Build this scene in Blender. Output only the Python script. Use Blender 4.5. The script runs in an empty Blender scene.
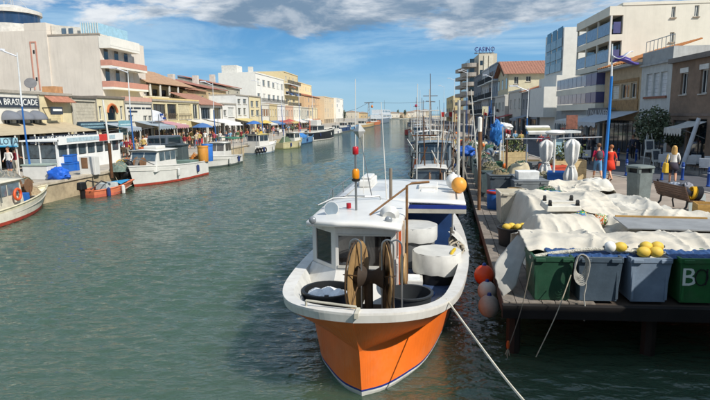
import bpy, bmesh, math, random
from mathutils import Vector, Matrix, Quaternion, noise
from math import sin, cos, pi, radians, sqrt, atan2, tan
R = random.Random(7)
S = bpy.context.scene
COL = S.collection
# ------------------------------------------------------------------ camera
HC, F = 4.4, 540.0
YAW, PITCH, ROLL = math.atan(55/F), radians(9.0), radians(0.8)
CP = Vector((0, 0, HC))
FW = Vector((-sin(YAW)*cos(PITCH), cos(YAW)*cos(PITCH), -sin(PITCH)))
_r = Vector((cos(YAW), sin(YAW), 0)); _u = _r.cross(FW)
RT = _r*cos(ROLL) - _u*sin(ROLL); UP = _r*sin(ROLL) + _u*cos(ROLL)
cd = bpy.data.cameras.new('camera'); cam = bpy.data.objects.new('camera', cd); COL.objects.link(cam)
cam.matrix_world = Matrix(((RT.x, UP.x, -FW.x, 0), (RT.y, UP.y, -FW.y, 0), (RT.z, UP.z, -FW.z, HC), (0, 0, 0, 1)))
cd.sensor_width = 36; cd.lens = 36*F/710; cd.clip_end = 8000; cd.clip_start = .05
S.camera = cam
def ray(px, py): return FW + RT*((px-355)/F) - UP*((py-200)/F)
def atz(px, py, z=1.1):
    d = ray(px, py); return CP + d*((z-HC)/d.z)
def atX(px, py, X):
    d = ray(px, py); return CP + d*(X/d.x)
def atY(px, py, Y):
    d = ray(px, py); return CP + d*(Y/d.y)
# ------------------------------------------------------------------ sky, sun, exposure
SUN_EL, SUN_AZ = radians(42), radians(127)      # azimuth clockwise from +Y (up the canal)
w = bpy.data.worlds.new('World'); S.world = w; w.use_nodes = True
nt = w.node_tree; nt.nodes.clear()
def N(t, tree=None, **k):
    n = (tree or nt).nodes.new(t)
    for a, b in k.items(): setattr(n, a, b)
    return n
def lk(a, b, tree=None): (tree or nt).links.new(a, b)
def setup_world():
    out = N('ShaderNodeOutputWorld'); bg = N('ShaderNodeBackground'); bg.inputs['Strength'].default_value = .1
    sky = N('ShaderNodeTexSky', sky_type='NISHITA', sun_disc=False, sun_elevation=SUN_EL, sun_rotation=SUN_AZ)
    sky.air_density = 1.15; sky.dust_density = .35; sky.ozone_density = 2.2
    tc = N('ShaderNodeTexCoord')
    sep = N('ShaderNodeSeparateXYZ'); lk(tc.outputs['Generated'], sep.inputs[0])
    def mapped(loc, sc):
        m = N('ShaderNodeMapping'); m.inputs['Location'].default_value = loc; m.inputs['Scale'].default_value = sc; m.inputs['Rotation'].default_value = (0, 0, radians(13))
        lk(tc.outputs['Generated'], m.inputs['Vector']); return m.outputs[0]
    def noi(v, s, d, r=.55, dist=0):
        n = N('ShaderNodeTexNoise'); n.inputs['Scale'].default_value = s; n.inputs['Detail'].default_value = d
        n.inputs['Roughness'].default_value = r; n.inputs['Distortion'].default_value = dist; lk(v, n.inputs['Vector']); return n.outputs['Fac']
    def mr(v, a, b, c=0, d=1):
        m = N('ShaderNodeMapRange', interpolation_type='SMOOTHSTEP'); lk(v, m.inputs['Value'])
        for i, x in zip((1, 2, 3, 4), (a, b, c, d)): m.inputs[i].default_value = x
        return m.outputs[0]
    def mt(op, a, b):
        m = N('ShaderNodeMath', operation=op)
        for i, x in enumerate((a, b)):
            if isinstance(x, (int, float)): m.inputs[i].default_value = x
            else: lk(x, m.inputs[i])
        return m.outputs[0]
    # cumulus field whose cover grows with height; the same in every direction, thin streaks lower down
    SH = (11.0, 1.9, 5.0)
    n1 = noi(mapped(SH, (1, 1, 3.4)), 3.0, 9, .6, .25)
    n2 = noi(mapped((SH[0], SH[1], SH[2]+.07), (1, 1, 3.4)), 3.0, 9, .6, .25)
    lift = mr(sep.outputs[2], .06, .22, -.10, .045)
    d1 = mt('ADD', n1, lift); d2 = mt('ADD', n2, lift)
    cov = mr(d1, .50, .58)
    body = mr(d2, .46, .64)
    puff = noi(mapped((4, 2, 1), (1, 1, 2.6)), 11, 6, .6, .3); body = mt('MULTIPLY', body, mr(puff, .32, .54, .62, 1))
    ramp = N('ShaderNodeMix', data_type='RGBA'); lk(body, ramp.inputs[0])
    ramp.inputs[6].default_value = (6.6, 6.9, 7.2, 1); ramp.inputs[7].default_value = (1.5, 2.3, 3.3, 1)
    st = noi(mapped((1.7, .2, .9), (1, 1, 7)), 2.4, 7, .62, .5)
    stm = mt('MULTIPLY', mr(st, .40, .66), mr(sep.outputs[2], .01, .10, .08, .58))
    def C(r, g, b): return (r, g, b, 1)
    # clear air: physical sky for the light, graded towards a paler horizon
    hz = mr(sep.outputs[2], -.02, .30, 0, 1)
    gr = N('ShaderNodeValToRGB'); lk(hz, gr.inputs[0]); e = gr.color_ramp.elements
    e[0].position = 0.02; e[0].color = C(.31, .56, .75); e[1].position = 1; e[1].color = C(.045, .18, .44)
    k = gr.color_ramp.elements.new(.22); k.color = C(.16, .42, .72); k = gr.color_ramp.elements.new(.5); k.color = C(.085, .31, .62)
    gs = N('ShaderNodeVectorMath', operation='SCALE'); lk(gr.outputs[0], gs.inputs[0]); gs.inputs['Scale'].default_value = 7.9
    m0 = N('ShaderNodeMix', data_type='RGBA'); m0.inputs[0].default_value = .9; lk(sky.outputs[0], m0.inputs[6]); lk(gs.outputs[0], m0.inputs[7])
    m1 = N('ShaderNodeMix', data_type='RGBA'); lk(stm, m1.inputs[0]); lk(m0.outputs[2], m1.inputs[6]); m1.inputs[7].default_value = (4.2, 5.8, 7.0, 1)
    m2 = N('ShaderNodeMix', data_type='RGBA'); lk(cov, m2.inputs[0]); lk(m1.outputs[2], m2.inputs[6]); lk(ramp.outputs[2], m2.inputs[7])
    lk(m2.outputs[2], bg.inputs['Color']); lk(bg.outputs[0], out.inputs[0])
setup_world()
sl = bpy.data.lights.new('sun', 'SUN'); sl.energy = 4.2; sl.angle = radians(.53); sl.color = (1, .955, .88)
so = bpy.data.objects.new('sun', sl); COL.objects.link(so)
SUNV = Vector((sin(SUN_AZ)*cos(SUN_EL), cos(SUN_AZ)*cos(SUN_EL), sin(SUN_EL)))
so.rotation_euler = SUNV.to_track_quat('Z', 'Y').to_euler(); so.location = SUNV*60
S.view_settings.view_transform = 'Standard'; S.view_settings.look = 'None'
S.view_settings.exposure = 0.38; S.view_settings.gamma = 1
S.render.engine = 'CYCLES'
S.cycles.max_bounces = 6; S.cycles.transparent_max_bounces = 6
# ------------------------------------------------------------------ materials
def lin(c):
    if isinstance(c, str): c = [int(c[i:i+2], 16) for i in (0, 2, 4)]
    return tuple((x/255/12.92 if x/255 <= .04045 else ((x/255+.055)/1.055)**2.4) for x in c[:3])
MATS = {}
def M(col, rough=.6, metal=0, var=.25, scale=2.5, bump=.0, spec=.4, dirt=0, bscale=18, dcol=(.08, .065, .05), streak=0, trans=0, name=None):
    """plain surface: base colour broken up by two noises, optional dirt / vertical streaks / relief"""
    key = (col, rough, metal, var, scale, bump, spec, dirt, bscale, dcol, streak, trans, name)
    if key in MATS: return MATS[key]
    m = bpy.data.materials.new(name or 'surface'); m.use_nodes = True
    t = m.node_tree; b = t.nodes['Principled BSDF']; c = lin(col)
    b.inputs['Roughness'].default_value = rough; b.inputs['Metallic'].default_value = metal
    b.inputs['Specular IOR Level'].default_value = spec
    tc = N('ShaderNodeTexCoord', t); oi = N('ShaderNodeObjectInfo', t)
    ad = N('ShaderNodeVectorMath', t, operation='ADD'); sc = N('ShaderNodeVectorMath', t, operation='SCALE')
    cx = N('ShaderNodeCombineXYZ', t); lk(oi.outputs['Random'], cx.inputs[0], t); lk(oi.outputs['Random'], cx.inputs[1], t)
    lk(cx.outputs[0], sc.inputs[0], t); sc.inputs['Scale'].default_value = 37
    lk(tc.outputs['Object'], ad.inputs[0], t); lk(sc.outputs[0], ad.inputs[1], t)
    n = N('ShaderNodeTexNoise', t); n.inputs['Scale'].default_value = scale; n.inputs['Detail'].default_value = 5; n.inputs['Roughness'].default_value = .65
    lk(ad.outputs[0], n.inputs['Vector'], t)
    r = N('ShaderNodeMapRange', t); lk(n.outputs['Fac'], r.inputs[0], t)
    r.inputs[1].default_value = .3; r.inputs[2].default_value = .7; r.inputs[3].default_value = 1-var; r.inputs[4].default_value = 1+var*.5
    mx = N('ShaderNodeVectorMath', t, operation='SCALE'); mx.inputs[0].default_value = c; lk(r.outputs[0], mx.inputs['Scale'], t)
    last = mx.outputs[0]
    if dirt or streak:
        mp = N('ShaderNodeMapping', t); mp.inputs['Scale'].default_value = (3, 3, .25) if streak else (1, 1, 1)
        lk(ad.outputs[0], mp.inputs[0], t)
        n2 = N('ShaderNodeTexNoise', t); n2.inputs['Scale'].default_value = 1.3; n2.inputs['Detail'].default_value = 8; n2.inputs['Roughness'].default_value = .7
        lk(mp.outputs[0], n2.inputs['Vector'], t)
        r2 = N('ShaderNodeMapRange', t); lk(n2.outputs['Fac'], r2.inputs[0], t)
        r2.inputs[1].default_value = .48; r2.inputs[2].default_value = .78; r2.inputs[3].default_value = 0; r2.inputs[4].default_value = max(dirt, streak)
        m2 = N('ShaderNodeMix', t, data_type='RGBA'); lk(r2.outputs[0], m2.inputs[0], t); lk(last, m2.inputs[6], t); m2.inputs[7].default_value = (*dcol, 1)
        last = m2.outputs[2]
    lk(last, b.inputs['Base Color'], t)
    if bump:
        n3 = N('ShaderNodeTexNoise', t); n3.inputs['Scale'].default_value = bscale; n3.inputs['Detail'].default_value = 4; lk(tc.outputs['Object'], n3.inputs['Vector'], t)
        bp = N('ShaderNodeBump', t); bp.inputs['Strength'].default_value = bump; bp.inputs['Distance'].default_value = .05
        lk(n3.outputs['Fac'], bp.inputs['Height'], t); lk(bp.outputs[0], b.inputs['Normal'], t)
    if trans: b.inputs['Transmission Weight'].default_value = trans
    MATS[key] = m; return m
def glassy(col='1c2a33', rough=.06):
    return M(col, rough, 0, .35, 1.2, spec=.9, name='glass')
def water_mat():
    m = bpy.data.materials.new('water'); m.use_nodes = True; t = m.node_tree; b = t.nodes['Principled BSDF']
    b.inputs['Roughness'].default_value = .05; b.inputs['IOR'].default_value = 1.62
    b.subsurface_method = 'BURLEY'; b.inputs['Subsurface Weight'].default_value = 1; b.inputs['Subsurface Radius'].default_value = (.5, 1.0, .9); b.inputs['Subsurface Scale'].default_value = 1.6
    tc = N('ShaderNodeTexCoord', t)
    def noi(sc, s, d, dist=0):
        mp = N('ShaderNodeMapping', t); mp.inputs['Scale'].default_value = sc; mp.inputs['Rotation'].default_value = (0, 0, radians(-14))
        lk(tc.outputs['Object'], mp.inputs[0], t)
        n = N('ShaderNodeTexNoise', t); n.inputs['Scale'].default_value = s; n.inputs['Detail'].default_value = d; n.inputs['Distortion'].default_value = dist; n.inputs['Roughness'].default_value = .5
        lk(mp.outputs[0], n.inputs['Vector'], t); return n.outputs['Fac']
    patch = noi((.05, .035, 1), 1, 3)
    rp = N('ShaderNodeMapRange', t); lk(patch, rp.inputs[0], t); rp.inputs[1].default_value = .35; rp.inputs[2].default_value = .65; rp.inputs[3].default_value = .55; rp.inputs[4].default_value = 1.1
    cm = N('ShaderNodeMix', t, data_type='RGBA'); lk(patch, cm.inputs[0], t); cm.inputs[6].default_value = (.038, .072, .046, 1); cm.inputs[7].default_value = (.056, .096, .062, 1)
    lk(cm.outputs[2], b.inputs['Base Color'], t)
    h1 = noi((1.1, 2.2, 1), 2.2, 2, .4); h2 = noi((1.2, 2.2, 1), 6.5, 3, .3)
    ma = N('ShaderNodeMath', t, operation='MULTIPLY_ADD'); lk(h2, ma.inputs[0], t); ma.inputs[1].default_value = .34; lk(h1, ma.inputs[2], t)
    bp = N('ShaderNodeBump', t); bp.inputs['Distance'].default_value = .15; gp = N('ShaderNodeNewGeometry', t); sx = N('ShaderNodeSeparateXYZ', t); lk(gp.outputs['Position'], sx.inputs[0], t)
    ry = N('ShaderNodeMapRange', t); lk(sx.outputs[1], ry.inputs[0], t)
    for i, x in zip((1, 2, 3, 4), (30, 150, .12, .55)): ry.inputs[i].default_value = x
    lk(ry.outputs[0], bp.inputs['Distance'], t); lk(rp.outputs[0], bp.inputs['Strength'], t)
    lk(ma.outputs[0], bp.inputs['Height'], t); lk(bp.outputs[0], b.inputs['Normal'], t)
    return m
# ------------------------------------------------------------------ mesh helpers
class MB:
    def __init__(s): s.v = []; s.f = []; s.mi = []; s.cur = 0
    def add(s, vs, fs):
        o = len(s.v); s.v += [tuple(v) for v in vs]
        for f in fs: s.f.append([i+o for i in f]); s.mi.append(s.cur)
        return s
    def box(s, x0, x1, y0, y1, z0, z1, tap=0):
        t = tap
        return s.add([(x0, y0, z0), (x1, y0, z0), (x1, y1, z0), (x0, y1, z0), (x0+t, y0+t, z1), (x1-t, y0+t, z1), (x1-t, y1-t, z1), (x0+t, y1-t, z1)],
            [(3, 2, 1, 0), (4, 5, 6, 7), (0, 1, 5, 4), (1, 2, 6, 5), (2, 3, 7, 6), (3, 0, 4, 7)])
    def obox(s, c, sz, rz=0, rx=0, ry=0):
        m = Matrix.Translation(c) @ Matrix.Rotation(rz, 4, 'Z') @ Matrix.Rotation(ry, 4, 'Y') @ Matrix.Rotation(rx, 4, 'X')
        a, b, h = sz[0]/2, sz[1]/2, sz[2]/2
        vs = [m @ Vector((x, y, z)) for z in (-h, h) for x, y in ((-a, -b), (a, -b), (a, b), (-a, b))]
        return s.add(vs, [(3, 2, 1, 0), (4, 5, 6, 7), (0, 1, 5, 4), (1, 2, 6, 5), (2, 3, 7, 6), (3, 0, 4, 7)])
    def prism(s, pts, d, axis='y'):
        """pts: outline in the plane, d=(a,b) extent on the axis"""
        n = len(pts); mk = {'y': lambda p, t: (p[0], t, p[1]), 'x': lambda p, t: (t, p[0], p[1]), 'z': lambda p, t: (p[0], p[1], t)}[axis]
        vs = [mk(p, d[0]) for p in pts] + [mk(p, d[1]) for p in pts]
        fs = [tuple(range(n-1, -1, -1)), tuple(range(n, 2*n))] + [(i, (i+1) % n, n+(i+1) % n, n+i) for i in range(n)]
        return s.add(vs, fs)
    def tube(s, pts, r, n=6, caps=True):
        pts = [Vector(p) for p in pts]; k = len(pts); rs = r if isinstance(r, (list, tuple)) else [r]*k
        vs = []; fs = []; pu = None
        for i, p in enumerate(pts):
            d = (pts[min(i+1, k-1)] - pts[max(i-1, 0)]).normalized()
            if pu is None: pu = Vector((0, 0, 1)) if abs(d.z) < .9 else Vector((1, 0, 0))
            a = d.cross(pu); 
            if a.length < 1e-4: a = d.cross(Vector((0, 1, .3)))
            a.normalize(); b = a.cross(d).normalized(); pu = b
            for j in range(n): 
                t = 2*pi*j/n; vs.append(p + a*(rs[i]*cos(t)) + b*(rs[i]*sin(t)))
        for i in range(k-1):
            for j in range(n): fs.append((i*n+j, i*n+(j+1) % n, (i+1)*n+(j+1) % n, (i+1)*n+j))
        if caps: fs += [tuple(range(n-1, -1, -1)), tuple(range((k-1)*n, k*n))]
        return s.add(vs, fs)
    def lathe(s, prof, n=14, c=(0, 0, 0), m=None, closed=True):
        vs = []; fs = []; k = len(prof)
        for r, z in prof:
            for j in range(n):
                t = 2*pi*j/n; v = Vector((r*cos(t), r*sin(t), z)); v = (m @ v) if m else v; vs.append(v+Vector(c))
        for i in range(k-1):
            for j in range(n): fs.append((i*n+j, i*n+(j+1) % n, (i+1)*n+(j+1) % n, (i+1)*n+j))
        if closed: fs += [tuple(range(n-1, -1, -1)), tuple(range((k-1)*n, k*n))]
        return s.add(vs, fs)
    def ball(s, c, r, n=12, k=8, sc=(1, 1, 1), m=None):
        prof = [(max(1e-3, r*sin(pi*i/k)), -r*cos(pi*i/k)) for i in range(k+1)]
        mm = Matrix.Diagonal((*sc,)) if m is None else m
        return s.lathe(prof, n, c, mm)
    def grid(s, fn, nu, nv, flip=False):
        vs = [fn(i/nu, j/nv) for j in range(nv+1) for i in range(nu+1)]
        q = lambda i, j: j*(nu+1)+i
        fs = [(q(i, j), q(i+1, j), q(i+1, j+1), q(i, j+1)) for j in range(nv) for i in range(nu)]
        if flip: fs = [f[::-1] for f in fs]
        return s.add(vs, fs)
    def build(s, name, mats, parent=None, smooth=False, bevel=0, solid=0, sub=0):
        o_ = parent_loc(parent)
        me = bpy.data.meshes.new(name)
        me.from_pydata([(v[0]-o_[0], v[1]-o_[1], v[2]-o_[2]) for v in s.v], [], s.f)
        if not isinstance(mats, (list, tuple)): mats = [mats]
        for m in mats: me.materials.append(m)
        if len(mats) > 1: me.polygons.foreach_set('material_index', s.mi)
        if smooth: me.polygons.foreach_set('use_smooth', [True]*len(me.polygons))
        me.update()
        if smooth: me.set_sharp_from_angle(angle=radians(42))
        ob = bpy.data.objects.new(name, me); COL.objects.link(ob)
        if parent: ob.parent = parent
        if solid: md = ob.modifiers.new('solid', 'SOLIDIFY'); md.thickness = solid; md.offset = 0
        if bevel: md = ob.modifiers.new('bevel', 'BEVEL'); md.width = bevel; md.segments = 2; md.limit_method = 'ANGLE'
        if sub: md = ob.modifiers.new('sub', 'SUBSURF'); md.levels = md.render_levels = sub
        return ob
def parent_loc(p):
    l = Vector((0, 0, 0))
    while p: l += p.location; p = p.parent
    return l
def tag(o, label, cat, group=None):
    o['label'] = label; o['category'] = cat
    if group: o['group'] = group
    return o
def struct(o): o['kind'] = 'structure'; return o
def thing(name, label, cat, loc=(0, 0, 0), group=None):
    o = bpy.data.objects.new(name, None); COL.objects.link(o); o.location = loc; o.empty_display_size = .2
    return tag(o, label, cat, group)
def place(o, loc, rz=0): o.location = loc; o.rotation_euler = (0, 0, rz); return o
def dup(root, label, loc, rz=0, group=None, sc=None):
    r = root.copy(); COL.objects.link(r); r.location = loc; r.rotation_euler = (0, 0, rz); r['label'] = label
    if group: r['group'] = group
    if sc: r.scale = sc
    for ch in list(root.children):
        c = ch.copy(); COL.objects.link(c); c.parent = r
        for g in ch.children:
            d = g.copy(); COL.objects.link(d); d.parent = c
    return r
def text_mesh(txt, name, mat, parent, origin, ux, uz, size, depth=.02, align='CENTER', squeeze=1.0):
    """raised lettering; origin = middle of the line, ux = reading direction, uz = up"""
    cu = bpy.data.curves.new('t', 'FONT'); cu.body = txt; cu.size = size; cu.align_x = align; cu.align_y = 'CENTER'; cu.extrude = depth; cu.resolution_u = 2
    tmp = bpy.data.objects.new('t', cu); COL.objects.link(tmp)
    dg = bpy.context.evaluated_depsgraph_get(); me = bpy.data.meshes.new_from_object(tmp.evaluated_get(dg))
    bpy.data.objects.remove(tmp); bpy.data.curves.remove(cu)
    ux = Vector(ux).normalized(); uz = Vector(uz).normalized(); un = ux.cross(uz); l = parent_loc(parent)
    for v in me.vertices:
        c = v.co.copy(); v.co = Vector(origin) + ux*c.x*squeeze + uz*c.y + un*c.z - l
    me.materials.clear(); me.materials.append(mat); me.name = name
    o = bpy.data.objects.new(name, me); COL.objects.link(o); o.parent = parent; return o
def fbm(x, y, z=0, o=4):
    a = 0; k = .5
    for i in range(o): a += k*noise.noise((x, y, z)); x *= 2.03; y *= 2.03; k *= .5
    return a
def cr(pts, t):
    """Catmull-Rom through tuples, t in 0..1"""
    n = len(pts)-1; u = min(max(t, 0), 1)*n; i = min(int(u), n-1); f = u-i
    P = [pts[min(max(i+k, 0), n)] for k in (-1, 0, 1, 2)]
    return tuple(.5*(2*b+(c-a)*f+(2*a-5*b+4*c-d)*f*f+(3*b-a-3*c+d)*f**3) for a, b, c, d in zip(*P))
ORD = 'first second third fourth fifth sixth seventh eighth ninth tenth eleventh twelfth thirteenth fourteenth fifteenth sixteenth'.split()
# frequently used surfaces
WHITE = M('d2cfc7', .45, var=.08, dirt=.25); WPAINT = M('d6d4ce', .3, var=.06, dirt=.18, spec=.5)
GREY = M('8a8d90', .6); DGREY = M('3a3e42', .6); BLACK = M('17181a', .5); RUST = M('5a3a22', .8, var=.45, scale=6)
STEEL = M('9a9c9c', .35, .8, .15); BLUEP = M('1f5fa8', .4, var=.12); DBLUE = M('1c3f86', .45); GLASS = glassy()
WOOD = M('6b5138', .75, var=.4, scale=5, bump=.2); ROPE = M('a59a86', .9, var=.3, scale=12); TILE = M('a4664a', .8, var=.35, scale=5)
CONC = M('a8a296', .85, var=.25, scale=1.2, dirt=.4, bump=.15)
# ================================================================== setting
def xdock(Y): return 1.65 + .067*(min(Y, 36)-9.3)
def water_mesh():
    """wind ripples as real relief in the near canal, flat beyond"""
    import numpy as np
    rs = np.random.RandomState(4)
    xs = np.concatenate([np.arange(-19.6, 7.01, .09)])
    ys = [5.5]
    while ys[-1] < 150: ys.append(ys[-1]+max(.042, .0030*ys[-1]))
    ys = np.array(ys); X, Y = np.meshgrid(xs, ys)
    Z = np.zeros_like(X); gust = np.ones_like(X)
    for k in range(5):
        a = rs.uniform(0, 6.28); l = rs.uniform(5, 14); gust += .22*np.sin((X*np.cos(a)+Y*np.sin(a))*6.283/l+rs.uniform(0, 6.28))
    gust = np.clip(gust, .35, 1.8)
    step = np.maximum(.042, .0030*Y)
    for k in range(64):
        lam = .20*(.62/.20)**rs.uniform(0, 1); a = 1.46+rs.normal(0, .30); kk = 6.283/lam; amp = .032*rs.uniform(.6, 1.4)*lam/6.283
        ph = (X*np.cos(a)+Y*np.sin(a))*kk+rs.uniform(0, 6.28)+1.2*np.sin(X*.6+Y*.13+k)+1.0*np.sin(Y*.5+2*k)
        Z += amp*np.sin(ph)*np.clip((lam/step-2.5)/2.5, 0, 1)
    Z *= gust*np.clip((150-Y)/40, 0, 1)
    ny, nx = X.shape; V = np.stack([X.ravel(), Y.ravel(), Z.ravel()], 1)
    i = np.arange(ny-1)[:, None]*nx+np.arange(nx-1)[None, :]; Fq = np.stack([i, i+1, i+1+nx, i+nx], -1).reshape(-1, 4)
    o_ = len(V); x0, x1, y0, y1 = xs[0], xs[-1], ys[0], ys[-1]
    extra = [(-3000, -300, 0), (3000, -300, 0), (3000, y0, 0), (-3000, y0, 0), (-3000, y1, 0), (3000, y1, 0), (3000, 6000, 0), (-3000, 6000, 0), (x0, y0, 0), (x0, y1, 0), (x1, y0, 0), (x1, y1, 0)]
    Fx = [(0, 1, 2, 3), (4, 5, 6, 7), (3, 8, 9, 4), (10, 2, 5, 11)]
    me = bpy.data.meshes.new('water'); nv = len(V)+len(extra); me.vertices.add(nv); me.vertices.foreach_set('co', np.concatenate([V, np.array(extra, float)]).ravel())
    Fa = np.concatenate([Fq, np.array(Fx)+o_]); me.loops.add(Fa.size); me.loops.foreach_set('vertex_index', Fa.ravel().astype(np.int32)); me.polygons.add(len(Fa)); me.polygons.foreach_set('loop_start', (np.arange(len(Fa))*4).astype(np.int32))
    me.polygons.foreach_set('use_smooth', np.ones(len(Fa), bool)); me.update(calc_edges=True); me.materials.append(water_mat())
    o = bpy.data.objects.new('water', me); COL.objects.link(o); return o
water = struct(water_mesh())
PAVE = M('9c8f82', .9, var=.3, scale=.8, dirt=.35, bump=.12, bscale=9); ASPH = M('55555a', .9, var=.3, scale=1.5, dirt=.3, bump=.2, bscale=40)
QWALL = M('b3a284', .9, var=.35, scale=1.1, dirt=.55, dcol=(.07, .055, .035), bump=.3, bscale=6)
# right bank: solid ground behind the timber dock, one sheet far beyond the frame
mb = MB(); yk = [-20, 16, 22, 34, 60, 480]; xk = [15, 13.5, 12.0, 9.4, 9.0, 9.0]
g = MB(); g.box(6.6, 600, -20, 36, -2, 1.08); g.box(3.9, 600, 36, 480, -2, 1.08)
struct(g.build('quay_ground_right', CONC))
v = []; f = []
for i, (y, x) in enumerate(zip(yk, xk)):
    v += [(xdock(y)+1.55 if y > 9 else 6.7, max(y, 9.4), 1.1), (x, y if y > 9 else 9.4, 1.1)]
f = [(2*i, 2*i+1, 2*i+3, 2*i+2) for i in range(len(yk)-1)]
struct(MB().add(v, f).build('quay_pavement_right', PAVE))
v = []
for y, x in zip(yk, xk): v += [(x+.14, y, 1.0), (15.2 if y > 9 else 16, y, 1.0)]
# road lies a kerb below the pavement: carve by laying it as a sheet just over the base with raised pavements either side
v2 = []
for y, x in zip(yk, xk): v2 += [(x, y, 1.084), (15.0, y, 1.084)]
struct(MB().add(v2, f).build('road_right', ASPH))
kb = MB()
for (y0, x0), (y1, x1) in zip(list(zip(yk, xk))[:-1], list(zip(yk, xk))[1:]):
    kb.add([(x0, y0, 1.08), (x0+.16, y0, 1.08), (x1+.16, y1, 1.08), (x1, y1, 1.08), (x0, y0, 1.13), (x0+.15, y0, 1.13), (x1+.15, y1, 1.13), (x1, y1, 1.13)],
        [(4, 5, 6, 7), (0, 1, 5, 4), (1, 2, 6, 5), (2, 3, 7, 6), (3, 0, 4, 7)])
struct(kb.build('kerb_right', M('a9a59c', .8)))
sp = MB(); sp.box(14.6, 16.2, 20, 300, 1.081, 1.2); struct(sp.build('shop_pavement_right', M('8f8a84', .9, var=.3, dirt=.3)))
# timber dock on piles: deck beam frame, planks and piles
dk = MB()
for i in range(14):
    y0 = 9.3+i*2.2; y1 = y0+2.2
    a, b = xdock(y0), xdock(y1)
    dk.add([(a, y0, .84), (7, y0, .84), (7, y1, .84), (b, y1, .84), (a, y0, 1.05), (7, y0, 1.05), (7, y1, 1.05), (b, y1, 1.05)],
        [(3, 2, 1, 0), (4, 5, 6, 7), (0, 1, 5, 4), (1, 2, 6, 5), (2, 3, 7, 6), (3, 0, 4, 7)])
dk.box(xdock(36), 4.2, 40.1, 480, -.5, 1.08)
DOCKM = M('4a4038', .85, var=.4, scale=3, dirt=.4)
dock = struct(dk.build('dock', DOCKM))
PLK = M('83796e', .85, var=.45, scale=4, bump=.25, bscale=14, dirt=.3)
pm = None; k = 0
for row in range(8):
    for c in range(7):
        y0 = 9.32+row*2.7; x = xdock(y0+1.35)+.11+c*.225
        b = MB(); L = 2.68; b.obox((0, 0, 0), (.212, L, .045)); ang = -.067 if y0 < 33 else 0
        if pm is None: ob = b.build('plank', PLK, dock); pm = ob.data; ob.modifiers.clear()
        else: ob = bpy.data.objects.new('plank', pm); COL.objects.link(ob); ob.parent = dock
        ob.location = (x+R.uniform(-.004, .004), y0+1.35+R.uniform(-.01, .01), 1.078+R.uniform(-.004, .006)); ob.rotation_euler = (0, R.uniform(-.01, .01), ang)
PILE = M('2e2620', .8, var=.4)
for i in range(6):
    for x in (0, 2.4, 4.6):
        y = 9.8+i*4.2; pl = MB(); px = xdock(y)+.25+x
        pl.tube([(px, y, -1), (px, y, .9)], .13, 8); pl.build('pile', PILE, dock, True)
fb = MB(); fb.box(xdock(9.3)-.03, 7, 9.17, 9.30, .86, 1.09); fb.build('edge_beam', M('1d1917', .9, var=.4), dock)
# left bank
g = MB(); g.box(-600, -19.08, -40, 480, -2, 1.0); struct(g.build('quay_ground_left', QWALL))
struct(MB().add([(-60, -30, 1.005), (-19.1, -30, 1.005), (-19.1, 480, 1.005), (-60, 480, 1.005)], [(0, 1, 2, 3)]).build('quay_pavement_left', M('a8a093', .9, var=.3, scale=.7, dirt=.35)))
cp = MB(); n = 0
for i in range(26):       # edge stones of the left quay
    y = 22+i*2.0; b = MB(); b.box(-19.68, -19.0, y+.01, y+1.985, .93, 1.07); o = b.build('edge_stone', M('b9ad98', .9, var=.3, scale=2, dirt=.4), bpy.data.objects['quay_ground_left'])
# far shore and the open sea mouth
fs = MB()
def fshore(u, v_): return (-900+1800*u, 480+30*v_+20*sin(u*30), (.2+2.0*v_)+.6*noise.noise((u*40, v_*3, 0)))
fs.grid(fshore, 60, 3); struct(fs.build('far_shore', M('b7a88c', .9, var=.3, scale=.05)))

# the road bridge the picture is taken from: deck, parapet, and two unseen blocks added to shade the bins and near water
br = thing('bridge', 'concrete road bridge from which the canal is seen, with added shading blocks', 'bridge', (0, -5, 0)); BC = M('a09a90', .85, var=.2, dirt=.3)
b = MB(); b.box(-40, 40, -9, -.6, 2.3, 2.8); b.build('deck', BC, br); b = MB(); b.box(-40, 40, -.75, -.62, 2.8, 3.75); b.build('parapet', BC, br)
b = MB(); b.box(6.3, 9.5, -.5, 8.2, 1.1, 4.08); b.build('shade_block', BC, br); b = MB(); b.box(6.3, 10.5, -.5, 5.6, 4.081, 6.4); b.build('shade_tower', BC, br)
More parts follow.
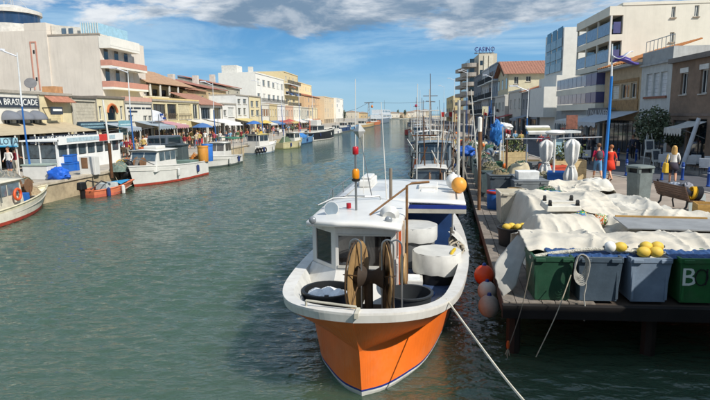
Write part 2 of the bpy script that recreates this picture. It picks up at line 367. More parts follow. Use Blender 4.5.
# ================================================================== main fishing boat
def main_boat():
    B = thing('fishing_boat', 'orange and white fishing boat with net hauler on its wide bow, moored nearest', 'boat')
    OR = M('ee7326', .36, var=.16, scale=1.2, dirt=.42, dcol=(.78, .33, .15), spec=.5, bump=.05, bscale=5); WB = M('d6d3cc', .4, var=.12, scale=2.5, streak=.42, dcol=(.30, .22, .14)); NAVY = M('1b2f7a', .4)
    BOT = M('cbc9c2', .5, dirt=.3)
    G = [(0, -.75, 1.62), (.62, -.58, 1.60), (1.12, -.12, 1.54), (1.46, .75, 1.44), (1.66, 2.0, 1.34), (1.82, 4, 1.20), (1.86, 6.5, 1.08), (1.78, 9, 1.02), (1.6, 11, 1.02)]
    Kn = [(0, -.20, .84), (.36, .22, .83), (.72, .72, .82), (1.05, 1.25, .80), (1.32, 2.2, .76), (1.58, 4, .66), (1.66, 6.5, .58), (1.6, 9, .55), (1.45, 11, .55)]
    Wt = [(0, .0, .05), (.34, .24, .05), (.68, .74, .05), (.95, 1.3, .05), (1.2, 2.4, .05), (1.45, 4.1, .05), (1.54, 6.5, .05), (1.5, 9, .05), (1.38, 11, .05)]
    Ke = [(0, .12, -.5), (.2, .5, -.55), (.4, 1.0, -.6), (.5, 2, -.7), (.5, 3, -.7), (.5, 5, -.7), (.5, 7, -.7), (.5, 9, -.7), (.5, 11, -.7)]
    n = 48
    def off(p, d, dz):   # move a gunwale point inward by d
        x, y, z = p; t = min(1, max(0, (y+.75)/1.9)); return (max(0, x-d*(.35+.65*t)) if x > .02 else 0, y+d*(1-t)*1.0, z+dz)
    lines = []
    for i in range(n+1):
        t = (i/n)**1.35; g = cr(G, t); k = cr(Kn, t); w_ = cr(Wt, t); e = cr(Ke, t)
        g2 = (g[0]-.012 if g[0] > .02 else 0, g[1]+.02, g[2]-.115)
        w2 = tuple(a+(b-a)*.085 for a, b in zip(w_, k)); w3 = tuple(a+(b-a)*.04 for a, b in zip(w_, k))
        lines.append([g, g2, k, w2, w3, w_, e])
    hb = MB(); bands = [0, 1, 1, 2, 3, 3]
    for sgn in (1, -1):
        for i in range(n):
            for j in range(6):
                hb.cur = bands[j]; q = [lines[i][j], lines[i][j+1], lines[i+1][j+1], lines[i+1][j]]
                q = [(sgn*a, b, c) for a, b, c in q]; hb.add(q if sgn < 0 else q[::-1], [(0, 1, 2, 3)])
    hb.cur = 0; last = lines[-1]
    for j in range(6):
        a, b = last[j], last[j+1]; hb.cur = bands[j]; hb.add([a, b, (-b[0], b[1], b[2]), (-a[0], a[1], a[2])], [(0, 1, 2, 3)])
    hb.build('hull', [WB, OR, NAVY, BOT], B)
    # gunwale cap + inner bulwark
    gb = MB(); ib = MB()
    def deckpt(i):
        l = lines[i]; zd = .98-.2*min(1, max(0, (l[0][1]-.6)/1.4)); a, b = l[1], l[2]; u = min(1, max(0, (a[2]-zd)/(a[2]-b[2])))
        p = [p_+(q_-p_)*u for p_, q_ in zip(a, b)]; return (max(0, p[0]-.13), p[1]+.22*max(0, 1-max(0, p[1]+.4)/1.6), zd)
    for sgn in (1, -1):
        P = []
        for i in range(n+1):
            t = (i/n)**1.35; g = cr(G, t); gi = off(g, .22, .0)
            P.append((g, gi))
        for i in range(n):
            (a, b), (c, d) = P[i], P[i+1]; s_ = lambda p, dz=0, dx=0: (sgn*max(0, p[0]+dx), p[1], p[2]+dz)
            q = [s_(a, .035), s_(b, .02), s_(d, .02), s_(c, .035)]; gb.add(q if sgn > 0 else q[::-1], [(0, 1, 2, 3)])
            q = [s_(a, -.0), s_(a, .035), s_(c, .035), s_(c, 0)]; gb.add(q if sgn > 0 else q[::-1], [(0, 1, 2, 3)])
            e, f_ = deckpt(i), deckpt(i+1)
            q = [s_(b, .02), s_(e), s_(f_), s_(d, .02)]; ib.add(q if sgn > 0 else q[::-1], [(0, 1, 2, 3)])
    gb.build('gunwale', WB, B); ib.build('bulwark', M('cfcfca', .5, dirt=.3), B)
    # deck
    db = MB(); row = []
    for i in range(n+1):
        t = (i/n)**1.35; g = deckpt(i); row.append(g)
    for i in range(n): db.add([(-row[i][0], *row[i][1:]), (row[i][0], *row[i][1:]), (row[i+1][0], *row[i+1][1:]), (-row[i+1][0], *row[i+1][1:])], [(0, 1, 2, 3)])
    db.build('deck', M('3c4f73', .25, var=.45, scale=3, dirt=.4, dcol=(.3, .33, .36), spec=.7), B)
    fair = MB(); fair.box(.03, .08, -.80, -.55, 1.6, 1.675); fair.tube([(-.75, -.42, 1.7), (.03, -.6, 1.7)], .018, 6); fair.tube([(-.75, -.42, 1.7), (-.75, -.42, 1.55)], .018, 6); fair.build('fairlead', M('b9b4a4', .6, var=.4), B)
    # wheelhouse (local x -1.35..+.35), front at y=2.05
    x0, x1, y0, y1, zb, zt = -1.40, .36, 2.1, 4.1, .79, 2.26
    WI = M('d2d0ca', .42, var=.1, streak=.35, dcol=(.32, .25, .17))
    c = MB()
    def wall_y(xa, xb, y, za, zb_, holes, th, ry=0):
        xs = sorted({xa, xb, *[h[0] for h in holes], *[h[1] for h in holes]}); zs = sorted({za, zb_, *[h[2] for h in holes], *[h[3] for h in holes]})
        for a, b in zip(xs, xs[1:]):
            for d, e in zip(zs, zs[1:]):
                if not any(h[0] <= a and b <= h[1] and h[2] <= d and e <= h[3] for h in holes): c.box(a, b, y, y+th, d, e)
    wall_y(-.80, x1, y0, zb, zt, [(-.74, .27, 1.52, 2.12)], .06)
    chm = lambda u, z, d=0: (-.80+(x0+.80)*u+d*.77, y0+.62*u+d*.64, z)
    for ua, ub, za, zb2 in ((0, 1, zb, 1.5), (0, 1, 2.14, zt), (0, .18, 1.5, 2.14), (.84, 1, 1.5, 2.14)):
        c.add([chm(ua, za), chm(ub, za), chm(ub, zb2), chm(ua, zb2), chm(ua, za, .05), chm(ub, za, .05), chm(ub, zb2, .05), chm(ua, zb2, .05)], [(0, 1, 2, 3), (7, 6, 5, 4), (0, 4, 5, 1), (1, 5, 6, 2), (2, 6, 7, 3), (3, 7, 4, 0)])
    c.box(x0, x0+.05, y0+.64, y1, zb, 1.50); c.box(x0, x0+.05, y0+.64, y0+.8, 1.5, zt); c.box(x0, x0+.05, y1-.5, y1, 1.5, zt); c.box(x0, x0+.05, y0+.8, y1-.5, 2.14, zt-.001)
    c.box(x1-.05, x1, y0+.061, y1, zb, 1.45); c.box(x1-.05, x1, y0+.061, y0+.2, 1.45, zt); c.box(x1-.05, x1, y1-.9, y1, 1.45, zt)
    c.box(x0+.051, x1-.051, y1-.05, y1-.001, zb, 1.5)
    # splayed coaming in front and on the left
    c.add([(x0-.22, y0+.30, .85), (-.86, y0-.34, .85), (-.80, y0-.003, 1.42), (x0-.01, y0+.61, 1.42), (x0-.30, y1, .9), (x0-.01, y1, 1.42)], [(0, 1, 2, 3), (0, 3, 5, 4)])
    c.add([(-.86, y0-.34, .85), (x1, y0-.30, .85), (x1, y0-.003, 1.40), (-.80, y0-.003, 1.42)], [(0, 1, 2, 3)])
    cab = c.build('wheelhouse', WI, B)
    # slanted A-pillars at the left front (angled corner window)
    pr = MB()
    roof = []
    def rf(u, v_):
        x = x0-.02+(x1-x0+.14)*u; bow = .30-.75*max(0, .38-u)**1.2*1.9-.3*max(0, u-.7); y = y0-bow+(y1-y0+.35+bow)*v_
        return (x, y, 2.29+.09*(1-(2*u-1)**2)+.05*v_)
    pr.grid(rf, 16, 10); rfo = pr.build('roof', WPAINT, B, True, solid=.11, bevel=.045)
    wp = MB(); wp.box(-.738, .268, y0+.012, y0+.03, 1.525, 2.115); wpo = wp.build('windscreen', M('2a2624', .05, var=.6, scale=3, spec=.9, name='glass'), cab)
    fr = MB()
    for x in (-.25,): fr.box(x, x+.03, y0-.015, y0+.011, 1.5, 2.12)
    fr.box(-.76, .29, y0-.02, y0-.001, 1.47, 1.525); fr.box(-.76, .29, y0-.02, y0-.001, 2.115, 2.14)
    fr.build('window_frame', M('c9c5bb', .5), wpo)
    sw = MB(); sw.add([chm(.18, 1.5, .02), chm(.84, 1.5, .02), chm(.84, 2.14, .02), chm(.18, 2.14, .02)], [(0, 1, 2, 3)]); sw.box(x0+.012, x0+.03, y0+.81, y1-.51, 1.505, 2.135); sw.build('side_window', M('262320', .05, var=.6, scale=3, spec=.9, name='glass'), cab)
    dp = MB(); dp.box(-.3, .3, 3.2, 3.28, .8, 2.1); dp.box(-.9, -.5, 2.6, 2.9, .8, 1.5); dp.build('console', M('7a3a24', .6, var=.4), cab)
    # rear canopy roof with blue trim
    def can(name, xa, xb, ya, yb, z):
        p = MB(); p.grid(lambda u, v_: (xa+(xb-xa)*u, ya+(yb-ya)*v_, z+.05*sin(pi*u)+.03*v_), 8, 10)
        o = p.build(name, WPAINT, B, True, solid=.05); return o
    o1 = o2 = can('canopy_roof', -1.66, 1.80, 5.55, 9.9, 2.17)
    for xa, xb in ((-1.67, -.95), (.15, 1.81)): t = MB(); t.box(xa, xb, 5.49, 5.545, 2.06, 2.15); t.build('trim', NAVY, o1)
    t = MB(); t.box(-1.67, 1.81, 5.48, 5.55, 1.95, 2.055); t.build('edge_rail', M('a8a498', .6, var=.3), o1)
    t = MB(); t.box(-1.38, .05, 4.12, 5.45, .8, 2.12); t.box(-1.42, .09, 4.46, 5.47, 2.121, 2.17); t.build('casing', WI, B, bevel=.04)
    t = MB(); t.box(-.8, -.35, 7.2, 8.9, 2.235, 2.26); t.box(.1, .25, 6.2, 9.4, 2.235, 2.255); t.box(-1.5, -1.35, 6.2, 9.4, 2.235, 2.25); t.build('roof_strip', M('b9bcbe', .5, var=.2), o1)
    t = MB(); t.box(.55, 1.1, 7.6, 8.5, 2.2, 2.36); t.box(.62, 1.03, 7.2, 7.58, 2.2, 2.29); t.build('hatch', M('dcdad4', .4), o1, bevel=.03)
    t = MB(); t.box(-1.25, -.85, 8.0, 9.4, 2.24, 2.46); t.box(-1.2, -.9, 8.2, 9.2, 2.461, 2.54); t.build('life_raft', M('d8d6d0', .4), o2, bevel=.08)
    for xx in (.35, 1.6): t = MB(); t.tube([(xx, 6.1, 2.22), (xx+.02, 9.6, 2.25)], .015, 5); t.build('roof_rail', STEEL, o1)
    for y in (6.0, 7.6, 9.2):
        for x, z in ((.25, 2.16), (1.5, 2.16), (-1.52, 2.16)): cd_ = MB(); cd_.tube([(x, y, .8), (x, y, z)], .03, 6); cd_.build('canopy_post', M('c8c8c4', .5), B)
    tb = MB(); tb.box(.3, 1.5, 6.6, 6.75, .8, 1.95); tb.build('rear_bulkhead', M('23406e', .5, var=.3), B)
    # net hauler: two bronze discs, hub, spokes and hoops
    nh = MB(); nh.tube([(-.28, .28, 1.87), (.28, .28, 1.87)], .10, 10); nh.box(-.30, .34, .2, .6, .96, 1.05)
    for x in (-.22, .36): nh.tube([(x, .32, .95), (x, .28, 1.88)], .045, 6)
    nh.tube([(.08, .34, .95), (.08, .34, 1.85)], .07, 8); nh.box(-.18, .3, .16, .5, 1.0, 1.35)
    H = nh.build('net_hauler', M('4a3c2e', .7, var=.5), B, True)
    cn = MB(); cn.lathe([(.20, -.20), (.17, -.15), (.11, -.05), (.10, 0), (.11, .05), (.17, .15), (.20, .20)], 20, m=Matrix.Translation((.14, .28, 1.88)) @ Matrix.Rotation(pi/2, 4, 'Y')); cn.build('rubber_cone', M('3d3024', .8, var=.5), H, True)
    BR = M('a8875a', .6, .05, .4, 5, dirt=.4, dcol=(.10, .055, .03))
    for x, tl in ((-.24, .05), (.24, -.10)):
        d = MB(); m = Matrix.Translation((x+.14, .28, 1.88)) @ Matrix.Rotation(-.15 if x < 0 else .27, 4, 'Z') @ Matrix.Rotation(pi/2, 4, 'Y')
        prof = [(.10, -.09 if x < 0 else .09), (.22, -.035 if x < 0 else .035), (.40, 0), (.555, .02 if x < 0 else -.02), (.565, .035 if x < 0 else -.035), (.40, .015 if x < 0 else -.015), (.1, -.03 if x < 0 else .03)]
        d.lathe(prof, 28, m=m, closed=False); d.build('disc', BR, H, True)
        sp_ = MB()
        for k in range(6):
            a = 2*pi*k/6+.2; s_ = .05 if x > 0 else -.05
            for q in (-1, 1): sp_.tube([m @ Vector((.12*cos(a), .12*sin(a), s_*1.2*q)), m @ Vector((.57*cos(a), .57*sin(a), s_*.7*q))], .010, 5)
        sp_.tube([m @ Vector((.575*cos(2*pi*k/28), .575*sin(2*pi*k/28), 0)) for k in range(29)], .014, 5)
        sp_.build('spoke', M('4a3620', .6, var=.5), H)
    for x in (-.33, .17, .30):
        h = MB(); x += .14; h.tube([(x, .18, 1.4), (x, .18, 2.1), *[(x+.0+.09*(1-cos(a))*1.0, .18, 2.4+.10*sin(a)) for a in [pi*k/8 for k in range(9)]], (x+.18, .18, 2.1), (x+.18, .18, 1.4)], .014, 5)
        h.build('hoop', STEEL, H, True)
    # small reel by the right side of the wheelhouse
    d = MB(); m = Matrix.Translation((.52, 1.9, 1.55)) @ Matrix.Rotation(pi/2, 4, 'Y'); d.lathe([(.03, -.05), (.28, -.05), (.3, -.02), (.2, .0), (.3, .02), (.28, .05), (.03, .05)], 20, m=m)
    d.tube([(.52, 1.9, .8), (.52, 1.9, 1.5)], .05, 6); d.build('side_hauler', BR, B, True)
    # mast with lamps, rails, search light, aerials
    ms = MB(); ms.tube([(-.52, 2.95, 2.3), (-.52, 2.95, 3.62)], .025, 7); ms.tube([(-.7, 2.95, 2.75), (-.34, 2.95, 2.75)], .014, 5); mo = ms.build('mast', STEEL, B)
    d = MB(); d.lathe([(.055, 3.10), (.075, 3.13), (.075, 3.27), (.05, 3.31)], 12, (-.52, 2.95, 0)); d.build('beacon', M('e08a14', .3), mo, True)
    d = MB(); d.lathe([(.06, 3.05), (.085, 3.07), (.085, 3.105), (.05, 3.11)], 12, (-.52, 2.95, 0)); d.build('beacon_base', BLACK, mo)
    d = MB(); d.lathe([(.045, 3.60), (.062, 3.62), (.062, 3.74), (.045, 3.76)], 12, (-.52, 2.95, 0)); d.build('masthead_lamp', M('b3202a', .3), mo, True)
    d = MB(); m = Matrix.Translation((-.98, 2.7, 2.52)) @ Matrix.Rotation(pi/2-.2, 4, 'X'); d.lathe([(.04, -.12), (.12, -.10), (.15, 0), (.15, .05)], 16, m=m); d.tube([(-.98, 2.72, 2.34), (-.98, 2.72, 2.5)], .03, 6)
    so_ = d.build('search_light', M('d5d5d2', .4), B, True); d = MB(); d.lathe([(.001, .055), (.14, .052)], 16, m=m); d.build('lens', M('8a98a0', .1, spec=.9), so_, True)
    for x, y in ((-1.22, 2.02), (.22, 2.15)):
        d = MB(); d.ball((x, y, 2.42), .075, 10, 6, (1, .7, 1)); d.box(x-.02, x+.02, y-.02, y+.02, 2.3, 2.4); d.build('deck_lamp', M('8b9094', .3, .3), B, True)
    d = MB(); d.lathe([(.05, 2.42), (.05, 2.56)], 10, (-.72, 3.2, 0)); d.build('side_lamp', M('a01c28', .4), B)
    d = MB(); d.lathe([(.04, -.10), (.13, -.12), (.2, .0), (.13, .04)], 12, m=Matrix.Translation((.2, 2.6, 2.45)) @ Matrix.Rotation(-1.2, 4, 'X')); d.build('horn', M('c8c8c4', .4), B, True)
    lbm = MB(); lr = .30
    lbm.v, lbm.f, lbm.mi = [], [], []
    pts = [(-.25+.30*cos(a), 4.85+.28*sin(a), 2.25) for a in [2*pi*k/24 for k in range(25)]]; lbm.tube(pts, .075, 8, False); lbm.build('lifebuoy', M('e2622c', .6), B, True)
    rl = MB()
    rl.tube([(-1.5, 3.7, 2.42), (-1.2, 3.9, 2.55), (-.2, 4.3, 2.55), (-.05, 4.3, 2.33)], .018, 5); rl.tube([(-1.5, 4.3, 2.2), (-1.58, 5.6, 2.5), (-1.55, 9.6, 2.5)], .015, 5)
    for y in (5.7, 7.2, 9.5): rl.tube([(-1.57, y, 2.2), (-1.57, y, 2.5)], .013, 5)
    rl.build('roof_rail', STEEL, B)
    an = MB(); an.tube([(-1.05, 6.2, 2.3), (-1.02, 6.2, 5.3)], [.016, .008], 5); an.build('aerial', WHITE, B)
    an = MB(); an.tube([(-.85, 6.3, 2.3), (-.84, 6.3, 4.0)], .011, 5); an.build('aerial', WHITE, B)
    an = MB(); an.tube([(-.18, 5.8, 2.2), (-.32, 5.9, 4.7)], [.016, .008], 5); an.build('aerial', WHITE, B)
    rr = MB(); rr.tube([(-.55, 5.7, 2.3), (-.85, 5.8, 3.85)], .012, 5); ro = rr.build('reflector_pole', STEEL, B)
    q = MB(); cx, cy, cz = -.87, 5.8, 3.98
    q.add([(cx-.16, cy, cz), (cx, cy-.16, cz), (cx+.16, cy, cz), (cx, cy+.16, cz), (cx, cy, cz+.2), (cx, cy, cz-.2)], [(0, 1, 4), (1, 2, 4), (2, 3, 4), (3, 0, 4), (1, 0, 5), (2, 1, 5), (3, 2, 5), (0, 3, 5)])
    q.build('radar_reflector', M('b9b9b4', .35, .6), ro)
    # rusty gallows
    gl = MB(); gl.tube([(.52, 2.9, .8), (.52, 2.9, 2.98), (.62, 2.95, 3.02), (.95, 3.2, 3.02)], .026, 7); gl.tube([(.52, 2.9, 2.95), (-.18, 2.5, 2.45)], .02, 6); gl.build('gallows', M('7a5630', .7, var=.4, scale=6), B, True)
    gl = MB(); gl.tube([(-.02, 5.2, 2.15), (-.02, 5.2, 3.1)], .04, 7); gl.build('stub_post', M('7d7466', .7), B)
    for x, cc in ((.40, 'c4562a'), (.46, 'cdb9a0')): gl = MB(); gl.box(x, x+.05, 2.3+2*(x-.4), 2.35+2*(x-.4), 1.0, 2.35); gl.build('stanchion', M(cc, .6, dirt=.3), B)
    # clutter rail on the right: winch frame with coiled rope
    wn = MB(); wn.tube([(1.45, 5.0, .9), (1.45, 5.0, 1.7)], .04, 6); wn.tube([(1.45, 3.9, .9), (1.5, 5.2, 1.55)], .03, 6); wn.tube([(1.38, 4.4, 1.35), (1.62, 4.4, 1.35)], .10, 10); wn.box(1.3, 1.55, 4.6, 5.0, .8, 1.2)
    wn.build('winch', M('6a6660', .6, var=.5), B, True)
    rp = MB()
    for k in range(7): 
        cx, cy, cz = 1.6+R.uniform(-.12, .1), 4.1+k*.16, 1.3+R.uniform(-.08, .12)
        rp.tube([(cx+.09*cos(a)+R.uniform(-.02, .02), cy+.12*sin(a*1.1), cz+.09*sin(a)) for a in [2*pi*j/10 for j in range(16)]], .017, 5)
    rp.build('rope_bundle', ROPE, B, True)
    hs = MB(); hs.tube([cr([(1.35, 3.6, .85), (1.4, 3.5, 1.2), (1.42, 3.4, 1.45), (1.5, 3.7, 1.5)], k/10) for k in range(11)], .035, 6); hs.build('yellow_hose', M('c9a81e', .5), B, True)
    cv = MB(); cv.grid(lambda u, v_: (1.42+.42*u+.05*sin(v_*9), 4.75+.7*v_, 1.55-.5*u*u+.1*fbm(u*3, v_*3)), 8, 8); cv.build('cover_cloth', M('b9b8b2', .8, dirt=.3), B, True)
    place(B, (-.74, 7.9, 0), radians(-3.4))
    return B
MBOAT = main_boat()
BM = Matrix.Translation((-.74, 7.9, 0)) @ Matrix.Rotation(radians(-3.4), 4, 'Z')
def bl(x, y, z): return BM @ Vector((x, y, z))
def round_tub(name, label, cat, c, r, h, wall, lid=None, rim=.03, cut=.42):
    t = thing(name, label, cat)
    b = MB(); b.lathe([(.001, .0), (r*.88, 0), (r*.9, .02), (r, h), (r+rim, h+.01), (r+rim, h+.04), (r-.02, h+.04), (r*.86, .05), (.001, .05)], 26); b.build('body', wall, t, True)
    if lid:
        l = MB(); n_ = 48; pr = [(r+.035, h*cut), (r+.04, h*cut+.02), (r+.038, h+.03), (r+.02, h+.05), (r*.6, h+.06), (.001, h+.055)]
        l.lathe(pr, n_, closed=False)
        l.v = [(x*(1+.012*sin(9*atan2(y, x))+.01*sin(17*atan2(y, x))), y*(1+.012*sin(9*atan2(y, x))+.01*sin(17*atan2(y, x))), z+((.02*sin(3*atan2(y, x)+1)+.008*sin(11*atan2(y, x))) if i < 2*n_ else 0)) for i, (x, y, z) in enumerate(l.v)]; l.build('lid', lid, t, True)
    return place(t, c)
round_tub('tub', 'white cloth covered black tub standing on the blue deck, front one', 'tub', bl(1.12, 3.75, .785), .49, .62, BLACK, M('c2c1bb', .7, var=.15, dirt=.25), cut=.36)
round_tub('tub', 'white cloth covered tub half under the boat canopy, rear one', 'tub', bl(.52, 5.05, .785), .56, .92, M('77797a', .6, var=.2), M('bcbcb8', .7, var=.15, dirt=.25), cut=.68)
t1 = round_tub('basin', 'round black basin holding white ice bags on the bow', 'basin', bl(-.78, 1.28, .86), .45, .42, M('1e2022', .45, var=.3))
round_tub('basin', 'dark grey basin right of the net hauler on the bow', 'basin', bl(.66, 1.35, .86), .40, .40, M('2c2f31', .45, var=.3))
for i in range(3):
    b = MB(); c = bl(-.98+.2*i, 1.2+.12*(i % 2), 1.24); b.grid(lambda u, v_: tuple(Vector(c)+Vector(((u-.5)*.3, (v_-.5)*.34, .09*sin(pi*u)*sin(pi*v_)+.05*fbm(u*4+i, v_*4, i)))), 10, 10)
    o = b.build('ice_bag', M('e8eaec', .35, var=.1), None, False, solid=.03); tag(o, 'white plastic ice bag, %s from the left in the black bow basin' % ORD[i], 'bag', 'ice bags in the basin')
# mooring line from the bow out of frame, bow painter
def rope(name, label, pts, r=.018, mat=ROPE, sag=0):
    p = [Vector(q) for q in pts]; out = []
    n = 14*(len(p)-1)
    for k in range(n+1):
        v = Vector(cr([tuple(q) for q in p], k/n)); v.z -= sag*4*(k/n)*(1-k/n); out.append(v)
    o = MB().tube(out, r, 5).build(name, mat, None, True); return tag(o, label, 'rope')
rope('mooring_rope', 'pale mooring rope running from the orange bow down to the lower edge', [bl(1.30, .45, 1.50), atY(500, 372, 6.3), atY(545, 425, 5.3)], .016, M('c9c2b0', .9))
# fenders and buoys between boat and dock
def buoy(label, c, r, cols, cat='buoy', name='mooring_buoy'):
    t = thing(name, label, cat, c); b = MB(); b.ball(c, r, 18, 12, (1, 1, 1.08)); b.cur = 1
    b.build('ball', cols[0], t, True); k = MB(); k.lathe([(r*.28, r*.98), (r*.2, r*1.12), (r*.16, r*1.28)], 10, c); k.build('eye', cols[1], t, True); return t
buoy('orange ball fender squeezed between the boat and the dock', atY(484, 275, 11.0), .20, (M('d9481e', .5, dirt=.3), DBLUE), 'fender', 'ball_fender')
buoy('white ball fender just below the orange one', atY(487, 291, 10.7), .19, (M('c9c4ba', .5, dirt=.4), DBLUE), 'fender', 'ball_fender')
buoy('dirty pale ball fender lowest, by the water', atY(489, 306, 10.4), .21, (M('a9a096', .6, dirt=.5), DBLUE), 'fender', 'ball_fender')
buoy('big yellow orange buoy hanging at the boat stern', atY(459, 185, 15.0), .21, (M('e8a040', .45, var=.2, dirt=.2), M('d0d0d0', .5)))
buoy('white buoy hanging behind the yellow orange one', atY(453, 181, 15.5), .20, (M('e2e0da', .45, dirt=.25), M('d0d0d0', .5)))

def coil(label, c, r, mat, n=5, name='coiled_rope', cat='rope', rr=.016):
    b = MB()
    for k in range(n): q = r*(1-.09*k); b.tube([(c[0]+q*cos(a)+.01*sin(5*a+k), c[1]+q*.9*sin(a), c[2]+.02+.018*k+.006*sin(3*a)) for a in [2*pi*j/24 for j in range(25)]], rr, 5, False)
    return tag(b.build(name, mat, None, True), label, cat)
coil('coil of blue rope on the boat deck before the front tub', bl(.86, 2.75, .78), .22, M('2c5a9a', .8, var=.3, scale=12))
coil('coil of pale rope on the boat deck by the right bulwark', bl(1.28, 2.2, .79), .18, ROPE)
rope('deck_hose', 'black hose lying across the blue deck of the orange boat', [bl(.55, 2.2, .80), bl(.8, 2.4, .80), bl(1.0, 3.0, .80), bl(.7, 3.3, .80), bl(.62, 4.2, .80)], .022, BLACK)
t = thing('fish_box', 'white fish box on the boat deck beside the wheelhouse', 'box', bl(.62, 3.2, .78)); c = bl(.62, 3.15, .78)
b = MB(); b.box(c.x-.14, c.x+.2, c.y-.25, c.y+.25, .785, 1.0, -.015); b.build('body', M('c9c7c0', .5, dirt=.35), t); b = MB(); b.box(c.x-.1, c.x+.16, c.y-.2, c.y+.2, 1.001, 1.012); b.build('ice', M('d8dcde', .4), t)
# ================================================================== dock in the foreground
def bin_proto(col, w=.78, d=.74, h=.80, rim='same'):
    """wheelless square plastic net bin: tapered body, ribs, thick rim, two grips"""
    mt = M(col, .55, var=.25, scale=3, dirt=.38, dcol=(.16, .15, .13), bump=.05)
    t = thing('net_bin', '', 'bin'); b = MB(); tp = .06
    def ring(z, ins): a, c = w/2-ins, d/2-ins; return [(-a, -c, z), (a, -c, z), (a, c, z), (-a, c, z)]
    rings = [ring(0, tp), ring(h-.09, .012), ring(h-.09, -.0), ring(h, -.0), ring(h, .05), ring(.06, tp+.03)]
    vs = [p for r in rings for p in r]; fs = [(3, 2, 1, 0)]
    for i in range(5):
        for j in range(4): fs.append((i*4+j, i*4+(j+1) % 4, i*4+4+(j+1) % 4, i*4+4+j))
    fs.append((20, 21, 22, 23)); b.add(vs, fs); b.build('body', mt, t, bevel=.012)
    for s in (-1, 1):
        g = MB(); g.box(s*w*.33-.085, s*w*.33+.085, -d/2-.035, -d/2-.002, h-.085, h-.02); g.build('grip', mt, t, bevel=.01)
        for yy in (1,):
            r = MB(); r.box(s*w*.40-.02, s*w*.40+.02, -d/2+.022, -d/2+.05, .05, h-.1); r.build('rib', mt, t)
    return t
ZD = 1.1
fr = [(530.5, 573, '234a35', 'dark green net bin leftmost in the front row under the tarpaulin'), (574, 621, '465460', 'blue grey net bin beside the coiled rope in the front row'),
      (624, 668, '7c8c9e', 'pale blue grey net bin in the front row with yellow floats above'), (671, 722, '2a6a38', 'bright green net bin with white graffiti letter, right end of front row')]
bins = []
for a, b, c, l in fr:
    p0 = atz(a, 300, ZD); p1 = atz(b, 302, ZD); wd = (p1-p0).x
    t = bin_proto(c, wd*.97, .75, .80); t['label'] = l; t['group'] = 'net bins in the front row'; bins.append((t, ((p0.x+p1.x)/2, 9.36+.42, ZD+.005)))
gt = bins[3][0]
gl = text_mesh('B', 'graffiti_letter', M('dfe6dc', .6), gt, (-.24, -.358, .46), (1, 0, 0), (0, .03, 1), .46, .004)
g2 = MB(); g2.tube([(-.04+.10*cos(a), -.372-.012*0, .47+.14*sin(a)) for a in [2*pi*k/14 for k in range(15)]], .012, 5, False); g2.tube([(.05, -.37, .62), (.04, -.365, .34)], .012, 5); g2.build('graffiti_mark', BLACK, gt)
for t, q in bins: place(t, q)
# bins hidden behind / at the sides (second rows), partly covered by the tarpaulins
def second(x, y, col, label, w=.8, d=.8, h=.8, rz=0): t = bin_proto(col, w, d, h); t['label'] = label; return place(t, (x, y, ZD+.005), rz)
# tarpaulins: draped sheets with folds
TARP = M('c6bfb0', .75, var=.16, scale=1.6, dirt=.35, dcol=(.25, .2, .14), bump=.25, bscale=7, name='canvas')
TARPG = M('a2a099', .75, var=.2, scale=1.6, dirt=.35, dcol=(.2, .18, .15), bump=.2, bscale=7, name='canvas')
def tarp(label, x0, x1, y0, y1, hfn, seed, mat=TARP, nu=110, nv=80, skew=0, amp=.09, name='tarpaulin', wav=0):
    b = MB()
    def fn(u, v_):
        x = x0+(x1-x0)*u+skew*(v_-.5)+.10*fbm(u*5, v_*5, seed+9); y = y0+(y1-y0)*v_+.14*fbm(u*5+4, v_*3, seed+3)
        kx = abs(x1-x0)/2.2; q = u*kx; r = 1-abs(2.4*noise.noise((q*1.6+v_*1.1+seed, v_*1.5-q*.8, seed))); r2 = 1-abs(2.2*noise.noise((q*5+v_*1.2, v_*2.0-q*2.5, seed)))
        dth = .5+seed*.9; ca, sa = cos(dth), sin(dth); cx, cy = x*ca+y*sa, y*ca-x*sa; wx = .35*noise.noise((cx*.8, cy*.8, seed+2))
        c1 = (1-abs(2.0*noise.noise((cx*.45+wx, cy*2.6+wx, seed+.5))))**3; c2 = (1-abs(2.0*noise.noise((cx*2.2, cy*.7+wx, seed+7.5))))**4
        z = hfn(u, v_) + amp*1.1*(r-.72) + amp*.22*(r2-.6)+amp*.55*(c1-.35)+amp*.40*(c2-.3) + wav*sin(u*22+5*fbm(u*3, v_*3, seed))
        return (x, y, z)
    b.grid(fn, nu, nv); o = b.build(name, mat, None, True, solid=.008); return tag(o, label, 'tarpaulin', 'canvas sheets over the dock gear')
def sst(a, b, x): t = min(1, max(0, (x-a)/(b-a))); return t*t*(3-2*t)
top = ZD+.80
tarp('long cream tarpaulin sheet lying over the front row of bins', 2.15, 7.4, 9.72, 11.55, lambda u, v_: top+.04+.13*sin(pi*min(1, v_*1.2))-.30*sst(.93, 1, v_)-.06*sst(.10, 0, v_)+.03*noise.noise((u*14, 0, 3)), 1, nu=190, nv=50, amp=.10)
# flap falling to the dock at the left
b = MB()
P0 = [atY(533, 232, 10.6), atY(523, 262, 10.1), atY(516, 285, 9.75), atY(503, 297, 9.65)]
P1 = [atY(523, 228, 11.2), atY(508, 246, 10.7), atY(496, 262, 10.1), atY(495, 278, 9.8)]
b.grid(lambda u, v_: tuple(Vector(cr([tuple(p) for p in P1], v_)).lerp(Vector(cr([tuple(p) for p in P0], v_)), u) + Vector((.05*fbm(u*3, v_*3, 5), -.08*sin(pi*u)*sin(pi*v_), .02*fbm(u*5, v_*4, 6)))), 14, 22)
tag(b.build('tarpaulin', TARPG, None, True, solid=.008), 'grey tarpaulin flap hanging in a point down to the dock edge', 'tarpaulin')
tarp('grey beige tarpaulin heap behind the front sheet on the left', 2.5, 4.6, 11.3, 13.7, lambda u, v_: ZD+.95*sst(0, .2, u)*sst(1, .8, u)*(.6+.4*sin(pi*v_)), 3, TARP, amp=.09)
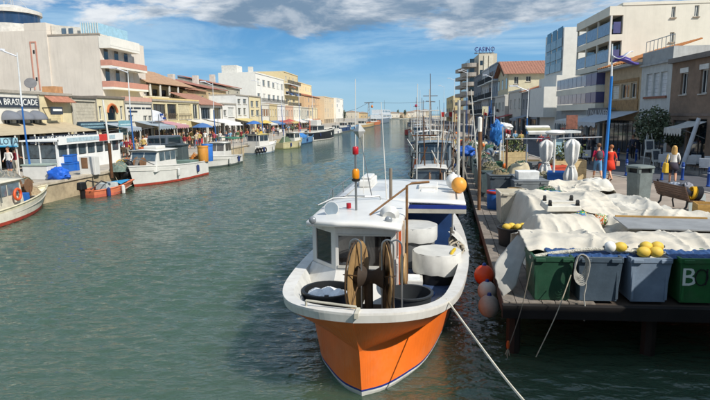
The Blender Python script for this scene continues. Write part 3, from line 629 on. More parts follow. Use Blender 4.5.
tarp('cream tarpaulin spread over the middle stacks', 4.2, 8.0, 11.7, 15.2, lambda u, v_: ZD+.62+.22*sin(pi*v_)*sin(pi*u), 4, TARP, nu=130, amp=.10)
tarp('pale tarpaulin bundled behind the upturned dolly', 2.8, 5.7, 13.5, 17.0, lambda u, v_: ZD+.85*sst(0, .15, u)*sst(1, .85, u)+.2*sin(pi*v_), 5, TARP, amp=.11)
tarp('white rumpled tarpaulin beside the lamp post foot', 4.0, 7.8, 14.8, 19.2, lambda u, v_: ZD+.50*sst(0, .15, u)*sst(1, .8, u)*sst(1, .85, v_)+.12*sin(pi*v_), 6, M('c4bfb3', .7, var=.12, dirt=.3, bump=.2, bscale=7), amp=.13, nu=130)
tarp('grey tarpaulin corner folded up in front of the litter bin', 6.4, 8.3, 16.2, 18.3, lambda u, v_: ZD+.42*sst(1, .7, u)*sst(0, .25, v_), 7, TARPG, amp=.10)
tarp('light tarpaulin over the far net stacks near the closed parasol', 4.2, 7.4, 18.6, 21.2, lambda u, v_: ZD+.66*sst(0, .15, u)*sst(1, .8, u), 8, TARP, amp=.13, nu=130)
# supporting bins below those sheets (rims show at the edges)
k = 0
for x, y, c, l in ((3.15, 16.6, 'bfb8a6', 'cream square bin standing behind the tarpaulin heap by the planks'), (3.6, 12.3, '6a7076', 'grey bin hidden under the left tarpaulin heap'),
                 (5.3, 13.4, '5d666b', 'grey bin under the middle cream tarpaulin'), (6.6, 13.3, '4c5a52', 'dull green bin under the right end of the middle tarpaulin'), (4.2, 15.2, '777b7a', 'grey bin under the pale bundled tarpaulin')):
    second(x, y, c, l, .95, .95, .70 if k else .95); k += 1
# upturned dolly with four castors
def dolly(c, rz):
    t = thing('dolly', 'upturned white plastic dolly with four black castors on the canvas', 'dolly')
    b = MB(); b.box(-.42, .42, -.30, .30, 0, .14, .02); b.build('tray', M('d4cfc2', .6, dirt=.3), t, bevel=.02)
    r = MB(); r.box(-.36, .36, -.03, .03, .141, .175); r.build('rib', M('d4cfc2', .6, dirt=.3), t)
    for x in (-.33, .33):
        for y in (-.22, .22):
            wv = MB(); wv.tube([(x-.025, y, .22), (x+.025, y, .22)], .062, 10); wv.box(x-.04, x+.04, y-.04, y+.04, .141, .18); wv.build('castor', BLACK, t)
    place(t, c, rz); return t
d = dolly((3.72, 13.62, ZD+.93), .10); d.rotation_euler = (.12, 0, .06)
# grey board with a timber edge
bt = thing('board', 'flat grey board with timber edge lying across the bins on the right', 'board')
b = MB(); b.box(-1.35, 1.35, -.62, .62, 0, .025); b.build('sheet', M('8b8d8e', .7, var=.2, dirt=.3), bt)
b = MB(); b.box(-1.3, .6, .625, .68, -.01, .06); b.build('edge_batten', M('b08a4e', .7, var=.3), bt)
place(bt, (5.95, 12.0, ZD+.86), -.12)
# floats
YF = M('d8b545', .6, var=.2, dirt=.25)
def flo(px, py, Y, mat, label, r=.09, sc=(1.25, 1, 1)):
    c = atY(px, py, Y); t = thing('net_float', label, 'float', c, 'floats on the front tarpaulin'); b = MB(); b.ball(c, r, 14, 10, sc); b.build('body', mat, t, True)
    h = MB(); h.tube([c+Vector((-r*sc[0]-.015, 0, 0)), c+Vector((r*sc[0]+.015, 0, 0))], .022, 8); h.build('hole_rim', DGREY, t); return t
flo(620.5, 247, 9.62, YF, 'yellow net float alone, left of the front floats'); flo(643.5, 252, 9.50, YF, 'yellow net float, front left of the close pair', .095)
flo(656, 252, 9.50, YF, 'yellow net float, front right of the close pair', .095); flo(646, 246.5, 9.66, YF, 'yellow net float, back left behind the pair'); flo(657, 246.5, 9.66, YF, 'yellow net float, back right behind the pair')
flo(610, 247, 9.62, M('e3e1da', .5), 'white net float next to the lone yellow one', .10, (1, 1, 1))
for i, (px, py, cs) in enumerate(((581, 217.5, ('3a8a58', 'c8b84a', '7a4aa0', '4a90c0')), (600, 220, ('d0c8b8', '5a9a4a', 'c86a3a', 'e0dcd0')))):
    c = atY(px, py, 13.0); b = MB()
    for k in range(26):
        b.cur = k % 4; a0 = R.uniform(0, 6); ax = Vector((R.uniform(-1, 1), R.uniform(-1, 1), R.uniform(-1, 1))).normalized(); q = Vector((0, 0, 1)).rotation_difference(ax)
        b.tube([c + q @ Vector((.15*cos(a0+a), .15*sin(a0+a), R.uniform(-.03, .03))) for a in [2*pi*j/12 for j in range(13)]], .022, 5, False)
    tag(b.build('twine_ball', [M(x, .8) for x in cs], None, True), ['tangled ball of green and yellow twine on the canvas', 'tangled ball of pale and orange twine on the canvas'][i], 'twine')
# blue sacking between tarpaulin and front bins
for i, (a, c_, l) in enumerate(((545, 588, 'blue plastic sheet tucked under the tarpaulin over the green bin'), (588, 642, 'blue plastic sheet bulging over the blue grey bin rim'), (664, 715, 'blue plastic sheet folded over the graffiti bin rim'))):
    p, q = atY(a, 252, 9.75), atY(c_, 252, 9.75); b = MB()
    b.grid(lambda u, v_: (p.x+(q.x-p.x)*u, 9.52+.34*v_+.05*fbm(u*9, 0, i), ZD+.775+.03*sin(pi*v_)+.06*fbm(u*8, v_*4, i*7)+.07*v_), 50, 14)
    tag(b.build('plastic_sheet', M('2b4a78', .5, var=.4, scale=5), None, True, solid=.006), l, 'sheet')
# nets filling front bins
NETM = M('8d8a80', .9, var=.5, scale=14, bump=.9, bscale=40)
def net_heap(label, c, rx, ry, h, mat=NETM, seed=0, name='fishing_net'):
    b = MB()
    def fn(u, v_):
        a = 2*pi*u; r = v_; z = h*(1-r**2.2)*(.8+.5*fbm(cos(a)*r*2.2+seed, sin(a)*r*2.2, seed))+.10*(1-abs(2.5*noise.noise((cos(a)*r*6, sin(a)*r*6, seed))))*(1-r**4)
        return (c[0]+rx*r*cos(a)*(1+.15*fbm(cos(a)*2, sin(a)*2, seed+2)), c[1]+ry*r*sin(a)*(1+.15*fbm(cos(a)*2, sin(a)*2, seed+5)), c[2]+max(0, z))
    b.grid(fn, 44, 14); b.cur = 1; rg = random.Random(seed*13+5)
    for k in range(9):
        u0, v0, ru, rv = rg.random(), rg.uniform(.1, .7), rg.uniform(.06, .2), rg.uniform(.1, .25); b.cur = 1+k % 2
        b.tube([Vector(fn((u0+ru*cos(a)) % 1, min(.98, max(.02, v0+rv*sin(a)))))+Vector((0, 0, .02)) for a in [2*pi*j/14 for j in range(rg.randint(8, 15))]], .014, 4)
    o = b.build(name, [mat, ROPE, M('3f5a4c', .9, var=.3)], None, True); return tag(o, label, 'net')
# long rolled net edge along the front of the tarp
b = MB(); pts = [atY(px, py, 9.62) for px, py in ((530, 257), (548, 254), (565, 252), (580, 250), (600, 249), (615, 250), (630, 251), (650, 254), (665, 253))]
b.tube([Vector(cr([tuple(p) for p in pts], k/60))+Vector((0, .02*fbm(k*.4, 0), .02*fbm(k*.3, 3))) for k in range(61)], [.035+.015*fbm(k*.5, 1) for k in range(61)], 7)
tag(b.build('net_rope', M('c4bfb0', .9, var=.3, scale=20, bump=.6, bscale=40), None, True), 'thick pale net rope along the front edge of the tarpaulin', 'rope')
# coil of rope hanging on the front with its tail
b = MB(); c = atY(580.5, 265, 9.30)
for k in range(7):
    rr = .13+.012*k; b.tube([(c.x+(rr*.62)*cos(a)+.012*sin(3*a+k), c.y-.02-.012*k, c.z+rr*1.35*sin(a)-.01*k) for a in [2*pi*j/22 for j in range(23)]], .011, 5, False)
b.tube([Vector(cr([(c.x+.07, c.y-.04, c.z-.12), (c.x+.09, c.y-.05, c.z-.35), (c.x+.07, c.y-.05, c.z-.55), (c.x+.1, c.y-.06, c.z-.80), (c.x+.09, c.y-.06, c.z-.98)], k/24)) for k in range(25)], .013, 5)
tag(b.build('coiled_rope', M('aaa79e', .9, var=.3, scale=12), None, True), 'coil of grey rope hanging in front of the bins, tail dangling', 'rope')
rope('mooring_rope', 'thin grey rope slanting from the rope coil down to the water', [atY(571, 275, 9.2), atY(556, 315, 8.9), atY(536, 357, 8.6)], .009)
rope('mooring_rope', 'dark rope dropping from the green bin to an orange tag', [atY(532, 262, 9.25), atY(521, 310, 9.1), atY(509, 346, 9.0)], .009, M('6d675c', .9))
t = thing('rope_end', 'frayed rope end with orange sleeve hanging near the dock corner', 'rope', atY(509, 346, 8.98))
b = MB(); p = atY(508, 345, 8.98); b.lathe([(.02, -.06), (.028, 0), (.02, .07)], 8, p); b.build('sleeve', M('c65a22', .6), t, True)
b = MB()
for k in range(5): b.tube([p+Vector((0, 0, -.07)), p+Vector((.012*(k-2), .01*k, -.12)), p+Vector((.02*(k-2)+.01*(k % 2), .01*k, -.17-.04*(k % 3)))], .008, 5)
b.build('strand', ROPE, t, True)
# near left of dock: black tub with yellow floats, barrel etc.
t = round_tub('tub', 'black rubber tub of yellow floats on the planks beside the canvas', 'tub', (2.55, 13.6, ZD), .33, .42, M('1d1e20', .55))
for i in range(4):
    c = Vector((2.42+.14*i, 13.55+.1*(i % 2), ZD+.47)); b = MB(); b.ball(c, .085, 12, 8, (1.3, 1, 1)); tag(b.build('net_float', YF, None, True), 'yellow net float in the black tub, %s from the left' % ORD[i], 'float', 'floats in the black tub')
def barrel(label, c, r, h, col, rim):
    t = thing('barrel', label, 'barrel', c); b = MB(); b.lathe([(.001, 0), (r*.92, 0), (r*.96, .03), (r, h*.5), (r, h*.85), (r*.97, h*.87), (r*.97, h), (r*.88, h), (r*.86, h*.9), (.001, h*.88)], 22, c); b.build('body', M(col, .45, var=.2, dirt=.2), t, True)
    k = MB(); k.lathe([(r+.012, h*.88), (r+.022, h*.9), (r+.022, h*.99), (r+.01, h+.012), (r*.86, h+.013)], 22, c, closed=False); k.build('rim', M(rim, .5), t, True); return t
barrel('blue plastic barrel with red rim standing on the planks', (2.98, 18.9, ZD), .30, .62, '1f5a9e', 'b83226')
barrel('brown tall tub beside the blue barrel', (3.5, 18.2, ZD), .26, .80, 'a08a66', '8c7a5c')
t = bin_proto('3e7a50', 1.1, .9, .78); t['label'] = 'green bin with blue lining standing right of the brown tub'; place(t, (4.35, 17.4, ZD+.004), .05)
b = MB(); b.grid(lambda u, v_: (4.0+.75*u, 17.1+.4*v_, ZD+.80+.04*sin(pi*u)+.05*fbm(u*4, v_*4, 3)), 14, 8); tag(b.build('plastic_sheet', M('2c72c0', .4, var=.2), None, True, solid=.006), 'blue sheet lining the green bin by the brown tub', 'sheet')
net_heap('green net heaped in the green bin by the brown tub', (4.35, 17.6, ZD+.76), .38, .25, .12, M('3f6a48', .9, var=.4, scale=12), 4)
# dark bins with lids behind the barrel
for i, (x, y, w_, h_, c, l) in enumerate(((3.35, 20.6, .8, .98, '3a4650', 'dark slate bin directly behind the blue barrel'), (4.3, 20.0, 1.2, .85, '74797a', 'long grey bin with grey lid behind the green bin'), (4.9, 23.6, 1.1, .6, '5c6266', 'grey bin near the closed parasol'), (6.0, 21.6, 1.1, .55, '2e3438', 'black box bin under the grey sheet by the closed parasol'))):
    t = bin_proto(c, w_, .9, h_); t['label'] = l; m = MB(); m.box(-w_/2-.02, w_/2+.02, -.47, .47, h_+.002, h_+.045); m.build('lid', M('6d7276' if i else '4a5258', .6, dirt=.3), t, bevel=.01); place(t, (x, y, ZD+.004), .04*i)
net_heap('brown rope and net heap on the slate bin', (3.4, 20.6, ZD+1.02), .34, .36, .16, M('766a50', .9, var=.4, scale=12), 1)
b = MB(); b.box(-.36, .36, -.3, .3, 0, .30, -.02); o = b.build('crate', M('e2e2de', .5, dirt=.2), None, bevel=.02); tag(o, 'white fish crate on the long grey bin', 'crate'); place(o, (4.25, 20.05, ZD+.9))
# row of tall slate bins along the dock edge, going away from the barrel
p0 = bin_proto('4d5c5e', .9, 1.25, 1.05); p0['group'] = 'slate bins along the dock edge'
k = 0
for i in range(10):
    y = 22.2+i*2.1; l = 'slate green net bin on the dock edge, %s beyond the blue barrel' % ORD[i]
    if i == 0: p0['label'] = l; place(p0, (xdock(y)+.75, y, ZD+.004), -.06)
    else: dup(p0, l, (xdock(y)+.75+R.uniform(-.06, .06), y, ZD+.004), -.06+R.uniform(-.05, .05), sc=(1, 1, R.uniform(.85, 1.05)))
    net_heap(['tan', 'grey', 'green', 'white', 'rust'][i % 5]+' net piled in the %s slate bin of the dock edge' % ORD[i], (xdock(y)+.75, y, ZD+.98), .45, .6, R.uniform(.25, .45), M(['6f6a50', '66686a', '43604e', 'a5a196', '7a4a34'][i % 5], .9, var=.5, scale=12, bump=.8, bscale=40), i)
# posts
for (px, yb, yt, Y, r, col, l) in ((479, 213, 118, 18.6, .06, '6b4a2e', 'rusty brown post on the dock edge by the barrel'), (458, 185, 100, 16.2, .045, 'b9b6ac', 'pale mast post rising beside the yellow orange buoy'),
        (500, 160, 122, 31, .06, 'dad8d0', 'white post under the blue bundle'), (463, 190, 112, 24, .05, '8f8a80', 'grey pole leaning at the dock edge behind the buoys'), (506, 190, 140, 24.5, .045, '5f4430', 'thin brown stake in front of the first planter')):
    a, b_ = atY(px, yb, Y), atY(px+1, yt, Y); o = MB().tube([a, b_], r, 8).build('post', M(col, .7, var=.35, scale=5), None, True); tag(o, l, 'post')
    if col == '6b4a2e':
        k_ = MB(); k_.lathe([(r+.012, -.45), (r+.012, 0), (r*.5, .04)], 8, b_); k_.build('white_cap', M('d9d6cc', .6), o)
# ================================================================== people
def person_mesh(pose, skirt=False, long_hair=False):
    """one continuous body grown over a skeleton; returns mesh with slots skin, top, bottom, shoes, hair"""
    st = pose.get('stride', .0); arm = pose.get('arm', 0); bend = pose.get('elbow', .12); sit = pose.get('sit', 0); hd = pose.get('head', 0)
    hip, kn, an = .90, .48, .085
    J = {}
    J['pel'] = (0, 0, .95); J['wst'] = (0, 0, 1.08); J['chs'] = (0, -.01, 1.28); J['nb'] = (0, .0, 1.44); J['nk'] = (0, -.01, 1.53); J['hd'] = (0, -.035+hd, 1.63); J['ht'] = (0, -.02+hd, 1.73)
    for s, n in ((-1, 'L'), (1, 'R')):
        f = s*st
        if sit: J['hp'+n] = (s*.09, 0, .92); J['k'+n] = (s*.11, -.44, .93); J['a'+n] = (s*.11, -.46, .53); J['t'+n] = (s*.12, -.60, .49)
        else:
            J['hp'+n] = (s*.092, 0, .90); J['k'+n] = (s*.10, -.20*f-.02, .485); J['a'+n] = (s*.10, -.42*f+(.10 if f < 0 else 0), .09+(.06 if f < -.3 else 0)); J['t'+n] = (s*.115, J['a'+n][1]-.16, .04+(.02 if f < -.3 else 0))
        J['s'+n] = (s*.175, 0, 1.41); a = -f*.35+arm
        J['e'+n] = (s*.235, .02-.28*sin(a), 1.14); J['w'+n] = (s*.24, -.02-.5*sin(a)-bend, .915+.18*abs(sin(a))+bend*.5); J['h'+n] = (s*.232, J['w'+n][1]-.03, J['w'+n][2]-.10)
    names = list(J); ix = {n: i for i, n in enumerate(names)}
    E_ = [('pel', 'wst'), ('wst', 'chs'), ('chs', 'nb'), ('nb', 'nk'), ('nk', 'hd'), ('hd', 'ht')]
    for n in 'LR': E_ += [('pel', 'hp'+n), ('hp'+n, 'k'+n), ('k'+n, 'a'+n), ('a'+n, 't'+n), ('chs', 's'+n), ('s'+n, 'e'+n), ('e'+n, 'w'+n), ('w'+n, 'h'+n)]
    rad = {'pel': (.155, .115), 'wst': (.135, .10), 'chs': (.165, .11), 'nb': (.085, .075), 'nk': (.052, .055), 'hd': (.080, .095), 'ht': (.062, .075)}
    for n in 'LR': rad.update({'hp'+n: (.09, .095), 'k'+n: (.058, .062), 'a'+n: (.038, .042), 't'+n: (.042, .03), 's'+n: (.062, .062), 'e'+n: (.043, .045), 'w'+n: (.03, .032), 'h'+n: (.035, .022)})
    me = bpy.data.meshes.new('p'); me.from_pydata([J[n] for n in names], [(ix[a], ix[b]) for a, b in E_], [])
    ob = bpy.data.objects.new('p', me); COL.objects.link(ob)
    ob.modifiers.new('s', 'SKIN'); sv = me.skin_vertices[0].data
    for n in names: sv[ix[n]].radius = rad[n]; sv[ix[n]].use_root = (n == 'pel')
    m = ob.modifiers.new('u', 'SUBSURF'); m.levels = m.render_levels = 1
    dg = bpy.context.evaluated_depsgraph_get(); out = bpy.data.meshes.new_from_object(ob.evaluated_get(dg))
    bpy.data.objects.remove(ob)
    segs = []
    part = {('chs', 'sL'): 1, ('chs', 'sR'): 1, ('sL', 'eL'): 1, ('sR', 'eR'): 1}
    for a, b in E_:
        if a in ('pel', 'wst', 'chs') and b in ('wst', 'chs', 'nb', 'sL', 'sR'): k = 1
        elif a == 'nb' or a == 'nk': k = 0
        elif a == 'hd': k = 4
        elif b.startswith('hp') or a.startswith('hp'): k = 2
        elif a[0] == 'k': k = 5
        elif a[0] == 'a': k = 3
        elif a[0] == 's': k = 1
        elif a[0] == 'e': k = 6
        else: k = 0
        segs.append((Vector(J[a]), Vector(J[b]), k))
    idx = []
    for p in out.polygons:
        c = p.center; best = 9; kk = 0
        for a, b, k in segs:
            t = max(0, min(1, (c-a).dot(b-a)/max(1e-6, (b-a).length_squared))); d = (a+(b-a)*t-c).length
            if d < best: best = d; kk = k
        if c.z > 1.60 and kk in (0, 4): kk = 4 if (c.y > -.04+hd or c.z > 1.69) else 0
        elif kk == 4: kk = 0
        if kk in (1, 2) and abs(c.x) < .2: kk = 1 if c.z > .99 else 2
        idx.append(kk)
    out.polygons.foreach_set('use_smooth', [True]*len(idx)); out['idx'] = idx
    return out, idx
PM = {}
SKIN = [M('b98264', .55, var=.1), M('c99576', .55, var=.1), M('94634a', .55, var=.1)]
def person(label, loc, rz, top, bottom, shoes='3a3430', hair='3b2a1e', skin=0, pose=None, key='stand', shorts=False, sleeves=False, h=1.72, group=None, long=0, skirt=None, dress=None):
    pose = pose or {}; kk = (key, tuple(sorted(pose.items())))
    if kk not in PM: PM[kk] = person_mesh(pose)
    me0, idx = PM[kk]; me = me0.copy(); me.name = 'body'; sk = SKIN[skin]
    tm, bm_ = M(top, .85, var=.15, scale=8), M(bottom, .85, var=.15, scale=8)
    slots = [sk, tm, bm_, M(shoes, .6), M(hair, .6, var=.3, scale=20), sk if shorts else bm_, tm if sleeves else sk]
    me.materials.clear()
    for m in slots: me.materials.append(m)
    me.polygons.foreach_set('material_index', idx); me.update()
    t = thing('person', label, 'person', (0, 0, 0), group)
    o = bpy.data.objects.new('body', me); COL.objects.link(o); o.parent = t
    hd = pose.get('head', 0); b = MB(); hm = M(hair, .6, var=.3, scale=20)
    b.ball((0, .012+hd, 1.685), .105, 12, 8, (.93, 1.05, .95))
    if long: b.grid(lambda u, v_: ((.115+.02*v_)*sin((u-.5)*3.6), .01+hd+(.115-.02*v_)*cos((u-.5)*3.6), 1.70-v_*long), 10, 6)
    b.build('hair', hm, t, True)
    f = MB(); f.box(-.012, .012, -.145+hd, -.11+hd, 1.60, 1.645, .004)
    for s in (-1, 1): f.ball((s*.088, -.02+hd, 1.635), .024, 6, 5, (.5, .8, 1.2))
    f.build('face_features', sk, t, True)
    if skirt or dress:
        c_, z0, z1 = skirt or dress; s = MB(); s.lathe([(.235, z0), (.20, (z0+z1)/2), (.15, z1)], 16, m=Matrix.Diagonal((1, .85, 1)), closed=False); s.build('skirt', M(c_, .85, var=.15, scale=8), t, True, solid=.01)
    t.location = loc; t.rotation_euler = (0, 0, rz); t.scale = (h/1.75,)*3
    return t
WALK = {'stride': .8}; WALK2 = {'stride': -.75}; STEP = {'stride': .35}; STAND = {'stride': .08}; CARRY = {'stride': .1, 'arm': .5, 'elbow': .2}; SEAT = {'sit': 1, 'arm': .6, 'elbow': .2}
def gz(px, py): return atz(px, py, 1.1)
# the three walkers on the quay (facing away = +Y -> rz = pi)
pa = gz(597, 181); person('person in pink shirt and blue shorts with grey backpack walking away', pa, pi-.1, 'c4204a', '5f8fb4', '2a2422', '6a4a30', 1, WALK, 'walkA', True, False, 1.78)
t = thing('backpack', 'dark grey backpack worn by the walker in pink', 'backpack', pa); b = MB(); b.ball((pa.x+.0, pa.y-.17, pa.z+1.24), .17, 12, 8, (.95, .55, 1.35)); b.build('bag', M('4a4a52', .8, var=.3), t, True)
for s in (-1, 1): b = MB(); b.tube([(pa.x+s*.11, pa.y-.14, pa.z+1.42), (pa.x+s*.12, pa.y+.0, pa.z+1.50), (pa.x+s*.12, pa.y+.10, pa.z+1.42)], .02, 5); b.build('strap', M('3a3a40', .8), t, True)
b = MB(); b.ball((pa.x, pa.y-.25, pa.z+1.14), .10, 10, 6, (1.1, .5, .9)); b.build('pocket', M('3c3c44', .8), t, True)
pb = gz(609.5, 181); person('person in red dress walking away beside the blue lamp post', pb, pi+.12, 'd0381f', 'd0381f', '5a3a2c', 'a8683c', 1, WALK2, 'walkB', True, False, 1.70, dress=('d0381f', .58, 1.02))
t = thing('shoulder_bag', 'small tan bag at the side of the walker in red', 'bag', pb); b = MB(); b.box(pb.x+.24, pb.x+.40, pb.y-.06, pb.y+.06, pb.z+.72, pb.z+.95); b.build('pouch', M('b48a70', .7), t, bevel=.02)
b = MB(); b.tube([(pb.x+.32, pb.y, pb.z+.95), (pb.x+.22, pb.y, pb.z+1.3), (pb.x+.14, pb.y, pb.z+1.46)], .012, 5); b.build('strap', M('8a6a50', .7), t)
pc = gz(672, 183.5); person('person with long blond hair in white top and dark skirt near the bench', pc, pi-.35, 'dcd8d0', '3a3440', 'a08a70', 'c49a58', 1, STEP, 'stepA', True, True, 1.70, long=.34, skirt=('3a3440', .66, 1.0))
t = thing('tote_bag', 'yellow tote bag carried by the blond walker', 'bag', (pc.x-.36, pc.y-.1, pc.z+.45)); b = MB(); b.box(pc.x-.46, pc.x-.28, pc.y-.25, pc.y+.08, pc.z+.5, pc.z+.95, .02); b.build('sack', M('d8b032', .7, var=.2), t, bevel=.03)
b = MB(); b.tube([(pc.x-.37, pc.y-.2, pc.z+.95), (pc.x-.30, pc.y-.08, pc.z+1.35), (pc.x-.37, pc.y+.04, pc.z+.95)], .014, 5); b.build('handle', M('d8b032', .7), t)
# ================================================================== quay furniture (right)
# litter bin
def litter(c):
    t = thing('litter_bin', 'tall grey concrete litter bin on the quay beside the bench', 'litter bin'); ct = M('6d7674', .8, var=.25, scale=4, dirt=.3, bump=.2, bscale=30)
    def ring(a, z, ch=.06): return [(-a+ch, -a, z), (a-ch, -a, z), (a, -a+ch, z), (a, a-ch, z), (a-ch, a, z), (-a+ch, a, z), (-a, a-ch, z), (-a, -a+ch, z)]
    def loft(rs, n=8):
        v = [p for r in rs for p in r]; f = [tuple(range(n-1, -1, -1)), tuple(range(len(v)-n, len(v)))]
        for i in range(len(rs)-1): f += [(i*n+j, i*n+(j+1) % n, i*n+n+(j+1) % n, i*n+n+j) for j in range(n)]
        return v, f
    b = MB(); b.add(*loft([ring(.30, 0), ring(.335, 1.02)])); b.build('body', ct, t)
    b = MB(); b.add(*loft([ring(.25, 1.021, .04), ring(.25, 1.18, .04)])); b.build('opening', BLACK, t)
    for x in (-.28, .28):
        for y in (-.28, .28): b = MB(); b.box(x-.05, x+.05, y-.05, y+.05, 1.0201, 1.19); b.build('lid_support', ct, t)
    b = MB(); b.add(*loft([ring(.36, 1.19), ring(.38, 1.22), ring(.36, 1.27), ring(.26, 1.30)])); b.build('lid', ct, t); place(t, c, .35); t.scale = (1.0, 1.0, 1.0); return t
litter(gz(638, 199.5))
# bench (seen from behind): slats + cast legs
def bench(c, rz):
    t = thing('bench', 'brown slatted bench with black cast legs, seen from behind', 'bench'); wd = M('5c4334', .6, var=.35, scale=7, bump=.15)
    L = 1.75
    for i in range(6):
        b = MB(); z = .50+i*.075; y = .30+.022*i*1.3; b.obox((0, y, z), (L, .03, .062), 0, -.25); b.build('back_slat', wd, t)
    for i in range(5):
        b = MB(); b.obox((0, -.18+.1*i, .44), (L, .08, .03)); b.build('seat_slat', wd, t)
    for x in (-.70, .70):
        b = MB(); b.tube([(x, -.22, 0), (x, -.16, .25), (x, -.2, .42)], .03, 6); b.tube([(x, .46, 0), (x, .26, .24), (x, .24, .43), (x, .32, .70), (x, .42, .98)], .033, 6); b.tube([(x, -.2, .42), (x, .24, .41)], .03, 6)
        b.obox((x, .46, .012), (.09, .16, .024)); b.build('leg', M('1b1c1f', .5), t, True)
    return place(t, c, rz)
bc = Vector((8.95, 18.65, 1.1)); bench((8.95, 18.65, 1.1), pi/2+.13)
def lump(name, label, cat, c, rx, ry, rz_, mat, seed=0, amp=.25, rot=0):
    b = MB(); n, k = 40, 22
    def fn(u, v_):
        a = 2*pi*u; ph = pi*v_; d = Vector((sin(ph)*cos(a), sin(ph)*sin(a), cos(ph))); r = 1+amp*fbm(d.x*1.8+seed, d.y*1.8, d.z*1.8+seed)*2+amp*.5*(.5-abs(noise.noise((d.x*4+seed, d.y*4, d.z*4)))*2)
        x, y = d.x*rx*r, d.y*ry*r; return (c[0]+x*cos(rot)-y*sin(rot), c[1]+x*sin(rot)+y*cos(rot), c[2]+d.z*rz_*r)
    b.grid(fn, n, k, True); return tag(b.build(name, mat, None, True), label, cat)
lump('sack', 'white plastic sack lying along the bench seat', 'sack', (bc.x+.02, bc.y+.45, 1.1+.66), .22, .40, .22, M('c9ccd2', .5, var=.2), 2)
lump('sack', 'grey bundle in the middle of the bench seat', 'sack', (bc.x+.05, bc.y-.15, 1.1+.70), .22, .32, .27, M('8a8a90', .7, var=.4, scale=6), 5)
for i, (dx, col, l) in enumerate(((.0, 'd6a826', 'yellow coiled hose hung on the bench end'), (.12, '24262a', 'black coiled hose hung on the bench end'))):
    b = MB()
    for k in range(5): b.tube([(bc.x+dx+.03*k+.05*sin(a), bc.y-.60+.17*cos(a)-.06*i, 1.1+.70+.20*sin(a)-.05*abs(sin(a*.5))) for a in [2*pi*j/20 for j in range(21)]], .022, 5, False)
    tag(b.build('hose', M(col, .5), None, True), l, 'hose')
# timber box and grey board at the bench
def wood_box(label, c, w_, d_, h_, rz, col='b58d4c', n=4):
    t = thing('wooden_box', label, 'box'); wm = M(col, .7, var=.3, scale=5, bump=.15)
    for i in range(n):
        z0 = i*h_/n+.004; z1 = (i+1)*h_/n-.004
        b = MB(); b.box(-w_/2, w_/2, -d_/2, -d_/2+.03, z0, z1); b.build('plank', wm, t)
        b = MB(); b.box(-w_/2, w_/2, d_/2-.03, d_/2, z0, z1); b.build('plank', wm, t)
        b = MB(); b.box(-w_/2, -w_/2+.03, -d_/2+.031, d_/2-.031, z0, z1); b.build('plank', wm, t)
        b = MB(); b.box(w_/2-.03, w_/2, -d_/2+.031, d_/2-.031, z0, z1); b.build('plank', wm, t)
    b = MB(); b.box(-w_/2+.03, w_/2-.03, -d_/2+.03, d_/2-.03, 0, h_*.85); b.build('filling', M('7a6444', .9), t)
    return place(t, c, rz)
wc = atz(706, 221, 1.1); wood_box('light timber box at the right edge in front of the bench', (wc.x+.25, wc.y+.1, 1.1), 1.0, .7, .52, -.25)
o = MB().obox((0, 0, 0), (.5, .03, .62), 0, -.35).build('panel', M('9fa8a6', .6, var=.15), None); tag(o, 'small grey panel leaning between bench and timber box', 'panel'); place(o, atY(697, 203, 18.6), -.2)
# bollards
def bollard(c, label, h=.85, proto=[None]):
    if proto[0] is None:
        t = thing('bollard', label, 'bollard', group='blue bollards'); b = MB(); b.lathe([(.085, 0), (.085, .05), (.062, .07), (.062, .66), (.078, .68), (.078, .72), (.062, .74), (.066, .78), (.05, .84), (.001, .86)], 14); b.build('shaft', M('23478f', .4, var=.15), t, True); k = MB(); k.lathe([(.066, .56), (.069, .57), (.069, .61), (.066, .62)], 14, closed=False); k.build('band', M('8fa0c0', .5), t, True)
        proto[0] = t; place(t, c)
    else: t = dup(proto[0], label, c)
for i, (px, py) in enumerate(((626, 175.5), (661.5, 180), (682, 180), (708, 186.5))): bollard(gz(px, py), 'blue bollard on the near kerb, %s from the left' % ORD[i])
for i, (px, py) in enumerate(((600, 159), (618, 161), (627, 161.5), (636, 162))): bollard(gz(px, py)-Vector((0, 0, .01)), 'blue bollard in front of the shops, %s from the left' % ORD[i])
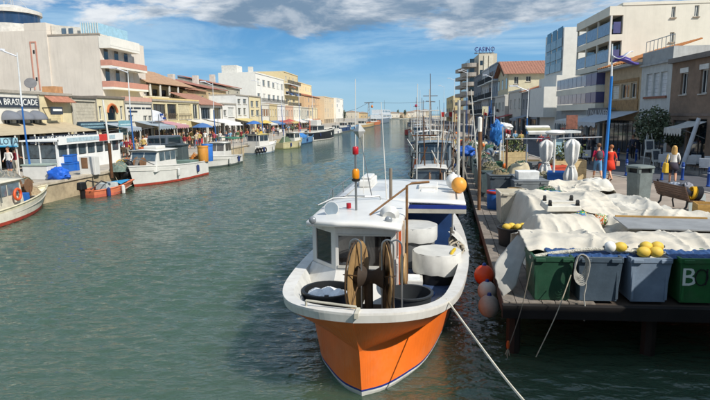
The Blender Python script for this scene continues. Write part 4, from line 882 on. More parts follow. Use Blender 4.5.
# lamp posts: blue curved lower tube, white upper tube, wing-shaped purple lamp heads
def lamp_post(label, base, H=9.2, detail=True, lean=.25, col='2270b8', head='r', side=1):
    t = thing('street_lamp', label, 'street lamp', group='blue street lamps along the canal')
    bm_ = M(col, .35, var=.1, spec=.5); hb = (.78 if detail else .62)*H
    b = MB(); b.lathe([(.14, 0), (.14, .05), (.08, .08)], 10); b.build('foot', M('4a6a60', .7), t, True)
    pts = [(-lean*.9*side*(1-k/14)**2.0*1.0+0*side, 0, hb*k/14) for k in range(15)]; x0 = pts[0][0]; pts = [(p[0]-x0, 0, p[2]) for p in pts]; xt = pts[-1][0]
    b = MB(); rb_ = .076 if detail else .062; b.tube(pts, [rb_-.02*k/14 for k in range(15)], 10); b.build('lower_tube', bm_, t, True)
    b = MB(); b.tube([(xt-.0, 0, hb-.25), (xt-.05*side, 0, H)], [.05, .025], 8); b.build('upper_tube', M('d5d8d8', .4), t, True)
    wm = M('4b3f8a', .4, var=.1); wh = M('d8dae0', .4)
    zl = H-.75
    def wing(z, L, th, mat, nm, dx=.1, curl=.2):
        b = MB(); n = 12
        def fn(u, v_):
            x = xt+dx+L*u*side; y = (v_-.5)*.42*sin(pi*(.12+.8*u)); zz = z+curl*sin(u*pi*1.6)*.35+th*.0; return (x, y, zz)
        b.grid(fn, n, 4); o = b.build(nm, mat, t, True, solid=th); return o
    if detail: wing(zl, 1.05, .08, wm, 'lamp_head', -.0, .28); wing(zl+.27, .85, .03, wh, 'fin', -.05, -.42); wing(zl+.14, .65, .09, wm, 'lamp_head', .08, .16)
    else:
        b = MB(); b.tube([(xt, 0, H-.2), (xt+.9*side, 0, H+.15)], .04, 6); b.build('arm', wh, t); b = MB(); b.obox((xt+1.05*side, 0, H+.17), (.6, .25, .1)); b.build('lamp_head', wh, t)
    return place(t, base)
L0 = gz(603, 187); zt = atY(604, 44, L0.y)
lamp_post('blue curved street lamp with purple wing head beside the tarpaulins', (L0.x, L0.y, 1.1), zt.z-1.1, True, .10)
for px, py, yt, l in ((527, 157, 88, 'blue street lamp standing behind the pale market canopy'), (491, 134, 76, 'tall thin blue street lamp before the casino houses'), (466, 126, 70, 'blue street lamp far along the right quay')):
    p = gz(px, py); z_ = atY(px, yt, p.y).z; lamp_post(l, p, z_-1.1, False, .1, '2464a6', side=-1)
for Y_, yt, l in ((84, 72, 'slim blue street lamp right of the far right boats, nearest of three'), (108, 79, 'slim blue street lamp right of the far right boats, middle of three'), (140, 86, 'slim blue street lamp right of the far right boats, farthest of three')):
    zz = atY(455, yt, Y_).z; lamp_post(l, (8.7, Y_, 1.1), zz-1.1, False, .1, '2b4f8c', side=-1)
# leaning white mast on the right
a, b_ = atY(682, 168, 30), atY(699, 118, 30); o = MB().tube([a, b_], [.12, .10], 10).build('leaning_mast', M('b9bec4', .45), None, True); tag(o, 'pale grey mast leaning over the cafe chairs at the right', 'mast')
# string line across and white poles with closed parasols, lit table tops
def closed_parasol(label, c, h=2.4):
    t = thing('parasol', label, 'parasol', group='closed white parasols'); b = MB(); b.tube([(0, 0, 0), (0, 0, h)], .03, 8); b.build('pole', STEEL, t)
    b = MB()
    def fn(u, v_):
        a = 2*pi*u; z = .22+(h-.25)*v_; r = .10+.20*v_**1.2+.09*sin(pi*min(1, v_*3))*(v_ < .4); r += .05*(1-v_); r -= .10*math.exp(-((v_-.44)/.06)**2); r *= 1-.85*sst(.9, 1, v_); r *= 1+.22*sin(a*7+2*v_); return (r*cos(a), r*sin(a), z)
    b.grid(fn, 42, 16); b.build('cloth', M('cfcdc8', .8, var=.15, bump=.2), t, True)
    b = MB(); b.lathe([(.25, 0), (.25, .06), (.06, .1)], 14); b.build('base', M('8a8a88', .8), t, True); k = MB(); k.lathe([(.15, .95), (.17, 1.0), (.15, 1.05)], 12, closed=False); k.build('tie', M('b8b6b0', .8), t)
    return place(t, c)
q = gz(533, 178); closed_parasol('closed white parasol left of the plant boxes', (q.x, 25.5, 1.1), atY(533, 139, 25.5).z-1.1)
q = atY(571, 170, 23.5); closed_parasol('closed white parasol in front of the white cafe chairs', (q.x, 23.5, 1.1), atY(571, 138, 23.5).z-1.1)
def pole_lamp(label, px, Y, ytop):
    c = atY(px, 150, Y); z = atY(px, ytop, Y).z; t = thing('quay_lamp', label, 'lamp', (c.x, Y, 1.1)); b = MB(); b.tube([(c.x, Y, 1.1), (c.x, Y, z)], .05, 8); b.build('pole', WHITE, t)
    b = MB(); b.ball((c.x, Y, z+.02), .32, 14, 8, (1.35, .9, .38)); b.build('shade', M('e6e4de', .4), t, True); return t
pole_lamp('white pole with oval lamp shade between the closed parasols', 554.5, 24.5, 133)
o = MB().tube([atY(505, 139, 24.5), atY(555, 138.5, 24.5), atY(602, 137, 24.5)], .022, 5).build('rail_bar', M('b4b8bc', .4, .5), None); tag(o, 'thin horizontal steel bar across the closed parasols', 'bar')
# pale canopy roof left of the oval lamp
t = thing('market_canopy', 'pale striped roll-top canopy behind the oval lamp', 'canopy', gz(546, 170)); c0, c1 = atY(528, 134, 28), atY(552, 131, 28)
for i in range(3): b = MB(); b.obox((c0+c1)/2+Vector((0, .3*i, .12*i)), ((c1-c0).x, .34, .12), 0, .2); b.build('canopy_strip', M(['d8d6ce', '8f8a6a', 'dcdad4'][i], .7), t)
for s in (c0, c1): b = MB(); b.tube([(s.x, 28.2, 1.1), (s.x, 28.2, s.z)], .04, 6); b.build('post', GREY, t)
# planters with shrubs
LEAF = [M('4e5a34', .7, var=.5, scale=3), M('6a7440', .7, var=.4, scale=3), M('3b4a30', .7, var=.4, scale=3)]
def leaf_cloud(name, parent, c, rx, ry, rz_, n, size, mats, seed, hollow=.35, long=1.0):
    rr = random.Random(seed); b = MB()
    for i in range(n):
        while True:
            d = Vector((rr.uniform(-1, 1), rr.uniform(-1, 1), rr.uniform(-1, 1)))
            if hollow < d.length < 1: break
        k = 1+.35*fbm(d.x*2+seed, d.y*2, d.z*2+seed)*2; p = Vector(c)+Vector((d.x*rx*k, d.y*ry*k, d.z*rz_*k)); b.cur = rr.choice(range(len(mats)))
        u = Vector((rr.uniform(-1, 1), rr.uniform(-1, 1), rr.uniform(-.7, .9))).normalized()*size*rr.uniform(.6, 1.3)*long; v_ = u.orthogonal().normalized()*size*.38*rr.uniform(.7, 1.2); v_.rotate(Quaternion(u.normalized(), rr.uniform(0, 6)))
        b.add([p-u*.5, p+v_, p+u*.6, p-v_], [(0, 1, 2, 3)])
    return b.build(name, mats, parent)
def planter(label, c, w_, h_, seed, plant_label, rz=0):
    wood_box(label, c, w_, w_*.7, h_, rz, 'c9b183', 3)
    t = thing('shrub', plant_label, 'shrub', (c[0], c[1], c[2]+h_*.85)); b = MB()
    for k in range(5): a = k*1.3; b.tube([(c[0], c[1], c[2]+h_*.85), (c[0]+.25*cos(a), c[1]+.2*sin(a), c[2]+h_+.45)], [.02, .008], 5)
    b.build('stem', M('5a4630', .8), t); leaf_cloud('leaves', t, (c[0], c[1], c[2]+h_+.38), w_*.52, w_*.40, .50, 420, .13, LEAF, seed)
p = gz(544, 171); planter('pale timber plant box between the closed parasols', (p.x+.2, 27.5, 1.1), 1.5, .95, 3, 'bushy green shrub in the plant box between the closed parasols')
p = atY(513, 150, 33); planter('pale timber plant box below the blue bundle', (p.x, 33, 1.1), 1.5, 1.0, 5, 'green shrub in the plant box below the blue bundle')
lump('bundle', 'blue tarpaulin bundle tied up on the white post', 'bundle', atY(497, 133, 31), .36, .3, .62, M('2c70b4', .6, var=.3), 3, .35)
lump('bundle', 'white sheet bundle on top of the blue bundle', 'bundle', atY(504, 127, 31.2), .45, .3, .22, M('d8d6d0', .6), 8)
lump('bundle', 'bright blue bundle on the dock near the red net', 'bundle', atY(466, 151, 26), .42, .3, .24, M('1f55a8', .6, var=.3), 4, .35)
# olive trees by the cafe
def tree(label, base, H, cr_, seed, mats, n=2200, size=.16, trunk=.10, name='tree', squash=1.0, group=None):
    t = thing(name, label, 'tree', base, group); rr = random.Random(seed); b = MB(); B0 = Vector(base)
    b.tube([B0, B0+Vector((.05, .03, H*.3)), B0+Vector((.0, .06, H*.55))], [trunk, trunk*.8, trunk*.6], 8)
    for k in range(7):
        a = k*.95+rr.random(); e = rr.uniform(.3, 1.0); b.tube([B0+Vector((.02, .05, H*rr.uniform(.35, .52))), B0+Vector((cr_*.45*cos(a), cr_*.45*sin(a), H*(.55+.12*e))), B0+Vector((cr_*.85*cos(a), cr_*.85*sin(a), H*(.62+.28*e)))], [trunk*.5, trunk*.3, trunk*.1], 5)
    b.build('trunk', M('5b4a3a', .9, var=.4), t)
    leaf_cloud('crown', t, B0+Vector((0, 0, H*.70)), cr_, cr_, H*.32*squash, n, size, mats, seed, .15); return t
OLIVE = [M('5f6b4e', .7, var=.4), M('78826a', .7, var=.4), M('46523c', .7, var=.4)]
p = gz(651, 165); tree('bushy olive tree in front of the white shop house', (p.x, p.y, 1.1), 3.4, 1.05, 11, OLIVE)
p = gz(678, 165); tree('smaller olive tree beside the leaning mast', (p.x, p.y, 1.1), 2.4, .85, 12, OLIVE, 1400)
# white cafe chairs and tables
def chair_proto():
    t = thing('cafe_chair', '', 'chair', group='white cafe chairs on the shop terrace'); wm = M('d2d4d6', .4)
    b = MB(); b.box(-.24, .24, -.24, .24, .43, .46); b.build('seat', wm, t, bevel=.01); b = MB(); b.obox((0, .25, .70), (.48, .025, .42), 0, -.15); b.build('backrest', wm, t, bevel=.01)
    for x in (-.21, .21):
        for y in (-.21, .21): b = MB(); b.tube([(x, y, 0), (x, y, .43)], .016, 5); b.build('leg', DGREY, t)
    return t
ch = chair_proto(); first = True
spots = [(568, 163, 2.8), (577, 163, 2.7), (586, 164, 2.9), (663, 170, 2.6), (668, 168, 2.4), (690, 172, 2.7), (696, 171, 2.5), (705, 176, 2.4), (709, 173, 2.6)]
nm = ['left of the pink walker, first', 'left of the pink walker, second', 'left of the pink walker, third', 'left of the blond walker, nearer one', 'left of the blond walker, farther one', 'right of the leaning mast, first', 'right of the leaning mast, second', 'at the right frame edge, nearer one', 'at the right frame edge, farther one']
for (px, py, rz), n_ in zip(spots, nm):
    l = 'white cafe chair ' + n_; p = gz(px, py)
    if first: ch['label'] = l; place(ch, p, rz); first = False
    else: dup(ch, l, p, rz)
def table_proto():
    t = thing('cafe_table', '', 'table', group='dark cafe tables on the shop terrace'); b = MB(); b.box(-.38, .38, -.38, .38, .71, .74); b.build('top', M('2c2a2c', .4), t, bevel=.008); b = MB(); b.tube([(0, 0, 0), (0, 0, .71)], .03, 6); b.box(-.25, .25, -.04, .04, 0, .03); b.build('stand', BLACK, t); return t
tb = table_proto(); first = True
for i, (px, py) in enumerate(((572, 161), (656, 165), (665, 164), (688, 166), (700, 166), (707, 169))):
    l = 'dark square cafe table on the right terrace, %s from the left' % ORD[i]; p = gz(px, py)
    if first: tb['label'] = l; place(tb, p); first = False
    else: dup(tb, l, p)
# menu easel
def easel(label, c, rz, w_=.65, h_=1.55):
    t = thing('menu_board', label, 'menu board')
    for s in (-1, 1): b = MB(); b.tube([(s*w_/2, -.3, 0), (s*.12, 0, h_)], .025, 6); b.build('leg', M('c6c6c0', .6), t)
    b = MB(); b.tube([(0, .45, 0), (0, .05, h_*.95)], .025, 6); b.build('leg', M('c6c6c0', .6), t)
    b = MB(); b.obox((0, -.13, h_*.62), (.55, .03, .75), 0, -.19); p = b.build('panel', M('dedcd4', .6), t); b = MB(); b.obox((0, -.152, h_*.64), (.4, .006, .5), 0, -.19); b.build('sheet', M('5a6068', .7, var=.6, scale=14), p)
    return place(t, c, rz)
p = gz(647, 166); easel('white easel menu board in front of the olive tree', p, .1, .8, 1.95); p = gz(654, 167); easel('dark small menu board right of the easel', p, .2, .5, 1.1)
# shoppers on the right pavement
SH = [(583, 160, '2a2c34', '2a2a30'), (588, 161, '5a5458', '33333a'), (592, 160, '26282e', '3a3a44'), (632, 160, '3a3d4c', '24242a'), (637, 161, '1f2230', '2c2c34')]
PL = ['in dark jacket at the left of the grey sign shop', 'in grey shirt under the grey sign', 'in black clothes right under the grey sign', 'in slate jacket outside the awning shop, left one', 'in navy jacket outside the awning shop, right one']
for i, (px, py, a, b_) in enumerate(SH): person('shopper '+PL[i], gz(px, py)+Vector((0, 0, .0)), R.uniform(0, 6), a, b_, key='s%d' % (i % 2), pose=STAND if i % 2 else CARRY, sleeves=True, skin=i % 3)
# ================================================================== architecture kit
def yX(px, X, py=100): return atX(px, py, X).y
def zX(px, py, X): return atX(px, py, X).z
def cells(u0, u1, z0, z1, holes):
    us = sorted({u0, u1, *[min(max(h[i], u0), u1) for h in holes for i in (0, 1)]}); zs = sorted({z0, z1, *[min(max(h[i], z0), z1) for h in holes for i in (2, 3)]})
    for a, b in zip(us, us[1:]):
        for c, d in zip(zs, zs[1:]):
            if b-a > 1e-4 and d-c > 1e-4 and not any(h[0] <= a+1e-5 and b <= h[1]+1e-5 and h[2] <= c+1e-5 and d <= h[3]+1e-5 for h in holes): yield a, b, c, d
def fx_box(mb, X, sg, d0, d1, y0, y1, z0, z1):
    """box on a canal-facing plane: d = depth behind the plane (negative = proud)"""
    a, b = X+sg*d0, X+sg*d1; mb.box(min(a, b), max(a, b), y0, y1, z0, z1)
def facade(mb, X, sg, y0, y1, z0, z1, holes, th=.28):
    for a, b, c, d in cells(y0, y1, z0, z1, holes): fx_box(mb, X, sg, 0, th, a, b, c, d)
def endwall(mb, Y, x0, x1, z0, z1, holes, th=.28):
    for a, b, c, d in cells(x0, x1, z0, z1, holes): mb.box(a, b, Y, Y+th, c, d)
FRW = M('cfcfc8', .5); FRD = M('4a4038', .5)
def window(par, X, sg, y0, y1, z0, z1, kind='casement', pane=None, frame=None, sill=True, depth=.12):
    fm = frame or FRW; f = MB(); w_ = .06
    if kind == 'shutter':     # closed roller / panel shutters
        for i in range(6): fx_box(f, X, sg, depth+.004*(i % 2), depth+.05, y0, y1, z0+(z1-z0)*i/6, z0+(z1-z0)*(i+1)/6-.01)
        o = f.build('shutter', fm, par)
    else:
        for a, b in ((y0, y0+w_), (y1-w_, y1)): fx_box(f, X, sg, depth, depth+.07, a, b, z0, z1)
        fx_box(f, X, sg, depth, depth+.07, y0+w_, y1-w_, z0, z0+w_); fx_box(f, X, sg, depth, depth+.07, y0+w_, y1-w_, z1-w_, z1)
        n = max(1, round((y1-y0)/.9))
        for k in range(1, n+ (n == 1)): m = y0+(y1-y0)*k/(n if n > 1 else 2); fx_box(f, X, sg, depth+.005, depth+.065, m-.03, m+.03, z0+w_, z1-w_)
        o = f.build('window', fm, par); p = MB(); fx_box(p, X, sg, depth+.03, depth+.045, y0+w_, y1-w_, z0+w_, z1-w_); p.build('pane', pane or GLASS, o)
    if sill: s = MB(); fx_box(s, X, sg, -.08, depth, y0-.05, y1+.05, z0-.07, z0-.003); s.build('sill', M('b5b0a6', .7), o)
    return o
def window_y(par, Y, x0, x1, z0, z1, frame=None, pane=None, depth=.1):
    fm = frame or FRW; f = MB(); w_ = .06
    for a, b in ((x0, x0+w_), (x1-w_, x1)): f.box(a, b, Y+depth, Y+depth+.07, z0, z1)
    f.box(x0+w_, x1-w_, Y+depth, Y+depth+.07, z0, z0+w_); f.box(x0+w_, x1-w_, Y+depth, Y+depth+.07, z1-w_, z1); f.box((x0+x1)/2-.03, (x0+x1)/2+.03, Y+depth+.005, Y+depth+.06, z0+w_, z1-w_)
    o = f.build('window', fm, par); p = MB(); p.box(x0+w_, x1-w_, Y+depth+.03, Y+depth+.045, z0+w_, z1-w_); p.build('pane', pane or GLASS, o)
    s = MB(); s.box(x0-.08, x1+.08, Y-.1, Y+depth, z0-.09, z0-.004); s.build('sill', M('9a8a78', .7), o); return o
def tiles(par, name, quad, nu, nv, mat=None):
    """tiled slope: quad = eave-left, eave-right, ridge-right, ridge-left; rows of half-round tiles as relief"""
    a, b, c, d = [Vector(q) for q in quad]; m = MB(); n = (b-a).cross(d-a).normalized()
    if n.z < 0: n = -n
    def fn(u, v_):
        p = a.lerp(b, u).lerp(d.lerp(c, u), v_); return tuple(p+n*(.05*abs(sin(u*nu*pi))+.03*(1-((v_*nv) % 1))))
    m.grid(fn, min(nu*4, 200), nv*2); return m.build(name, mat or TILE, par, False, solid=.06)
def awning(par, X, sg, y0, y1, z, out, drop, mat, val=.22, name='awning'):
    b = MB(); a0 = X-sg*.02; a1 = X-sg*out
    def fn(u, v_): return (a0+(a1-a0)*v_, y0+(y1-y0)*u, z-drop*v_-.05*sin(pi*v_))
    b.grid(fn, 12, 5); fs = MB
    b.grid(lambda u, v_: (a1, y0+(y1-y0)*u, z-drop-val*v_*(1+.25*sin(u*40))), 36, 2)
    o = b.build(name, mat, par, False, solid=.02)
    for y in (y0+.1, y1-.1): k = MB(); k.tube([(a0, y, z-.9), (a1, y, z-drop)], .02, 5); k.build('arm', GREY, o)
    return o
def balcony(par, X, sg, y0, y1, z, out=1.2, h=1.0, slab=None, rail='bars', rmat=None):
    s = MB(); fx_box(s, X, sg, -out, -.002, y0, y1, z-.18, z); o = s.build('balcony', slab or WHITE, par)
    r = MB()
    if rail == 'bars':
        fx_box(r, X, sg, -out+.02, -out+.06, y0, y1, z+h-.05, z+h); n = int((y1-y0)/.14)
        for i in range(n+1): y = y0+(y1-y0-.02)*i/n; fx_box(r, X, sg, -out+.03, -out+.05, y, y+.02, z, z+h-.05)
    else: fx_box(r, X, sg, -out+.0, -out+.05, y0, y1, z+.03, z+h); fx_box(r, X, sg, -out+.051, -.01, y0, y0+.05, z+.03, z+h); fx_box(r, X, sg, -out+.051, -.01, y1-.05, y1, z+.03, z+h)
    r.build('railing', rmat or DGREY, o); return o
def plain_house(name, label, X, sg, y0, y1, z0, z1, wallm, floors, cols, depth=9, win=(.95, 1.35), roof='flat', roofm=None, wins=None, kind='casement', frame=None, balc=None, ground='shop', group='houses along the canal', cat='house', awn=None, rh=1.6, parap=.25):
    t = thing(name, label, cat, (X+sg*depth/2, (y0+y1)/2, z0), group); fh = (z1-z0)/floors; holes = []; ws = []
    for f in range(floors):
        zb = z0+f*fh
        if f == 0 and ground == 'shop':
            n = max(1, int((y1-y0)/3.2))
            for c in range(n): a = y0+(y1-y0)*(c+.10)/n; b = y0+(y1-y0)*(c+.90)/n; ws.append((a, b, zb+.05, zb+fh*.78, 'shop'))
        else:
            for c in range(cols):
                m = y0+(y1-y0)*(c+.5)/cols; w_ = min(win[0], (y1-y0)/cols*.75); ws.append((m-w_/2, m+w_/2, zb+fh*.22, min(zb+fh*.22+win[1], zb+fh*.9), kind if R.random() < .75 else ('shutter' if kind == 'casement' else 'casement')))
    wl = MB(); facade(wl, X, sg, y0, y1, z0, z1, [w_[:4] for w_ in ws])
    fx_box(wl, X, sg, .281, depth, y0, y1, z0, z1-.002); 
    if roof == 'flat': fx_box(wl, X, sg, -.12, .2, y0-.02, y1+.02, z1+.001, z1+parap); fx_box(wl, X, sg, .2, depth, y0, y0+.2, z1, z1+parap-.01)
    wl.build('wall', wallm, t)
    for w_ in ws: window(t, X, sg, *w_[:4], kind='casement' if w_[4] == 'shop' else w_[4], frame=frame or (FRD if w_[4] == 'shop' else None), sill=w_[4] != 'shop')
    if (y1-y0)/max(1, cols) > 1.9 and win[0] < 1.5:
        shm = M(R.choice(['b8b8b0', '7a8a94', '8a6a50', 'a8b0a8', '5a7080']), .7, var=.2)
        for w_ in ws:
            if w_[4] == 'casement' and R.random() < .6:
                for a_ in (w_[0]-.44, w_[1]+.02): s_ = MB(); fx_box(s_, X, sg, -.05, -.004, a_, a_+.42, w_[2], w_[3]); s_.build('open_shutter', shm, t)
    dp = MB(); dp.tube([(X-sg*.07, y1-.12, z0), (X-sg*.07, y1-.12, z1-.05)], .05, 6); dp.build('downpipe', M('9a9a94', .6), t)
    if roof == 'tile':
        e = -.35; X0 = X+sg*e; X1 = X+sg*depth*.55; tiles(t, 'roof', [(X0, y0-.15, z1), (X0, y1+.15, z1), (X1, y1+.15, z1+rh), (X1, y0-.15, z1+rh)], int((y1-y0)/.45), 8, roofm)
        g = MB(); g.prism([(X+sg*.3, z1), (X1, z1+rh-.1), (X+sg*depth, z1)] if sg > 0 else [(X+sg*depth, z1), (X1, z1+rh-.1), (X+sg*.3, z1)], (y0+.02, y1-.02)); g.build('gable', wallm, t)
    if balc:
        for f in range(1, floors):
            if f in balc: balcony(t, X, sg, y0+.2, y1-.2, z0+f*fh+.05, 1.0, .95, rail='bars')
    if awn: awning(t, X, sg, y0+.3, y1-.3, z0+fh*.85, 1.8, .6, awn)
    return t
# ================================================================== right bank houses
XR = 16.0; ZG = 1.2
# brown house at the right edge
def brown_house():
    y0, y1 = 27.5, yX(670, XR); zt = zX(672, 64, XR); t = thing('brown_house', 'brown rendered two storey house at the right edge of the picture', 'house', (20, 31, ZG), 'houses along the canal')
    wn = [(679.5, 686, 73, 94.5), (698.5, 706, 69.5, 93.5)]
    H = [(yX(b, XR), yX(a, XR), zX((a+b)/2, d, XR), zX((a+b)/2, c, XR)) for a, b, c, d in wn]
    gs = [(yX(709, XR), yX(690, XR), ZG+.05, ZG+2.7), (yX(688, XR), yX(675, XR), ZG+.05, ZG+2.6)]
    wm = M('85705f', .85, var=.25, scale=2, dirt=.3, bump=.15); b = MB(); facade(b, XR, 1, y0, y1, ZG, zt, H+gs); fx_box(b, XR, 1, .281, 8, y0, y1, ZG, zt-.01); b.build('wall', wm, t)
    c = MB(); fx_box(c, XR, 1, -.28, .3, y0, y1+.02, zt+.001, zt+.28); c.build('cornice', M('77706a', .8), t)
    for h in H:
        window(t, XR, 1, *h, frame=M('d0cec8', .5)); k = MB(); fx_box(k, XR, 1, -.06, -.003, h[0]-.08, h[1]+.08, h[3], h[3]+.28); k.build('lintel', M('d6d4ce', .6), t)
    window(t, XR, 1, *gs[0], frame=FRD, sill=False); window(t, XR, 1, *gs[1], kind='shutter', frame=M('6a6e70', .6), sill=False)
    s = MB(); fx_box(s, XR, 1, -.05, -.004, y0, y1-.05, ZG+2.85, ZG+3.0); s.build('string_course', M('7a6a60', .8), t)
    awning(t, XR, 1, yX(709, XR), yX(690, XR), ZG+2.55, 1.3, .35, M('c9c6c0', .8, var=.2), .35)
    r = MB(); r.box(17.5, 21, 28.5, 32.5, zt+.3, zt+2.3); r.prism([(17.2, zt+2.3), (21, zt+3.0), (21, zt+2.3)], (28.2, 32.8)); r.build('roof_shed', M('8d877e', .8, var=.3, dirt=.4), t)
brown_house()
def white_house():
    y0, y1 = yX(670, XR)+.01, yX(640, XR); zt = zX(655, 50.5, XR); t = thing('white_house', 'pale grey two storey house with three white shutters and roof terrace', 'house', (20, 38, ZG), 'houses along the canal')
    H = [(yX(b, XR), yX(a, XR), zX(655, 96, XR), zX(655, 73, XR)) for a, b in ((645, 650.5), (652, 657.5), (659, 665.5))]
    gs = [(y0+.4, y1-.5, ZG+.05, ZG+2.5)]; wm = M('bdbfbc', .8, var=.15, dirt=.25, streak=.25)
    b = MB(); facade(b, XR, 1, y0, y1, ZG, zt, H+gs); fx_box(b, XR, 1, .281, 7.5, y0, y1, ZG, zt-.01); b.build('wall', wm, t)
    for h in H: window(t, XR, 1, *h, kind='shutter', frame=M('cfd2d4', .6), sill=False)
    s = MB(); fx_box(s, XR, 1, -.1, -.004, H[2][0]-.15, H[0][1]+.15, H[0][2]-.16, H[0][2]-.02); s.build('sill_band', M('8a5a48', .8), t)
    c = MB(); fx_box(c, XR, 1, -.18, .28, y0, y1-.01, zX(655, 65, XR), zX(655, 63, XR)); c.build('cornice', M('a4a6a6', .8), t)
    pp = MB(); fx_box(pp, XR, 1, -.03, -.003, y0+.05, y1-.05, zX(655, 62.5, XR), zt-.05); pp.build('parapet_panel', M('9fa2a2', .8, var=.15, dirt=.3), t)
    for i in range(8): k = MB(); y = y0+.2+(y1-y0-.4)*i/7; fx_box(k, XR, 1, .1, .13, y, y+.03, zt, zt+.7); k.build('terrace_post', STEEL, t)
    k = MB(); fx_box(k, XR, 1, .09, .14, y0+.2, y1-.2, zt+.7, zt+.74); k.build('terrace_rail', STEEL, t); window(t, XR, 1, *gs[0], frame=FRD, sill=False)
white_house()
def beige_house():
    y0, y1 = yX(640, XR)+.01, yX(604, XR); ze = zX(622, 68.5, XR); t = thing('beige_house', 'beige two storey house with tiled eaves behind the blue lamp post', 'house', (20, 44, ZG), 'houses along the canal')
    H = [(yX(b, XR), yX(a, XR), zX(622, 98.5, XR), zX(622, 84.5, XR)) for a, b in ((611, 618.5), (620.5, 628.5), (630, 636.5))]; gs = [(y0+.4, y1-.4, ZG+.05, ZG+2.5)]
    wm = M('b5a184', .85, var=.2, dirt=.3, bump=.1); b = MB(); facade(b, XR, 1, y0, y1, ZG, ze, H+gs); fx_box(b, XR, 1, .281, 8, y0, y1, ZG, ze-.01); b.build('wall', wm, t)
    for i, h in enumerate(H): window(t, XR, 1, *h, kind='shutter' if i < 1 else 'casement', frame=M('cfcdc4', .6), sill=False)
    fr_ = MB(); hy0, hy1 = H[2][0]-.25, H[0][1]+.25; z0_, z1_ = H[0][2]-.12, H[0][3]+.12
    for a, b_, c, d in ((hy0, hy1, z1_, z1_+.22), (hy0, hy0+.2, z0_, z1_), (hy1-.2, hy1, z0_, z1_), (hy0-.1, hy1+.1, z0_-.75, z0_)): fx_box(fr_, XR, 1, -.06, -.003, a, b_, c, d)
    fr_.build('window_surround', M('9a7a52', .8, var=.4, scale=4), t)
    ev = MB(); fx_box(ev, XR, 1, -.6, .0, y0-.02, y1+.1, ze-.03, ze+.16); ev.build('eaves', M('a8a8a4', .8), t)
    tiles(t, 'roof', [(XR-.65, y0-.05, ze+.17), (XR-.65, y1+.12, ze+.17), (XR+3.8, y1+.12, ze+1.6), (XR+3.8, y0-.05, ze+1.6)], 16, 9, M('b8763f', .8, var=.35, scale=6))
    awning(t, XR, 1, y0+.1, y1-.2, ZG+3.15, 2.9, .75, M('b4bac0', .8, var=.15), .3); window(t, XR, 1, *gs[0], frame=FRD, sill=False)
    return t
beige_house()
